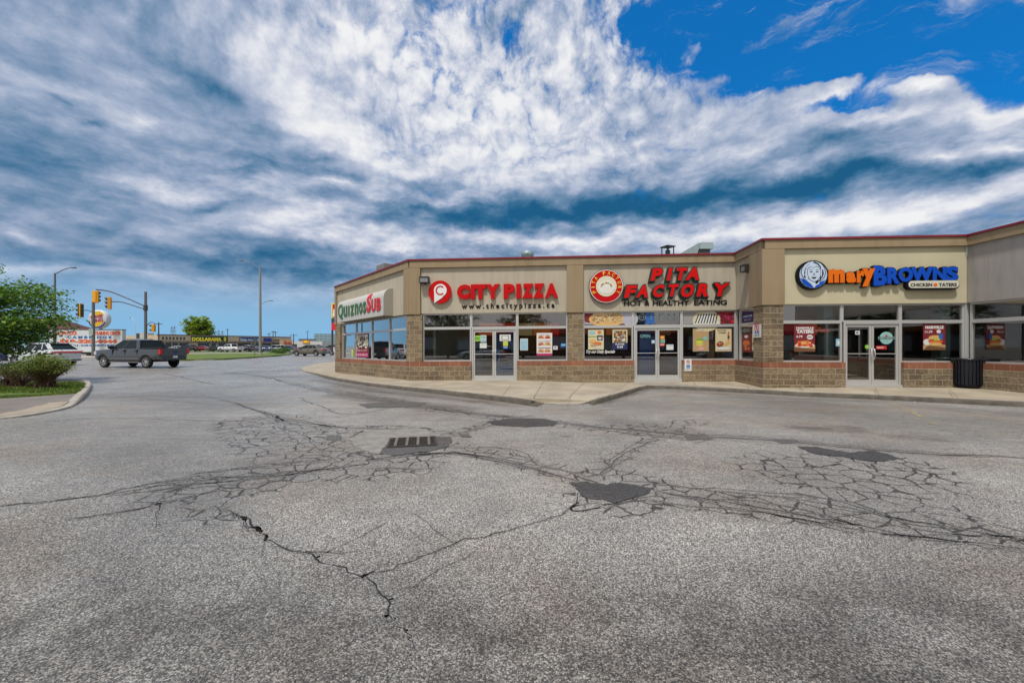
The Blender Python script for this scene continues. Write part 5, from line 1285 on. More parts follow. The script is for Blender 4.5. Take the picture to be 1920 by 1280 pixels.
# pendant lamps in the chicken shop
for px in (1478, 1714):
    p = local(FM, px, .9); t = empty('pendant_lamp', (p.x, p.y, 2.2), 0, label='unlit pale pendant lamp hanging %s' % ('in the left chicken window' if px < 1600 else 'right of the chicken shop doors'), cat='pendant lamp', group='pendant lamps in the chicken shop')
    mb = MB(); mb.lathe([(.03, .0), (.07, -.02), (.075, -.3), (.06, -.36), (0, -.37)], 14); mb.build('lamp_shade', mat('shade_pale', (.6, .6, .55), .4), t); mb = MB(); mb.tube([(0, 0, 0), (0, 0, .74)], .006, 5); mb.build('cord', BLK, t)

# ------------------------------------------------------------------ litter bin
def bin_():
    p = FM.P(FM.pix(1815), 0, .42); g = gp(1815, 724, zside)
    t = empty('litter_bin', (g.x - .0, g.y, zf(g.x)), R(12), label='round black slatted litter bin by the block base at the inner corner', cat='litter bin')
    m = mat('bin_black', (.008, .010, .016), .3); m2 = mat('bin_liner', (.012, .014, .02), .5)
    mb = MB(); mb.lathe([(.30, .06), (.33, .10), (.345, .80), (.34, .82)], 32); mb.build('body', m2, t)
    mb = MB(); n = 28
    for k in range(n):
        a = 2 * math.pi * k / n; M = Matrix.Rotation(a, 4, 'Z'); mb.box(.345, .372, -.027, .027, .07, .82, 0, M)
    mb.build('slats', m, t)
    mb = MB(); mb.lathe([(.20, .86), (.37, .88), (.39, .86), (.39, .82), (.35, .81)], 32); mb.build('rim', m, t)
    mb = MB(); mb.lathe([(0, 0), (.30, 0), (.32, .03), (.30, .06)], 32); mb.build('foot', m, t)
bin_()

# ------------------------------------------------------------------ on the roof
def roofthing():
    zt = 4.36
    gal = mat('galvanised', (.30, .38, .38), .45, .5, var=.15)
    # round vent
    Y = 21.0; p = at(989, 484, Y); t = empty('roof_vent', (p.x, p.y, zt), 0, label='round galvanised roof vent above the red CITY PIZZA letters', cat='roof vent')
    k = FP / Y; top = CAMZ + (HY - 472.5) / k
    mb = MB(); mb.lathe([(.26, 0), (.26, top - zt - .22)], 20); mb.build('stack', gal, t); mb = MB(); mb.lathe([(.24, top - zt - .25), (.31, top - zt - .22), (.31, top - zt - .03), (.28, top - zt), (0, top - zt)], 20); mb.build('cap', gal, t)
    # open framed cap
    Y = 21.5; p = at(1252, 475, Y); top = CAMZ + (HY - 462) / FP * Y; t = empty('exhaust_cap', (p.x, p.y, zt), R(20), label='small open framed exhaust cap above the PITA FACTORY letters', cat='roof vent'); m = mat('dark_steel', (.03, .035, .03), .5, .4)
    h = top - zt
    for sx in (-1, 1):
        for sy in (-1, 1): mb = MB(); mb.box(sx * .2 - .02, sx * .2 + .02, sy * .2 - .02, sy * .2 + .02, 0, h - .05); mb.build('leg', m, t)
    mb = MB(); mb.box(-.27, .27, -.27, .27, h - .05, h); mb.build('cover', m, t); mb = MB(); mb.lathe([(.12, 0), (.12, h - .2), (0, h - .2)], 12); mb.build('pipe', mat('green_pipe', (.03, .10, .07), .5), t)
    mb = MB(); mb.box(-.22, .22, -.03, .03, h * .55, h * .6); mb.build('rail', m, t)
    # duct hood
    Y = 20.5; z0 = lambda py: CAMZ + (HY - py) / FP * Y; x0 = lambda px: (px - CX) / FP * Y
    t = empty('rooftop_duct', (x0(1310), Y, zt), 0, label='sloping galvanised duct hood on the roof left of the step in the front', cat='roof duct'); T = (-x0(1310), 0, -zt)
    def quad(pts, y0, y1, nm, m_):
        mb = MB(); v = [(x0(a) + T[0], y0, z0(b) + T[2]) for a, b in pts] + [(x0(a) + T[0], y1, z0(b) + T[2]) for a, b in pts]; n = len(pts)
        mb.add(v, [tuple(range(n))[::-1], tuple(n + i for i in range(n))] + [(i, (i + 1) % n, n + (i + 1) % n, n + i) for i in range(n)]); mb.build(nm, m_, t)
    quad([(1272, 484), (1272, 479), (1281, 472.5), (1309, 456), (1314, 455), (1308, 474), (1308, 484)], 0, 1.0, 'duct', gal)
    quad([(1314.3, 454.5), (1337.5, 454.5), (1337.5, 466.5), (1310.8, 466.5)], -.02, 1.02, 'hood', mat('galvanised_pale', (.36, .46, .46), .4, .5))
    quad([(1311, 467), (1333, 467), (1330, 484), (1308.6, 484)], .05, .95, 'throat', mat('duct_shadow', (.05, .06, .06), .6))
    mb = MB(); mb.box(-.4 + .0, .9, .1, .9, 0, .25); mb.build('kerb_base', gal, t)
    # low unit over the wing
    Y = 24.5; p = at(728, 505, Y); top = CAMZ + (HY - 497.5) / FP * Y; t = empty('rooftop_unit', (p.x, p.y, zt), R(-50), label='low grey rooftop unit showing above the angled side wall', cat='rooftop unit')
    mb = MB(); mb.box(-.55, .55, -.5, .5, 0, top - zt); mb.build('casing', mat('unit_grey', (.20, .19, .18), .6), t, bevel=.02); mb = MB()
    for k in range(4): mb.box(-.5, .5, -.515, -.501, .12 + k * .14, .18 + k * .14)
    mb.build('louvre', m, t)
roofthing()

# ------------------------------------------------------------------ vehicles
def paint(name, c, rough=.28, metal=0.3): return mat(name, c, rough, metal, coat=1.0)
CARGLASS = mat('car_glass', (.010, .016, .018), .04, 0, spec=.22)
TYRE = mat('tyre_rubber', (.012, .012, .012), .85); RIM = mat('alloy_rim', (.45, .45, .46), .3, .8); TRIM = mat('black_trim', (.014, .014, .015), .5)
TAIL = mat('tail_lamp_red', (.45, .006, .012), .2, emit=.12); HEADL = mat('head_lamp', (.55, .58, .6), .1); CHROME = mat('chrome', (.6, .6, .6), .12, 1)
PLATE = mat('number_plate', (.55, .57, .60), .4)
def lerp_prof(prof, x):
    if x <= prof[0][0]: return prof[0][1]
    for (a, va), (b, vb) in zip(prof, prof[1:]):
        if x <= b: return va + (vb - va) * (x - a) / (b - a)
    return prof[-1][1]
def make_vehicle(S, body_m, name, low_m=None):
    t = empty(name); L2 = S['len'] / 2; W = S['w'] / 2
    # body shell, lofted along x
    n = 44; xs = [-L2 + 2 * L2 * i / n for i in range(n + 1)]; secs = []
    for x in xs:
        e = max(0, (abs(x) - (L2 - .45)) / .45); w = W * (1 - .16 * e ** 2.2) * (1 - S.get('taper', .0) * max(0, x) / L2)
        zt = lerp_prof(S['top'], x); zb = lerp_prof(S['bot'], x); zs = lerp_prof(S['belt'], x) if 'belt' in S else zt - .07
        zs = min(zs, zt - .03)
        half = [(0, zb), (w * .80, zb), (w * .95, zb + .05), (w, zb + (zs - zb) * .28), (w, zb + (zs - zb) * .55), (w * .965, zb + (zs - zb) * .80), (w * .95, zs), (w * (.95 - .04), zt - .012), (w * .80, zt), (w * .4, zt + .012), (0, zt + .016)]
        ring = [(x, y, z) for y, z in half] + [(x, -y, z) for y, z in half[-2:0:-1]]
        secs.append(ring)
    m = len(secs[0]); mb = MB(); vs = [v for r in secs for v in r]
    fs = [(i * m + j, (i + 1) * m + j, (i + 1) * m + (j + 1) % m, i * m + (j + 1) % m)[::-1] for i in range(n) for j in range(m)]
    fs += [tuple(range(m))[::-1][::-1], tuple(n * m + j for j in range(m))[::-1]]
    mb.add(vs, fs, smooth=True)
    body = mb.build('body', [body_m, TRIM], t)
    bm = bmesh.new(); bm.from_mesh(body.data); bmesh.ops.recalc_face_normals(bm, faces=bm.faces); bm.to_mesh(body.data); bm.free()
    # wheel openings
    cut = MB()
    for wx in S['wheels']:
        for sy in (-1, 1): cut.lathe([(0, -.16), (S['r'] * 1.17, -.16), (S['r'] * 1.17, .3), (0, .3)], 28, 0, Matrix.Translation((wx, sy * (W - .10), S['r'] + .01)) @ Matrix.Rotation(R(-90 * sy), 4, 'X'))
    co = cut.build('cut', TRIM); bm = bmesh.new(); bm.from_mesh(co.data); bmesh.ops.remove_doubles(bm, verts=bm.verts, dist=1e-5); bmesh.ops.recalc_face_normals(bm, faces=bm.faces); bm.to_mesh(co.data); bm.free()
    md = body.modifiers.new('b', 'BOOLEAN'); md.operation = 'DIFFERENCE'; md.object = co; md.solver = 'EXACT'
    bpy.context.view_layer.update(); me = bpy.data.meshes.new_from_object(body.evaluated_get(bpy.context.evaluated_depsgraph_get()))
    body.modifiers.clear(); old = body.data
    if len(me.polygons) > 50: body.data = me
    me.name = 'body'; bpy.data.objects.remove(co)
    # cabin: glass prism + roof + pillars
    G = S['cab']      # (rear-bottom x, rear-top x, front-top x, front-bottom x, z0, z1, w0, w1)
    xb0, xt0, xt1, xb1, z0, z1, w0, w1 = G
    def cp(u, v, s):   # u 0..1 rear->front, v 0..1 bottom->top
        x = (xb0 + (xt0 - xb0) * v) * (1 - u) + (xb1 + (xt1 - xb1) * v) * u; return Vector((x, s * (w0 + (w1 - w0) * v), z0 + (z1 - z0) * v))
    for s in (-1, 1):
        mb = MB(); q = [cp(0, -.06, s), cp(1, -.06, s), cp(1, 1, s), cp(0, 1, s)]; mb.add(q, [(0, 1, 2, 3) if s < 0 else (3, 2, 1, 0)]); mb.build('side_window', CARGLASS, t)
    mb = MB(); mb.add([cp(1, -.06, -1), cp(1, -.06, 1), cp(1, 1, 1), cp(1, 1, -1)], [(0, 1, 2, 3)]); mb.build('windscreen', CARGLASS, t)
    mb = MB(); mb.add([cp(0, -.06, 1), cp(0, -.06, -1), cp(0, 1, -1), cp(0, 1, 1)], [(0, 1, 2, 3)]); mb.build('rear_window', CARGLASS, t)
    # roof with a rounded edge
    mb = MB(); rows = []; nx_ = 12
    for i in range(nx_ + 1):
        u = i / nx_; cr = .045 * math.sin(math.pi * min(1, max(0, u))) ; x = xt0 - .02 + (xt1 - xt0 + .04) * u; e = .03 * (1 - math.sin(math.pi * (.08 + .84 * u)) ** .5)
        rows.append([(x, y * (w1 + .015), z1 + h * 1.0 + cr * (1 - y * y) - e * (h > 0)) for y, h in ((-1, -.035), (-1.0, .0), (-.9, .025), (-.5, .035), (0, .038), (.5, .035), (.9, .025), (1.0, .0), (1, -.035))])
    k = len(rows[0]); mb.add([v for r in rows for v in r], [(i * k + j, (i + 1) * k + j, (i + 1) * k + j + 1, i * k + j + 1)[::-1] for i in range(nx_) for j in range(k - 1)], smooth=True)
    mb.add(rows[0], [tuple(range(k))]); mb.add(rows[-1], [tuple(range(k))[::-1]])
    mb.build('roof', body_m, t)
    pl_ = MB()
    def strip(a, b, wd, s):
        a, b = Vector(a), Vector(b); d = (b - a).normalized(); c = Vector((1, 0, 0)) * wd / 2; o = Vector((0, s * .012, 0))
        pl_.add([a - c - o * .3, a + c - o * .3, b + c - o * .3, b - c - o * .3, a - c + o, a + c + o, b + c + o, b - c + o], [(0, 1, 2, 3), (7, 6, 5, 4), (0, 4, 5, 1), (1, 5, 6, 2), (2, 6, 7, 3), (3, 7, 4, 0)])
    for s in (-1, 1):
        strip(cp(0, -.06, s) + Vector((.05, 0, 0)), cp(0, 1, s) + Vector((.05, 0, 0)), S.get('cpil', .14), s); strip(cp(1, -.06, s) - Vector((.03, 0, 0)), cp(1, 1, s) - Vector((.03, 0, 0)), .08, s)
        for u in S['pillars']: strip(cp(u, -.06, s), cp(u, 1, s), .07, s)
        pl_.tube([cp(0, .96, s), cp(1, .96, s)], .03, 6)
    pl_.tube([cp(1, -.04, -1), cp(1, 1, -1)], .03, 6); pl_.tube([cp(1, -.04, 1), cp(1, 1, 1)], .03, 6); pl_.tube([cp(0, -.04, -1), cp(0, 1, -1)], .04, 6); pl_.tube([cp(0, -.04, 1), cp(0, 1, 1)], .04, 6); pl_.tube([cp(0, .97, -1), cp(0, .97, 1)], .03, 6)
    pl_.build('pillar', body_m, t)
    # wheels
    r = S['r']
    for wx in S['wheels']:
        for sy in (-1, 1):
            M = Matrix.Translation((wx, sy * (W - .02), r)) @ Matrix.Rotation(R(-90 * sy), 4, 'X')
            mb = MB(); mb.lathe([(r * .62, .0), (r * .70, .01), (r * .93, .0), (r, -.03), (r, -.19), (r * .93, -.22), (r * .5, -.22)], 28, 0, M); w_ = mb.build('wheel', TYRE, t)
            mb = MB(); mb.lathe([(r * .63, -.004), (r * .60, -.03), (r * .58, -.10), (0, -.10)], 24, 1, M); mb.lathe([(r * .65, .004), (r * .58, -.004)], 24, 0, M); mb.lathe([(0, .0), (r * .15, -.005), (r * .16, -.06)], 12, 0, M)
            for q in range(S.get('spokes', 5)):
                Mq = M @ Matrix.Rotation(2 * math.pi * q / S.get('spokes', 5) + .3, 4, 'Z'); mb.box(.03, r * .61, -r * .095, r * .095, -.05, -.012, 0, Mq)
            mb.build('rim', [RIM, TRIM], w_)
    # lamps, bumpers, plate, mirrors
    for sy in (-1, 1):
        for bx in S['tail']: x0, x1, y0, y1, za, zb_ = bx; mb = MB(); mb.box(x0, x1, min(sy * y0, sy * y1), max(sy * y0, sy * y1), za, zb_); mb.build('tail_light', TAIL, t, bevel=.02)
        x0, x1, y0, y1, za, zb_ = S['head']; mb = MB(); mb.box(x0, x1, min(sy * y0, sy * y1), max(sy * y0, sy * y1), za, zb_); mb.build('headlight', HEADL, t, bevel=.02)
        mx_ = xb1 - .25; mb = MB(); mb.box(mx_ - .1, mx_ + .08, min(sy * (W * .93), sy * (W + .2)), max(sy * (W * .93), sy * (W + .2)), z0 + .0, z0 + .19); mb.build('mirror', S.get('mirror', body_m), t, bevel=.03)
    x = -L2
    mb = MB(); mb.box(x - .03, x + .25, -W * .80, W * .80, S['bump'][0], S['bump'][1]); mb.box(L2 - .25, L2 + .03, -W * .82, W * .82, S['bump'][0], S['bump'][1]); mb.build('bumper', low_m or body_m, t, bevel=.04)
    mb = MB(); pz = S['plate']; mb.box(x - .045, x - .031, -.16, .16, pz, pz + .15); mb.build('licence_plate', PLATE, t)
    # door seams and handles
    mb = MB()
    for dx in S['doors']:
        for sy in (-1, 1): mb.box(dx - .006, dx + .006, min(sy * W * .955, sy * (W + .003)), max(sy * W * .955, sy * (W + .003)), lerp_prof(S['bot'], dx) + .12, z0 - .05)
    mb.build('door_seam', TRIM, t)
    mb = MB()
    for dx in S['doors'][:-1]:
        for sy in (-1, 1): mb.box(dx + .08, dx + .26, min(sy * W * .97, sy * (W + .03)), max(sy * W * .97, sy * (W + .03)), z0 - .16, z0 - .12)
    mb.build('door_handle', S.get('handle', body_m), t)
    return t
PICK = dict(len=5.85, w=2.0, r=.40, wheels=(1.98, -1.72), top=[(-2.93, 1.28), (-1.1, 1.30), (1.1, 1.30), (1.35, 1.27), (2.5, 1.20), (2.8, 1.12), (2.93, .95)], bot=[(-2.93, .62), (-2.4, .52), (-1, .42), (2.3, .40), (2.93, .50)],
            cab=(-1.04, -.78, .55, 1.45, 1.28, 1.86, .90, .70), pillars=(.56,), cpil=.30, tail=[(-2.96, -2.80, .82, .985, .92, 1.26)], head=(2.75, 2.93, .62, .92, .86, 1.08), bump=(.52, .76), plate=.66, doors=(-1.0, .05, 1.15), spokes=6, mirror=TRIM)
SUVS = dict(len=4.62, w=1.90, r=.36, wheels=(1.42, -1.36), top=[(-2.31, 1.08), (-2.2, 1.18), (-1.7, 1.18), (.9, 1.10), (1.3, 1.08), (2.0, .98), (2.22, .86), (2.31, .70)], bot=[(-2.31, .45), (-2.0, .30), (1.9, .26), (2.31, .36)],
            cab=(-2.22, -1.38, .18, 1.24, 1.09, 1.66, .87, .64), pillars=(.30, .58), cpil=.46, tail=[(-2.335, -2.10, .0, .86, .94, 1.06)], head=(2.05, 2.28, .5, .86, .72, .84), bump=(.34, .62), plate=.72, doors=(-1.2, -.35, .75), spokes=5)
SEDS = dict(len=4.80, w=1.82, r=.33, wheels=(1.48, -1.32), top=[(-2.4, .88), (-2.25, 1.0), (-1.5, 1.03), (.9, .98), (1.3, .95), (2.1, .80), (2.4, .60)], bot=[(-2.4, .38), (-2.0, .24), (2.0, .22), (2.4, .30)],
            cab=(-1.75, -.95, .25, 1.25, .96, 1.42, .82, .60), pillars=(.30, .56), cpil=.22, tail=[(-2.42, -2.16, .50, .86, .78, .95)], head=(2.15, 2.38, .48, .82, .60, .72), bump=(.28, .56), plate=.60, doors=(-1.3, -.3, .75), spokes=7)
BOXV = dict(len=4.5, w=1.85, r=.34, wheels=(1.4, -1.35), top=[(-2.25, 1.05), (1.2, 1.0), (2.0, .9), (2.25, .7)], bot=[(-2.25, .3), (2.25, .3)],
            cab=(-2.15, -2.0, .55, 1.3, 1.0, 1.66, .84, .72), pillars=(.3, .6), cpil=.12, tail=[(-2.27, -2.1, .7, .86, .85, 1.1)], head=(2.0, 2.24, .5, .84, .7, .85), bump=(.3, .55), plate=.7, doors=(-1.2, -.3, .8), spokes=5)
def put(t, px, Y, head_deg, lab, cat, group=None, z=None, xy=None):
    x, y = ((px - CX) / FP * Y, Y) if xy is None else xy
    t.location = (x, y, ga(x, y) if z is None else z); t.rotation_euler = (0, 0, R(head_deg)); tag(t, lab, cat, group); return t
P_grey = paint('paint_graphite', (.048, .052, .060), .20, .5); P_white = paint('paint_white', (.62, .64, .66), .3, 0); P_bronze = paint('paint_bronze', (.16, .145, .12), .3, .6)
P_red = paint('paint_red', (.22, .01, .015)); P_blue = paint('paint_blue', (.015, .03, .12)); P_black = paint('paint_black', (.015, .016, .018)); P_silver = paint('paint_silver', (.38, .39, .40), .3, .7); P_pearl = paint('paint_pearl', (.58, .60, .61), .3, .1)
pk = make_vehicle(PICK, P_grey, 'pickup_truck', mat('bumper_grey', (.07, .072, .078), .4, .6))
# load bed cover, tailgate and sill strip
mb = MB(); mb.box(-2.90, -1.10, -.93, .93, 1.295, 1.345); mb.build('bed_cover', TRIM, pk, bevel=.015)
mb = MB(); mb.box(-2.965, -2.92, -.80, .80, .80, 1.27); tg = mb.build('tailgate', P_grey, pk, bevel=.015)
mb = MB(); mb.box(-2.985, -2.966, -.12, .12, 1.02, 1.10); mb.build('handle', TRIM, tg); mb = MB(); Mx = Matrix.Translation((-2.97, 0, .93)) @ Matrix.Rotation(R(-90), 4, 'Y'); mb.lathe([(0, .012), (.06, .012), (.06, 0)], 16, 0, Mx @ Matrix.Scale(1.6, 4, (0, 1, 0))); mb.build('badge', mat('badge_blue', (.02, .06, .25), .3), tg)
mb = MB()
for sy in (-1, 1): mb.box(-1.2, 1.4, min(sy * .88, sy * 1.03), max(sy * .88, sy * 1.03), .36, .41)
mb.build('running_board', mat('step_grey', (.25, .25, .26), .4, .5), pk)
mb = MB()
for sy in (-1, 1): mb.box(-1.2, 1.45, min(sy * 1.0, sy * 1.012), max(sy * 1.0, sy * 1.012), .56, .70)
mb.build('side_moulding', mat('moulding_grey', (.13, .13, .14), .35, .5), pk)
mb = MB(); mb.box(-2.3, -2.1, -.5, -.3, .40, .52); mb.box(-1.4, 1.5, -.7, .7, .38, .5); mb.build('chassis', TRIM, pk)
mb = MB(); mb.box(-.90, -.855, -.12, .12, 1.905, 1.935); mb.build('brake_light', TAIL, pk)
PK2 = copy_tree(pk, None, {P_grey.name: P_white, 'bumper_grey': P_white})
put(pk, 265, 29.2, 167, 'dark grey crew cab pickup truck turning at the junction', 'pickup truck')
put(PK2, 433, 100, 168, 'white pickup truck parked on the road before the yellow lettered discount store', 'pickup truck')
suv = make_vehicle(SUVS, P_pearl, 'suv')
mb = MB(); mb.box(-2.34, -2.30, -.87, .87, .94, 1.05); mb.build('light_bar', TAIL, suv)
mb = MB(); mb.box(-2.345, -2.1, -.84, .84, .38, .48); mb.build('lower_valance', mat('valance', (.05, .05, .055), .5), suv)
mb = MB(); mb.box(-1.58, -1.36, -.60, .60, 1.655, 1.685); mb.build('rear_spoiler', P_pearl, suv)
put(suv, 84, 31.8, 168, 'white crossover car with full width red tail light behind the round bush', 'car')
sed = make_vehicle(SEDS, P_bronze, 'sedan'); proto_sed = sed
put(sed, 583, 55.5, 170, 'grey bronze saloon car passing on the road left of the shop building', 'car')
box = make_vehicle(BOXV, P_silver, 'minivan')
put(box, 517, 104, 200, 'silver minivan parked beyond the grass, right of the tall lamp post', 'minivan')
def cc(src, paint_m, px, Y, deg, lab, cat='car', old=None, **kw):
    c = copy_tree(src, None, {old or P_bronze.name: paint_m}); return put(c, px, Y, deg, lab, cat, **kw)
GP = 'cars parked in front of the distant stores'
cc(sed, P_white, 646, 60, 172, 'white saloon car half hidden by the left end of the shop building')
cc(sed, P_red, 382, 112, 12, 'dark red car parked below the yellow store lettering', group=GP)
cc(sed, P_black, 405, 108, 170, 'black car just left of the white parked pickup', group=GP)
cc(sed, P_black, 478, 103, 10, 'black car left of the tall lamp post on the grass', group=GP)
cc(suv, P_silver, 462, 118, 170, 'silver crossover behind the white parked pickup', old=P_pearl.name, group=GP)
cc(sed, P_blue, 500, 98, 12, 'dark blue car just right of the tall lamp post', group=GP)
cc(suv, P_white, 522, 116, 175, 'white crossover behind the silver minivan', old=P_pearl.name, group=GP)
cc(sed, P_blue, 541, 96, 170, 'dark blue car left of the bronze saloon, before the white station', group=GP)
cc(sed, P_silver, 335, 118, 12, 'silver car showing over the tailgate of the grey pickup', group=GP)
cc(suv, P_black, 352, 108, 170, 'black crossover right of the grey pickup tailgate', old=P_pearl.name, group=GP)
cc(sed, P_black, 600, 118, 10, 'black car far behind the bronze saloon', group=GP)
cc(suv, P_black, 622, 112, 170, 'black crossover beside the left end of the shop building', old=P_pearl.name, group=GP)
cc(sed, P_blue, 8, 45, 168, 'dark blue car at the left edge behind the tree')
cc(suv, P_blue, -10, 33.5, 168, 'blue crossover cut off at the left edge of the view', old=P_pearl.name)
# parked behind the camera, seen only as reflections in the shop glass
cc(sed, P_silver, 0, 0, 172, 'silver saloon parked opposite the pizza shop', xy=(-6.2, -9))
cc(sed, P_black, 0, 0, 178, 'black saloon parked opposite the pita shop', xy=(17.5, -10))
cc(suv, P_grey, 0, 0, 185, 'grey crossover parked opposite the chicken shop', old=P_pearl.name, xy=(29, -9))
# advertising trailer ------------------------------------------------------------
def trailer():
    Y = 58; k = FP / Y; X = lambda px: (px - CX) / k; Zp = lambda py: CAMZ + (HY - py) / k
    x0, x1 = X(84), X(229); t = empty('billboard_trailer', ((x0 + x1) / 2, Y, 0), 0, label='long white box trailer with orange and blue lettering 519-320-4444', cat='trailer'); T = -(x0 + x1) / 2
    a, b = x0 + T, x1 + T; zt, zb_ = Zp(618.5), Zp(660)
    mb = MB(); mb.box(a, b, 0, .6, zb_, zt); mb.build('box', mat('trailer_white', (.56, .60, .62), .5, var=.06, vscale=.5), t, bevel=.04)
    mb = MB(); mb.box(a - .02, b + .02, -.03, .63, zt + .0, zt + .10); mb.build('roof_rail', mat('rail_grey', (.15, .16, .17), .5), t)
    def tx(s, p0, p1, y0, y1, m, nm, bold=.03): mb = MB(); fit_text(lambda s_, h_, d_: Vector((s_, -d_, h_)), mb, s, X(p0) + T, X(p1) + T, Zp(y1), Zp(y0), .004, .02, bold=bold); mb.build(nm, m, t)
    o_, b_ = mat('trailer_orange', (.62, .10, .03), .5), mat('trailer_blue', (.02, .12, .36), .5)
    tx('ACTIVE TRUCK', 104, 145, 621, 628, o_, 'lettering', .05); tx('TRAINING CENTER', 178, 227, 621, 628, o_, 'lettering', .05)
    tx('C A M B R I D G E', 126, 209, 629.5, 634.5, b_, 'lettering', .05); tx('519-320-4444', 112, 220, 636, 643.5, o_, 'lettering', .06); tx('A TO Z - CLASS OF LICENCE & MORE', 130, 214, 645.5, 649, b_, 'lettering', .04)
    mb = MB(); mb.box(a + .3, b - .3, .1, .5, zb_ - .25, zb_ - .01); mb.build('chassis', TRIM, t)
    for px in (100, 165, 176.0):
        for yy in (.12,):
            mb = MB(); mb.lathe([(0, 0), (.42, 0), (.5, .04), (.5, .26), (.42, .3), (0, .3)], 20, 0, Matrix.Translation((X(px) + T, yy, .50)) @ Matrix.Rotation(R(-90), 4, 'X')); mb.build('wheel', TYRE, t)
    mb = MB(); mb.box(X(180) + T, X(191) + T, -.02, .5, .25, .85); mb.build('tool_box', mat('tool_navy', (.015, .03, .14), .5), t)
trailer()

# ------------------------------------------------------------------ kerbed islands and grass
def grass_mat():
    k = NT('grass'); P = k.n('ShaderNodeNewGeometry').outputs['Position']
    a = k.noise(P, .9, 5, .6); b = k.noise(P, 14, 4, .6)
    c = k.mix(k.ss(a, .35, .65), (.075, .13, .018), (.16, .20, .03)); c = k.mix(k.ss(b, .35, .65, 0, .6), c, (.05, .095, .012)); c = k.mix(k.ss(a, .60, .75, 0, .6), c, (.20, .15, .06))
    k.put(k.b.inputs['Base Color'], c); k.b.inputs['Roughness'].default_value = .9; k.put(k.b.inputs['Normal'], k.n('ShaderNodeBump', {'Strength': 1.0, 'Distance': .05, 'Height': b}).outputs[0]); return k.m
M_grass = grass_mat()
def sheet(name, P2, m, lift, kind='structure', zfun=None, lab=None, skirt=0):
    zfun = zfun or (lambda p: ga(p.x, p.y)); n = len(P2)
    vs = [Vector((p.x, p.y, zfun(p) + lift)) for p in P2]; fs = []
    for t in tessellate_polygon([[Vector((p.x, p.y, 0)) for p in P2]]):
        nz = (vs[t[1]] - vs[t[0]]).cross(vs[t[2]] - vs[t[0]]).z; fs.append(tuple(t) if nz > 0 else tuple(t)[::-1])
    mb = MB(); mb.add(vs, fs)
    if skirt: vs2 = [v - Vector((0, 0, skirt)) for v in vs]; mb.add(vs + vs2, [(i, (i + 1) % n, n + (i + 1) % n, n + i) for i in range(n)])
    o = mb.build(name, m); tag(o, kind=kind, label=lab); return o
def gl(pts, z=0.0): return [gp(px, py, lambda x, y: ga(x, y) + z).xy for px, py in pts]
def smooth_pts(P, it=2, closed=False):
    for _ in range(it):
        Q = [] if closed else [P[0]]
        for a, b in zip(P, P[1:] + ([P[0]] if closed else [])): Q += [a.lerp(b, .25), a.lerp(b, .75)]
        if not closed: Q.append(P[-1])
        P = Q
    return P
def kerb_line(pts, hs, width, name, side=1, m=None):
    rows = []
    for i, p in enumerate(pts):
        t = (pts[min(i + 1, len(pts) - 1)] - pts[max(0, i - 1)]).normalized(); nn = Vector((-t.y, t.x)) * side; h = hs[i] if isinstance(hs, list) else hs; z = ga(p.x, p.y)
        j = noise.noise(Vector((p.x * 1.5, p.y * 1.5, 4))) * .02
        rows.append([(p - nn * .02, z - .05), (p + nn * j, z + h * .75), (p + nn * (.03 + j), z + h), (p + nn * (width), z + h + .003), (p + nn * (width + .01), z - .05)])
    m_ = len(rows[0]); mb = MB(); vs = [(q.x, q.y, z) for r in rows for q, z in r]
    fs = [(i * m_ + j, i * m_ + j + 1, (i + 1) * m_ + j + 1, (i + 1) * m_ + j) for i in range(len(rows) - 1) for j in range(m_ - 1)]
    if side > 0: fs = [f[::-1] for f in fs]
    mb.add(vs, fs); mb.add([vs[i] for i in range(m_)], [tuple(range(m_))]); mb.add(vs[-m_:], [tuple(range(m_))[::-1]])
    return tag(mb.build(name, m or M_kerb2), kind='structure')
M_kerb2 = mat('island_kerb_concrete', (.34, .31, .265), .85, var=.3, vscale=5, bump=.4, bscale=50)
isl = smooth_pts(gl([(-260, 795), (-60, 790), (0, 787), (60, 780), (125, 768), (148, 757), (162, 743), (171, 730), (172, 722), (163, 717.5), (150, 716.5), (60, 716), (-200, 716)]), 2)
hh_ = []
for p in isl:
    px = CX + FP * p.x / p.y; py = HY + FP * CAMZ / p.y; hh_.append(.05 + .09 * sstep(765, 745, py) if py > 745 else .14)
kerb_line(isl, hh_, .17, 'kerb', -1 if False else 1)
def inset_line(P, d): 
    out = []
    for i, p in enumerate(P): t = (P[min(i + 1, len(P) - 1)] - P[max(0, i - 1)]).normalized(); out.append(p + Vector((-t.y, t.x)) * d)
    return out
inn = inset_line(isl, .14)
zi = lambda p: ga(p.x, p.y) + .045 + .085 * sstep(9.6, 11.8, p.y)
sheet('island_walk', inn, mat('island_asphalt', (.17, .15, .135), .9, var=.25, vscale=1.2, bump=.5, bscale=60), 0.0, zfun=zi, lab='worn asphalt path across the planted island')
band = [p for p in inn if HY + FP * CAMZ / p.y > 757]; band2 = inset_line(band, .5)
sheet('concrete_strip', band + band2[::-1], mat('strip_concrete', (.30, .25, .19), .9, var=.25, vscale=3, bump=.3), .012, zfun=zi)
gr_ = [q for q in gl([(-300, 750), (-100, 744), (0, 742), (60, 740), (120, 738), (141, 737), (150, 733), (158, 725), (160, 720), (150, 718.5), (60, 718), (-220, 718)], .14)]
sheet('grass', gr_, M_grass, .03, kind='structure', zfun=zi, skirt=.1)
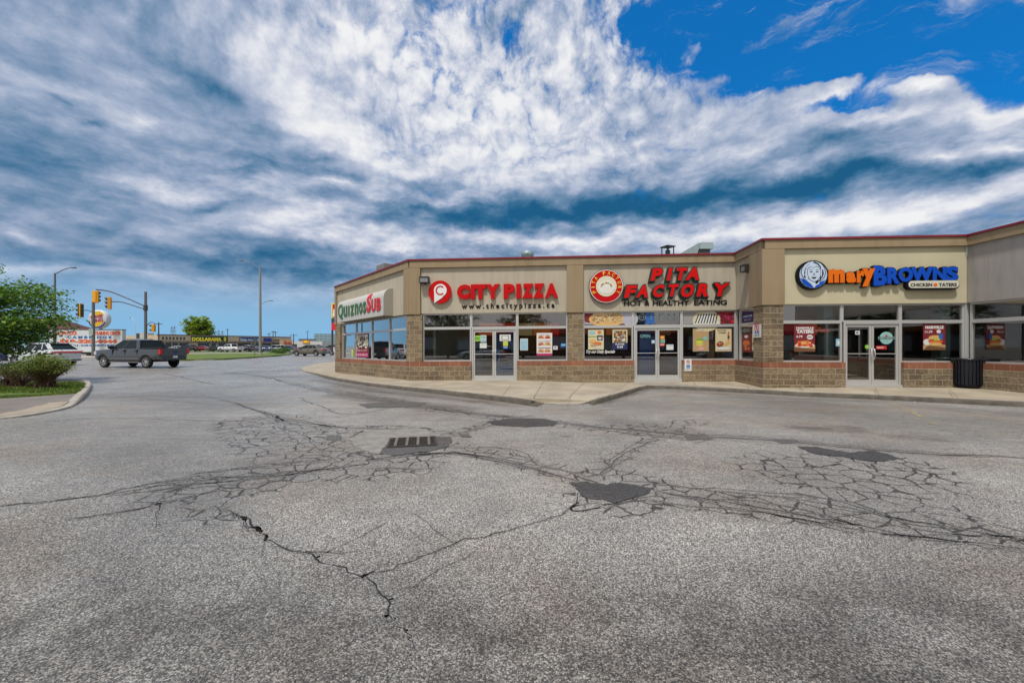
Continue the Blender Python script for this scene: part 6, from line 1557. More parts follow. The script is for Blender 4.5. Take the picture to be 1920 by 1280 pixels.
def blades(poly_test, xr, yr, n, h, zb, name='grass_blades', seed=3, w=.012, col=(.09, .15, .02)):
    r = random.Random(seed); mb = MB(); c = 0
    while c < n:
        x, y = r.uniform(*xr), r.uniform(*yr); c += 1
        if not poly_test(x, y): continue
        for _ in range(3):
            a = r.uniform(0, 6.28); hh2 = h * r.uniform(.4, 1.2) * (1 + .8 * noise.noise(Vector((x * 2, y * 2, 0)))); xx, yy = x + r.uniform(-.03, .03), y + r.uniform(-.03, .03); z = zb(Vector((xx, yy)))
            dx, dy = math.cos(a) * w, math.sin(a) * w; lx, ly = r.uniform(-.6, .6) * hh2, r.uniform(-.6, .6) * hh2
            mb.add([(xx - dx, yy - dy, z), (xx + dx, yy + dy, z), (xx + lx, yy + ly, z + hh2)], [(0, 1, 2)])
    o = mb.build(name, leaf_mat('blade_green', [(.05, .10, .012), (.12, .19, .025), (.20, .22, .05)], .25)); tag(o, 'short uneven green grass on the kerbed island', 'grass', kind='stuff'); return o
def leaf_mat(name, cols, trans=.3, scale=1.3):
    if name in MATS: return MATS[name]
    k = NT(name); P = k.n('ShaderNodeNewGeometry').outputs['Position']; rn = k.n('ShaderNodeNewGeometry').outputs['Random Per Island']
    a = k.noise(P, scale, 3); f = k.math('ADD', k.math('MULTIPLY', a, .9), k.math('MULTIPLY', rn, .55))
    c = k.mix(k.ss(f, .45, .75), cols[0], cols[1]); c = k.mix(k.ss(f, .80, 1.05), c, cols[2]); k.put(k.b.inputs['Base Color'], c); k.b.inputs['Roughness'].default_value = .5
    k.b.inputs['Specular IOR Level'].default_value = .35
    tr = k.n('ShaderNodeBsdfTranslucent'); k.put(tr.inputs[0], k.mix(1.0, c, (1.1, 1.2, .5), 'MULTIPLY')); mx = k.n('ShaderNodeMixShader'); mx.inputs[0].default_value = trans
    k.t.links.new(k.b.outputs[0], mx.inputs[1]); k.t.links.new(tr.outputs[0], mx.inputs[2]); k.t.links.new(mx.outputs[0], k.t.nodes['Material Output'].inputs[0]); return k.m
def inpoly(P):
    def f(x, y):
        c = False; j = len(P) - 1
        for i in range(len(P)):
            if (P[i].y > y) != (P[j].y > y) and x < (P[j].x - P[i].x) * (y - P[i].y) / (P[j].y - P[i].y) + P[i].x: c = not c
            j = i
        return c
    return f
blades(inpoly(gr_), (-21, -11), (12, 17), 9000, .085, lambda p: zi(p) + .03)
# boulevard beyond the junction
blv = gl([(255, 676), (345, 676.5), (420, 674.5), (470, 671.5), (520, 668), (546, 665), (548, 663), (500, 661.5), (420, 661.5), (255, 663)])
zb2 = lambda p: ga(p.x, p.y) + .12
kerb_line(smooth_pts(blv[:7], 1), .13, .25, 'kerb', 1, mat('road_kerb', (.26, .22, .18), .9, var=.2, vscale=1))
sheet('grass', blv, M_grass, .03, zfun=zb2, skirt=.15)
walk = gl([(255, 666.5), (345, 665.3), (430, 664.2), (500, 663), (500, 662.4), (430, 663.2), (345, 663.9), (255, 664.8)]); sheet('footpath', walk, mat('path_concrete', (.42, .38, .33), .9), .045, zfun=zb2)
lw = gl([(60, 670), (205, 670.5), (205, 668), (60, 667.5)]); sheet('footpath', lw, MATS['path_concrete'], .09, skirt=.15)
far_g = gl([(330, 660), (400, 659.5), (560, 659), (560, 657.8), (330, 658)]); sheet('grass', far_g, M_grass, .04)
# ------------------------------------------------------------------ plants
BARK = mat('bark', (.075, .055, .040), .9, var=.3, vscale=12, bump=.6, bscale=30)
def tree(name, loc, h, spread, trunk_h, seed, nl, nleaf, lsize, lmat, lab, cat='tree', group=None, flat=.45, zlow=None, tr=.10, ctr=(0, 0), hang=0):
    t = empty(name, loc, 0, label=lab, cat=cat, group=group); r = random.Random(seed); mb = MB(); tips = []
    top = Vector((ctr[0] * .6, ctr[1] * .6, trunk_h))
    mb.tube([(0, 0, -.1), (0, 0, 0), (r.uniform(-.05, .05), 0, trunk_h * .5), top, top + Vector((ctr[0] * .4, ctr[1] * .4, (h - trunk_h) * .6))], [tr * 1.4, tr * 1.15, tr, tr * .85, tr * .25], 8)
    zc = (h + (zlow or trunk_h)) / 2; zr = (h - (zlow or trunk_h)) / 2
    for i in range(nl):
        a = 2.399 * i + r.uniform(-.3, .3); v = -0.9 + 1.85 * (i + .5) / nl; v += r.uniform(-.1, .1); v = max(-.98, min(.98, v)); rad = math.sqrt(max(.02, 1 - v * v)) * r.uniform(.75, 1.12)
        tip = Vector((ctr[0] + spread * rad * math.cos(a), ctr[1] + spread * rad * math.sin(a), zc + zr * v))
        st = top.lerp(Vector((ctr[0], ctr[1], zc)), r.uniform(0, .7)) if tip.z > trunk_h else Vector((0, 0, trunk_h * r.uniform(.7, 1)))
        mid = st.lerp(tip, .5) + Vector((r.uniform(-.1, .1), r.uniform(-.1, .1), .12 + r.uniform(0, .2))) * spread * .35
        mb.tube([st, mid, tip], [tr * .38, tr * .22, tr * .06], 5)
        br = [tip, mid.lerp(tip, .6), mid.lerp(tip, .25)]
        for q in range(3):
            e = mid.lerp(tip, r.uniform(.2, .9)) + Vector((r.uniform(-1, 1), r.uniform(-1, 1), r.uniform(-.35, .35))) * spread * .34; mb.tube([mid.lerp(tip, .4), e], [tr * .12, tr * .04], 4); br.append(e)
        tips += br
    mb.build('trunk', BARK, t)
    lv = MB(); V = []; Fs = []
    per = max(1, nleaf // len(tips))
    for tp in tips:
        cs = spread * r.uniform(.15, .27); ax = r.uniform(0, 3.14)
        for _ in range(int(per * r.uniform(.5, 1.5))):
            g = lambda: (r.gauss(0, .5)); p = tp + Vector((g() * cs, g() * cs, g() * cs * flat))
            s = lsize * r.uniform(.6, 1.25); a = r.uniform(0, 6.28); n = Vector((r.gauss(0, .55), r.gauss(0, .55), 1)).normalized(); u = n.cross(Vector((math.cos(a), math.sin(a), 0))).normalized(); w = n.cross(u)
            o = len(V); V += [p - u * s * .5, p + w * s * .30, p + u * s * .5 - Vector((0, 0, s * .15)), p - w * s * .30]; Fs.append((o, o + 1, o + 2, o + 3))
    lv.add(V, Fs); lv.build('crown', lmat, t); return t
LM = leaf_mat('leaf_maple', [(.034, .082, .012), (.095, .190, .025), (.25, .36, .08)], .4)
tp_ = gp(-42, 716); tree('tree', (tp_.x, 16.2, .12), 4.55, 3.0, 1.1, 5, 52, 26000, .15, LM, 'leafy young green tree at the left edge of the kerbed island', ctr=(1.7, 0), zlow=.85, flat=.32, tr=.11)
LM2 = leaf_mat('leaf_fresh', [(.14, .21, .03), (.25, .36, .05), (.38, .47, .10)], .45, .3)
Y = 150; tree('tree', ((372.5 - CX) / FP * 166, 166, 0), 13.2, 4.7, 4.0, 8, 34, 9000, .75, LM2, 'broad round green tree rising behind the discount store', flat=.6, tr=.35, zlow=4.5)
def shrub(lx, ly, w, h, seed, lab, nt=120, leaves=900, lm=None, lean=0.0, z=.16):
    t = empty('shrub', (lx, ly, z), 0, label=lab, cat='shrub'); r = random.Random(seed); mb = MB(); pts = []
    for i in range(nt):
        a = r.uniform(0, 6.28); e = r.uniform(.25, 1.0); R_ = w * e; hz = h * math.sqrt(max(.05, 1 - (e * .75) ** 2)) * r.uniform(.75, 1.05)
        p0 = Vector((r.gauss(0, .12), r.gauss(0, .12), -.03)); p1 = Vector((R_ * .45 * math.cos(a), R_ * .45 * math.sin(a), hz * .5)); p2 = Vector((R_ * math.cos(a) + lean, R_ * math.sin(a), hz))
        mb.tube([p0, p1, p2], [.011, .007, .003], 4); pts += [p1.lerp(p2, .6), p2]
        for _ in range(3):
            q = p1.lerp(p2, r.uniform(.1, .9)); e_ = q + Vector((r.uniform(-.16, .16), r.uniform(-.16, .16), r.uniform(.0, .2))); mb.tube([q, e_], [.004, .002], 3); pts.append(e_)
    mb.build('stems', mat('twig', (.13, .075, .050), .9, var=.4, vscale=6), t)
    lv = MB(); V = []; Fs = []
    for _ in range(leaves):
        p = r.choice(pts) + Vector((r.gauss(0, .05), r.gauss(0, .05), r.gauss(0, .04))); s = .04 * r.uniform(.6, 1.4); n = Vector((r.gauss(0, .6), r.gauss(0, .6), 1)).normalized(); u = n.orthogonal().normalized(); u.rotate(Matrix.Rotation(r.uniform(0, 6), 3, n)); w_ = n.cross(u)
        o = len(V); V += [p - u * s * .5, p + w_ * s * .35, p + u * s * .5, p - w_ * s * .35]; Fs.append((o, o + 1, o + 2, o + 3))
    lv.add(V, Fs); lv.build('foliage', lm or leaf_mat('leaf_shrub', [(.08, .14, .02), (.17, .25, .04), (.28, .33, .07)], .3), t); return t
g1 = gp(85, 726, lambda x, y: .14); shrub(g1.x, g1.y, .70, 1.0, 2, 'round twiggy bush with reddish bare stems near the island kerb', 300, 6500)
g1 = gp(38, 724, lambda x, y: .14); shrub(g1.x, g1.y, .75, .72, 5, 'loose leggy bush between the tree and the round twiggy bush', 90, 1500, leaf_mat('leaf_yellowgreen', [(.06, .09, .015), (.12, .16, .03), (.2, .22, .05)], .3))
g1 = gp(5, 723, lambda x, y: .14); shrub(g1.x, g1.y + .2, .42, .70, 9, 'dense dark green low bush at the left edge of the island', 120, 5000, leaf_mat('leaf_dark', [(.012, .035, .010), (.03, .075, .015), (.06, .12, .03)], .2))
Y = 66; b_ = at(527, 662, Y); t = tree('hedge_bush', (b_.x, Y, .2), .95, 1.5, .12, 4, 30, 4000, .11, leaf_mat('leaf_hedge', [(.04, .09, .012), (.08, .16, .02), (.14, .24, .04)], .3), 'low rounded green bush at the end of the grass boulevard', 'bush', flat=.5, tr=.03, zlow=.05)
t.scale = (1.15, 1, 1)
# ------------------------------------------------------------------ street furniture
POLE = mat('pole_grey', (.14, .14, .145), .5, .3); POLED = mat('pole_dark', (.055, .05, .05), .55, .2); CONC = mat('pole_concrete', (.24, .23, .21), .8, var=.1)
SIGY = mat('signal_yellow', (.70, .33, .01), .4); SIGB = mat('signal_black', (.012, .014, .012), .5)
def lamp(name, px, base_y, top_y, tip, Y, m, lab, r0=.13, arm2=None, group='street lamps'):
    k = FP / Y; zt = CAMZ + (HY - top_y) / k; x = (px - CX) / k; z0 = ga(x, Y) + .0; t = empty(name, (x, Y, z0), 0, label=lab, cat='street lamp', group=group)
    mb = MB(); mb.tube([(0, 0, 0), (0, 0, zt - z0)], [r0, r0 * .6], 10); mb.build('pole', m, t)
    mb = MB(); mb.lathe([(r0 * 1.8, 0), (r0 * 1.8, .05), (r0 * 1.2, .3)], 12); mb.build('pole_base', m, t)
    for tp, pz in ([tip] if arm2 is None else [tip, arm2]):
        dx = (tp[0] - px) / k; dz = CAMZ + (HY - tp[1]) / k - z0; zs = (CAMZ + (HY - pz) / k - z0)
        mb = MB(); P = [(0, 0, zs), (dx * .35, 0, zs + (dz - zs) * .62), (dx * .62, 0, zs + (dz - zs) * .93), (dx * .82, 0, dz + .02)]; mb.tube(smooth_pts([Vector(p) for p in P], 2), .045, 6); a = mb.build('arm', m, t)
        mb = MB(); s = 1 if dx > 0 else -1; mb.box(min(dx * .80, dx), max(dx * .80, dx), -.14, .14, dz - .06, dz + .05); mb.build('lamp_head', POLE, t, bevel=.03)
    return t
lamp('street_lamp', 103, 668, 512, ((142, 502), 514), 44, POLE, 'grey street lamp rising out of the left tree', .13)
lamp('street_lamp', 488, 661, 503, ((449, 489), 503), 66, CONC, 'tall street lamp on the grass boulevard with a second lower arm', .22, arm2=((511, 563.5), 571))
lamp('street_lamp', 253, 655, 606, ((244, 595.5), 604), 70, mat('pole_white', (.55, .56, .58), .5), 'slim white lamp post behind the roof of the grey pickup', .06)
Y = 56; k = FP / Y; X_ = lambda px: (px - CX) / k; Z_ = lambda py: CAMZ + (HY - py) / k
def signal_head(px, py0, py1, w_px, yaw, lab, n=3, body=SIGY, Yo=0.0):
    zc = (Z_(py0) + Z_(py1)) / 2; h = Z_(py0) - Z_(py1); w = w_px / k
    t = empty('traffic_light', (X_(px), Y + Yo, zc), R(yaw), label=lab, cat='traffic light', group='traffic lights at the junction')
    mb = MB(); mb.box(-w / 2, w / 2, -.02, .12, -h / 2, h / 2); mb.build('backboard', SIGY, t, bevel=.03)
    mb = MB(); mb.box(-w * .33, w * .33, -.2, -.021, -h * .45, h * .45); mb.box(-w * .30, w * .30, .121, .22, -h * .44, h * .44); mb.build('housing', body, t, bevel=.02)
    cols = [mat('lens_red', (.10, .006, .006), .2), mat('lens_amber', (.12, .05, .004), .2), mat('lens_green', (.004, .05, .03), .2)]
    for i in range(n):
        z = h * .30 - i * h * .30 * (2 / max(1, n - 1)) if n > 1 else 0; rr_ = min(w * .26, h * .14); Mx = Matrix.Translation((0, -.2, z)) @ Matrix.Rotation(R(90), 4, 'X')
        mb = MB(); mb.lathe([(0, .012), (rr_, .0)], 16, 0, Mx); mb.build('lens', cols[i if n == 3 else i * 2], t)
        mb = MB(); vs = []; q = 12
        for j in range(q + 1):
            a = R(-25 + 230 * j / q); vs += [(rr_ * 1.15 * math.cos(a), -.2, z + rr_ * 1.15 * math.sin(a)), (rr_ * 1.1 * math.cos(a), -.2 - .34 * (.55 + .45 * math.sin(max(0, a))), z + rr_ * 1.1 * math.sin(a) - .03)]
        mb.add(vs, [(2 * j, 2 * j + 1, 2 * j + 3, 2 * j + 2) for j in range(q)]); mb.build('visor', SIGB, t)
    return t
t = empty('signal_mast', (X_(273), Y, ga(X_(273), Y)), 0, label='grey signal mast with two long arms reaching left over the pickup', cat='signal mast')
gz = ga(X_(273), Y)
mb = MB(); mb.tube([(0, 0, 0), (0, 0, Z_(547) - gz)], [.19, .15], 12); mb.build('pole', POLE, t)
rel = lambda px, py, dy=0: Vector((X_(px) - X_(273), dy, Z_(py) - gz))
mb = MB(); mb.tube(smooth_pts([rel(272, 574), rel(240, 560), rel(212, 548), rel(195, 544), rel(180, 543)], 2), .07, 8); mb.build('arm', POLED, t)
mb = MB(); mb.tube(smooth_pts([rel(272, 580), rel(245, 571), rel(230, 566.5), rel(220, 565.5), rel(209, 565.5)], 2), .06, 8); mb.build('arm', POLED, t)
mb = MB(); mb.lathe([(.24, -.35), (.24, .35)], 12, 0, Matrix.Translation(rel(273, 577))); mb.build('collar', POLED, t)
mb = MB(); mb.tube(smooth_pts([rel(274, 612), rel(279, 606), rel(284, 603.5), rel(289, 605), rel(289.5, 608)], 2), .05, 8); mb.build('bracket', POLE, t)
signal_head(179.5, 545, 568, 12.5, 172, 'yellow backed traffic light seen from behind, hung above the round burger sign')
signal_head(205.5, 556.5, 580.5, 12, -48, 'yellow traffic light with three black visors, second from the mast')
signal_head(151.5, 569, 595, 11, -70, 'traffic light seen edge on at the tip of the tree branches', body=SIGB)
signal_head(288, 608, 622, 11, -55, 'small two lamp signal hung right of the grey mast', n=2)
gz2 = 0; t = empty('signal_pole', (X_(175), Y, 0), 0, label='grey pole crossing the round burger sign, with a short arm and pale plate', cat='signal pole')
rl = lambda px, py: Vector((X_(px) - X_(175), 0, Z_(py)))
mb = MB(); mb.tube([(0, 0, 0), (0, 0, Z_(566))], [.20, .16], 12); mb.build('pole', POLE, t)
mb = MB(); mb.tube(smooth_pts([rl(174.5, 590), rl(171, 584), rl(165, 581.5), rl(157, 581.5)], 2), .05, 8); mb.build('arm', POLED, t)
mb = MB(); a = rl(170, 616); b = rl(178, 628); mb.box(a.x, b.x, -.26, -.22, b.z, a.z); mb.build('plate', mat('plate_greenish', (.28, .34, .30), .5), t)
# small road sign seen from behind
Y3 = 50; k3 = FP / Y3; x3 = (477.8 - CX) / k3; t = empty('road_sign', (x3, Y3, ga(x3, Y3) + .1), 0, label='small grey road sign back on a thin post before the grass boulevard', cat='road sign')
mb = MB(); mb.tube([(0, 0, 0), (0, 0, 2.1)], .03, 6); mb.build('post', POLED, t); mb = MB(); mb.box(-.14, .14, -.02, .0, 1.35, 2.12); mb.build('plate', mat('sign_back', (.10, .11, .11), .5, .4), t)
# burger sign ------------------------------------------------------------
def burger():
    Y = 74; k = FP / Y; cx_, cz = (182 - CX) / k, CAMZ + (HY - 598) / k; r = 17.6 / k
    t = empty('restaurant_sign', (cx_, Y, 0), 0, label='round white pylon sign with yellow bun and red lettering BURGER KING behind the grey pole', cat='sign')
    Mx = Matrix.Translation((0, 0, cz)) @ Matrix.Rotation(R(90), 4, 'X')
    mb = MB(); mb.lathe([(0, 0), (r * .96, 0), (r, -.08), (r, -.85), (r * .95, -1.0), (0, -1.0)], 40, 0, Mx); mb.build('drum', mat('drum_white', (.55, .56, .60), .35), t)
    def P(pts, d0, d1, nm, m): mb = MB(); mb.prism([(a * r, b * r) for a, b in pts], d0, d1, 0, Mx); mb.build(nm, m, t)
    arc = lambda rr, a0, a1, n=18: [(rr * math.cos(R(a0 + (a1 - a0) * i / n)), rr * math.sin(R(a0 + (a1 - a0) * i / n))) for i in range(n + 1)]
    sk = lambda pts: [(x, y + .16 * x) for x, y in pts]
    yl = mat('bun_yellow', (.66, .42, .02), .4); P(sk([(x * .86, y * .86 + .02) for x, y in arc(.92, 22, 158)]), .01, .03, 'bun', yl); P(sk([(x * .86, y * .86) for x, y in arc(.92, 202, 338)]), .01, .03, 'bun', yl)
    bl = mat('swoosh_blue', (.01, .03, .16), .4); P(arc(.97, 195, 340, 30) + [(x * 1.0, y) for x, y in arc(.84, 340, 195, 30)], .01, .034, 'swoosh', bl)
    rd = mat('burger_red', (.40, .01, .04), .4)
    for s, x0, x1, y0, y1 in (('BURGER', -.62, .64, .10, .42), ('KING', -.58, .64, -.38, .04)):
        mb = MB(); fit_text(lambda s_, h_, d_: Vector((s_ * r, -d_, cz + (h_ + .16 * s_) * r)), mb, s, x0, x1, y0, y1, .036, .06, bold=.025); mb.build('lettering', rd, t)
    mb = MB(); mb.tube([(0, .7, 0), (0, .7, cz - r + .1)], .22, 10); mb.build('post', POLE, t)
burger()
# ------------------------------------------------------------------ distant buildings
def bldg(name, A, B, h, depth, m, lab, cat='building'):
    A, B = Vector(A), Vector(B); F = Fac(A, B, 0, 0); t = empty(name, (A.x, A.y, 0), 0, label=lab, cat=cat); inv = Matrix.Translation((-A.x, -A.y, 0))
    def part(fn, nm, m_):
        mb = MB(); fn(mb); o = mb.build(nm, m_, t); o.matrix_parent_inverse = inv; return o
    part(lambda mb: F.box(mb, 0, F.L, -.5, h, -depth, 0), 'wall', m); return F, part
YA, YB = 150, 196
Ax = vtx(296, YA); Bx = vtx(546, YB)
beige = mat('far_beige', (.50, .41, .29), .9, var=.08, vscale=.3)
F, part = bldg('discount_store', Ax, Bx, 5.3, 30, beige, 'long low beige strip mall with yellow DOLLARAMA lettering', 'store building')
part(lambda mb: F.box(mb, -.2, F.L + .2, 5.3, 5.6, -.5, .25), 'roof_edge', mat('far_roof_edge', (.16, .12, .10), .8))
part(lambda mb: F.pbox(mb, 358, 426.5, F.pix(390, 641.5)[1], F.pix(390, 630.5)[1], .05, .25), 'sign_board', mat('board_green', (.01, .05, .02), .5))
yl = mat('far_yellow', (.85, .74, .03), .5); 
def ftxt(s, a, b, y0, y1, m_, nm='lettering', **kw): part(lambda mb: ptext(F, mb, s, a, b, y0, y1, .26, .34, **kw), nm, m_)
ftxt('DOLLARAMA', 360, 415.5, 632.5, 639.5, yl, bold=.06); ftxt('$', 420, 424, 632, 639.5, yl, bold=.05)
part(lambda mb: F.pbox(mb, 449, 486, F.pix(467, 641.5)[1], F.pix(467, 632.5)[1], .05, .25), 'sign_board', mat('board_blue', (.012, .07, .26), .5)); ftxt('Dulux', 451, 464, 634.5, 639.5, mat('far_white', (.6, .6, .62), .5), bold=.04); ftxt('Paints', 465.5, 474.5, 635.5, 639, MATS['far_white'], bold=.03); ftxt('ici', 482, 485, 634.8, 639.5, MATS['far_white'], bold=.03)
part(lambda mb: F.pbox(mb, 494, 509, F.pix(500, 641)[1], F.pix(500, 633.5)[1], .05, .25), 'sign_board', mat('board_navy', (.02, .03, .25), .5))
ftxt('pet store', 514, 526, 636, 639.5, mat('far_dark', (.03, .03, .05), .5), bold=.03)
dkg = mat('far_glass', (.03, .05, .06), .2)
for a, b in ((300, 308), (310, 320), (322, 334), (336, 352), (371, 392), (395, 405), (409, 440), (446, 470), (473, 486), (492, 508), (513, 530), (533, 543)):
    part(lambda mb: F.pbox(mb, a, b, .1, 2.6, -.02, .06), 'window', dkg)
for a in (296, 321, 353.5, 394, 407, 442, 489.5, 510.5, 531.5): part(lambda mb: F.pbox(mb, a - .5, a + .9, 0, 3.4, .06, .5), 'column', mat('far_column', (.34, .30, .25), .9))
part(lambda mb: F.pbox(mb, 300, 545, 3.0, 3.25, .07, 1.2), 'canopy', mat('far_canopy', (.2, .17, .14), .8))
for i in range(7): part(lambda mb: F.pbox(mb, 304 + i * 6.6, 307.5 + i * 6.6, 3.7, 4.7, -.02, .05), 'window', dkg)
part(lambda mb: [F.pbox(mb, a, a + 1.6, 4.75, 5.05, .02, .3) for a in (432,)], 'lamp', MATS['far_white'])
F2, part2 = bldg('low_warehouse', vtx(150, 150), vtx(294, 152), 4.0, 25, mat('far_sand', (.30, .26, .19), .9), 'low sand coloured warehouse behind the grey pickup', 'building')
part2(lambda mb: F2.pbox(mb, 243, 265, 4.0, 6.2, -6, -3), 'roof_unit', mat('far_unit', (.42, .43, .42), .7)); part2(lambda mb: F2.pbox(mb, 243, 249, 4.2, 6.0, -2.99, -2.9), 'louvre', dkg)
F3, part3 = bldg('petrol_station', vtx(545, 190), vtx(604, 190), 3.4, 12, mat('far_white_wall', (.50, .50, .48), .8), 'small white station building with orange and yellow sign', 'building')
part3(lambda mb: F3.pbox(mb, 568, 581, 2.6, 3.9, .05, .3), 'sign_board', mat('far_orange', (.65, .22, .02), .5)); part3(lambda mb: F3.pbox(mb, 571, 577, 2.9, 3.6, .31, .36), 'emblem', yl)
part3(lambda mb: F3.pbox(mb, 547, 557, .2, 2.2, -.02, .05), 'window', dkg); part3(lambda mb: F3.pbox(mb, 584, 600, .2, 2.0, -.02, .05), 'window', dkg)
F6, part6 = bldg('fast_food_outlet', vtx(530, 170), vtx(548, 172), 3.9, 10, mat('far_tan', (.36, .25, .15), .9), 'small tan outlet with red emblem right of the strip mall', 'building')
part6(lambda mb: F6.pbox(mb, 533, 536.5, 2.2, 3.3, .02, .15), 'emblem', mat('far_red', (.45, .02, .02), .5)); part6(lambda mb: ptext(F6, mb, 'coffee', 538, 547, 641, 644.5, .02, .15, bold=.04), 'lettering', MATS['far_red'])
F4, part4 = bldg('glass_office', vtx(589, 420), vtx(640, 430), 13.6, 20, mat('far_teal_glass', (.16, .30, .36), .25), 'far pale teal glass office block left of the shop building', 'office building')
for i in range(5): part4(lambda mb: F4.box(mb, .2, F4.L - .2, 1.5 + i * 2.5, 2.0 + i * 2.5, .01, .15), 'floor_band', mat('far_band', (.36, .42, .44), .6))
for i in range(7): part4(lambda mb: F4.box(mb, 1 + i * 3.8, 1.5 + i * 3.8, .2, 13.4, .16, .3), 'mullion', MATS['far_band'])
F5, part5 = bldg('far_depot', vtx(560, 330), vtx(592, 335), 6.5, 20, mat('far_depot_grey', (.22, .28, .30), .8), 'long dim grey depot on the horizon', 'building')
part5(lambda mb: F5.box(mb, -.3, F5.L + .3, 6.5, 6.9, -.5, .3), 'roof_edge', mat('far_depot_edge', (.12, .15, .16), .8))
# restaurant with a dark red roof behind the tree
F7, part7 = bldg('restaurant', vtx(-60, 84), vtx(134, 84), 4.9, 5, mat('teal_render', (.16, .42, .44), .7), 'teal walled restaurant with dark red roof behind the left tree', 'restaurant building')
def roof7(mb):
    a = [F7.P(-.8, 4.9, .9), F7.P(F7.L + 1.0, 4.9, .9), F7.P(F7.L - 5.0, 7.2, -2), F7.P(3, 7.2, -2)]; b = [F7.P(-.8, 4.6, .9), F7.P(F7.L + 1.0, 4.6, .9), F7.P(F7.L + 1.0, 4.6, -5), F7.P(-.8, 4.6, -5)]
    mb.add(a, [(0, 1, 2, 3)]); mb.add([a[0], a[1], b[1], b[0]], [(3, 2, 1, 0)]); mb.add([a[1], b[2], a[2]], [(0, 1, 2)]); mb.add([a[0], a[3], b[3]], [(0, 1, 2)]); mb.add([a[2], a[3], b[3], b[2]], [(1, 0, 3, 2)])
part7(roof7, 'roof', mat('maroon_roof', (.10, .022, .028), .7, var=.15, vscale=2)); part7(lambda mb: F7.box(mb, .5, 9, 3.6, 4.4, .02, .1), 'stripe', mat('orange_stripe', (.50, .10, .03), .6)); part7(lambda mb: F7.box(mb, 11.5, 14, 1.0, 3.2, .02, .08), 'window', dkg)
part7(lambda mb: F7.box(mb, 16.5, 19, 1.0, 3.2, .02, .08), 'window', dkg)
# pylon sign half hidden by the shop building
Y8 = 48; k8 = FP / Y8; X8 = lambda px: (px - CX) / k8; Z8 = lambda py: CAMZ + (HY - py) / k8
t = empty('pylon_sign', (X8(622.5), Y8, ga(X8(622), Y8)), 0, label='tall red and yellow pylon sign cut off by the left end of the shop building', cat='sign'); g8 = ga(X8(622), Y8); o8 = X8(622.5)
def s8(a, b, y0, y1, d0, d1, nm, m_): mb = MB(); mb.box(X8(a) - o8, X8(b) - o8, d0, d1, Z8(y1) - g8, Z8(y0) - g8); mb.build(nm, m_, t)
s8(620.6, 622.6, 584, 660, .1, .35, 'post', POLED); s8(636, 638, 584, 660, .1, .35, 'post', POLED)
s8(621.5, 640, 568.3, 596, 0, .4, 'cabinet', yl); s8(623.5, 639, 570, 595, -.03, -.001, 'face', mat('pylon_red', (.5, .01, .015), .4)); s8(622, 640, 597, 604, 0, .3, 'panel', mat('pylon_navy', (.02, .06, .12), .4))
s8(621.5, 640, 605, 619, 0, .4, 'cabinet', mat('pylon_bright_red', (.65, .01, .015), .4)); mb = MB(); fit_text(lambda s_, h_, d_: Vector((s_ - o8, -d_, h_ - g8)), mb, '&W', X8(624), X8(640), Z8(594), Z8(579), .031, .05, bold=.05); mb.build('lettering', WHT, t)
# utility poles
for px, top, Y9, lab in ((297.5, 604, 120, 'thin dark utility pole right of the signal mast'), (426.5, 616, 210, 'utility pole above the yellow discount store board'), (504.5, 624, 190, 'short utility pole right of the tall boulevard lamp'), (512, 620, 180, 'utility pole behind the far right shops of the mall'), (516.5, 621, 200, 'rightmost of three slim poles behind the mall'), (550.5, 626, 160, 'wide headed lamp pole left of the bronze saloon'), (576.5, 620, 260, 'lone utility pole left of the teal office block')):
    k = FP / Y9; x = (px - CX) / k; h = CAMZ + (HY - top) / k; t = empty('utility_pole', (x, Y9, 0), 0, label=lab, cat='utility pole', group='utility poles on the skyline'); mb = MB(); mb.tube([(0, 0, 0), (0, 0, h)], [.2, .13], 6); mb.build('pole', POLED, t); mb = MB(); wv = 1.0 if px != 550.5 else 1.5; mb.box(-wv, wv, -.1, .1, h - .6, h - .42); mb.build('cross_arm', POLED, t)
for px, top in ((322, 612), (327, 611), (410, 619), (417, 620)):
    Y9 = 420; k = FP / Y9; x = (px - CX) / k; h = CAMZ + (HY - top) / k; t = empty('pylon', (x, Y9, 0), 0, label=dict(((322, 'left one of the paired lattice pylons by the signal mast'), (327, 'right one of the paired lattice pylons by the signal mast'), (410, 'left one of the paired lattice pylons above the yellow board'), (417, 'right one of the paired lattice pylons above the yellow board')))[px], cat='power pylon', group='far power pylons'); mb = MB()
    for sx in (-1, 1): mb.tube([(sx * 2, 0, 0), (sx * .3, 0, h)], .16, 4)
    for q in range(6): z = h * q / 6; w = 2 - 1.7 * q / 6; z2 = h * (q + 1) / 6; w2 = 2 - 1.7 * (q + 1) / 6; mb.tube([(-w, 0, z), (w2, 0, z2)], .1, 4); mb.tube([(w, 0, z), (-w2, 0, z2)], .1, 4)
    for q in (.78, .9): mb.box(-2.2, 2.2, -.1, .1, h * q, h * q + .25)
    mb.build('lattice', mat('lattice_grey', (.12, .14, .16), .7), t)
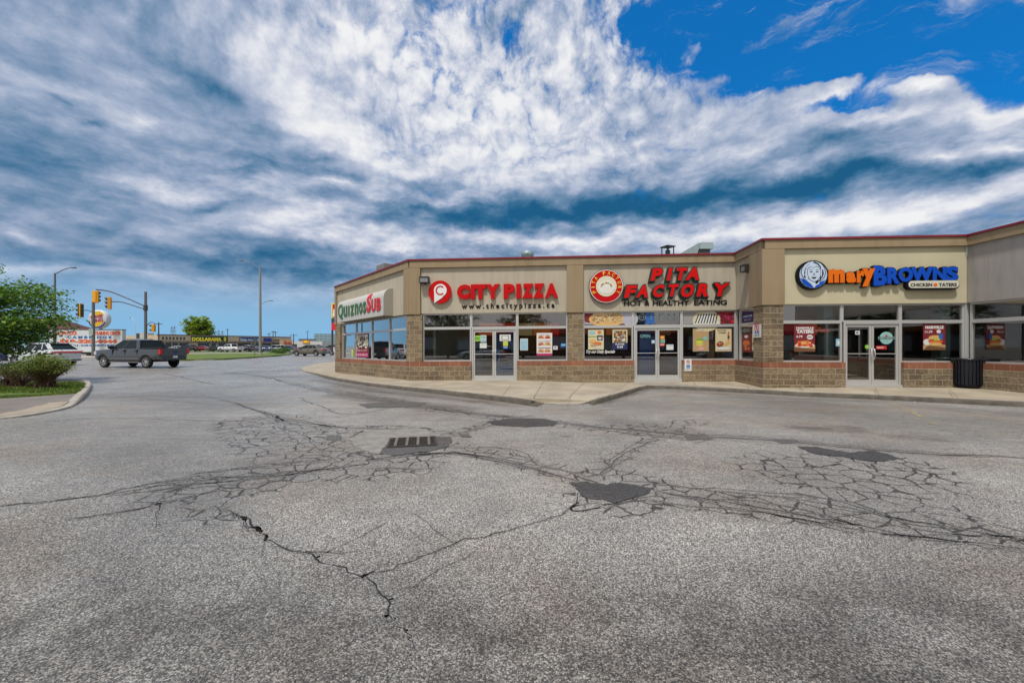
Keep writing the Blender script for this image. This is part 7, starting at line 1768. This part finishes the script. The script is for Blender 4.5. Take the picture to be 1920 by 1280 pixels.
# low line of far trees on the horizon
mb = MB(); r = random.Random(12); V = []; Fs = []
for i in range(6500):
    px = r.uniform(100, 660); Y9 = r.uniform(480, 560); x = (px - CX) / FP * Y9; hmax = 6.5 + 4.5 * noise.noise(Vector((px * .05, 0, 2))) + 2 * noise.noise(Vector((px * .2, 0, 7)))
    z = r.uniform(0, 1) ** .7 * max(2, hmax); s = r.uniform(.8, 1.6); p = Vector((x, Y9, z)); n = Vector((r.gauss(0, .6), -1, r.gauss(.3, .6))).normalized(); u = n.orthogonal().normalized(); w = n.cross(u); o = len(V); V += [p - u * s, p + w * s, p + u * s, p - w * s]; Fs.append((o, o + 1, o + 2, o + 3))
mb.add(V, Fs); tag(mb.build('far_trees', leaf_mat('leaf_far', [(.05, .08, .05), (.07, .11, .06), (.10, .14, .08)], .2, .02)), 'low belt of trees along the horizon', 'trees', kind='stuff')
# ------------------------------------------------------------------ behind the camera: what the shop glass mirrors
LMB = leaf_mat('leaf_mirror', [(.02, .05, .010), (.06, .11, .02), (.12, .18, .03)], .3, .6)
for i, (x, y, h, s) in enumerate(((-12, -17, 7.5, 3.2), (-3, -19, 6.5, 2.8), (9, -18, 7.0, 3.0), (19, -20, 8.5, 3.4), (30, -19, 8.5, 3.6), (39, -17, 7, 3.0), (-24, -14, 8, 3.4))):
    tree('tree', (x, y, 0), h, s, 1.8, 30 + i, 26, 5200, .30, LMB, ['leafy tree opposite the angled side wall', 'leafy tree opposite the pizza shop', 'leafy tree opposite the pita shop', 'tall leafy tree opposite the step in the shop front', 'tall leafy tree opposite the chicken shop doors', 'leafy tree opposite the right-hand wing', 'leafy tree across the junction'][i], group='trees on the far side of the lot', flat=.6, tr=.16, zlow=1.9)
FB = Fac(Vector((34, -30)), Vector((-32, -30)), 0, 0); t = empty('brick_restaurant', (0, -30, 0), 0, label='long brown brick restaurant with an orange stripe across the lot', cat='restaurant building'); inv = Matrix.Translation((0, 30, 0))
def pb(fn, nm, m_): mb = MB(); fn(mb); o = mb.build(nm, m_, t); o.matrix_parent_inverse = inv; return o
pb(lambda mb: FB.box(mb, 0, FB.L, -.2, 4.3, -12, 0), 'wall', mat('brown_brick', (.075, .030, .022), .9, var=.2)); pb(lambda mb: FB.box(mb, 2, FB.L - 2, 3.3, 4.15, .02, .3), 'stripe', mat('orange_stripe', (.50, .10, .03), .6)); pb(lambda mb: FB.box(mb, -.2, FB.L + .2, 4.3, 4.5, -1, .2), 'roof_edge', mat('far_roof_edge', (.16, .12, .10), .8))
for i in range(9): pb(lambda mb: FB.box(mb, 4 + i * 6.8, 7.5 + i * 6.8, .9, 2.8, .01, .06), 'window', mat('mirror_window', (.3, .32, .33), .3))
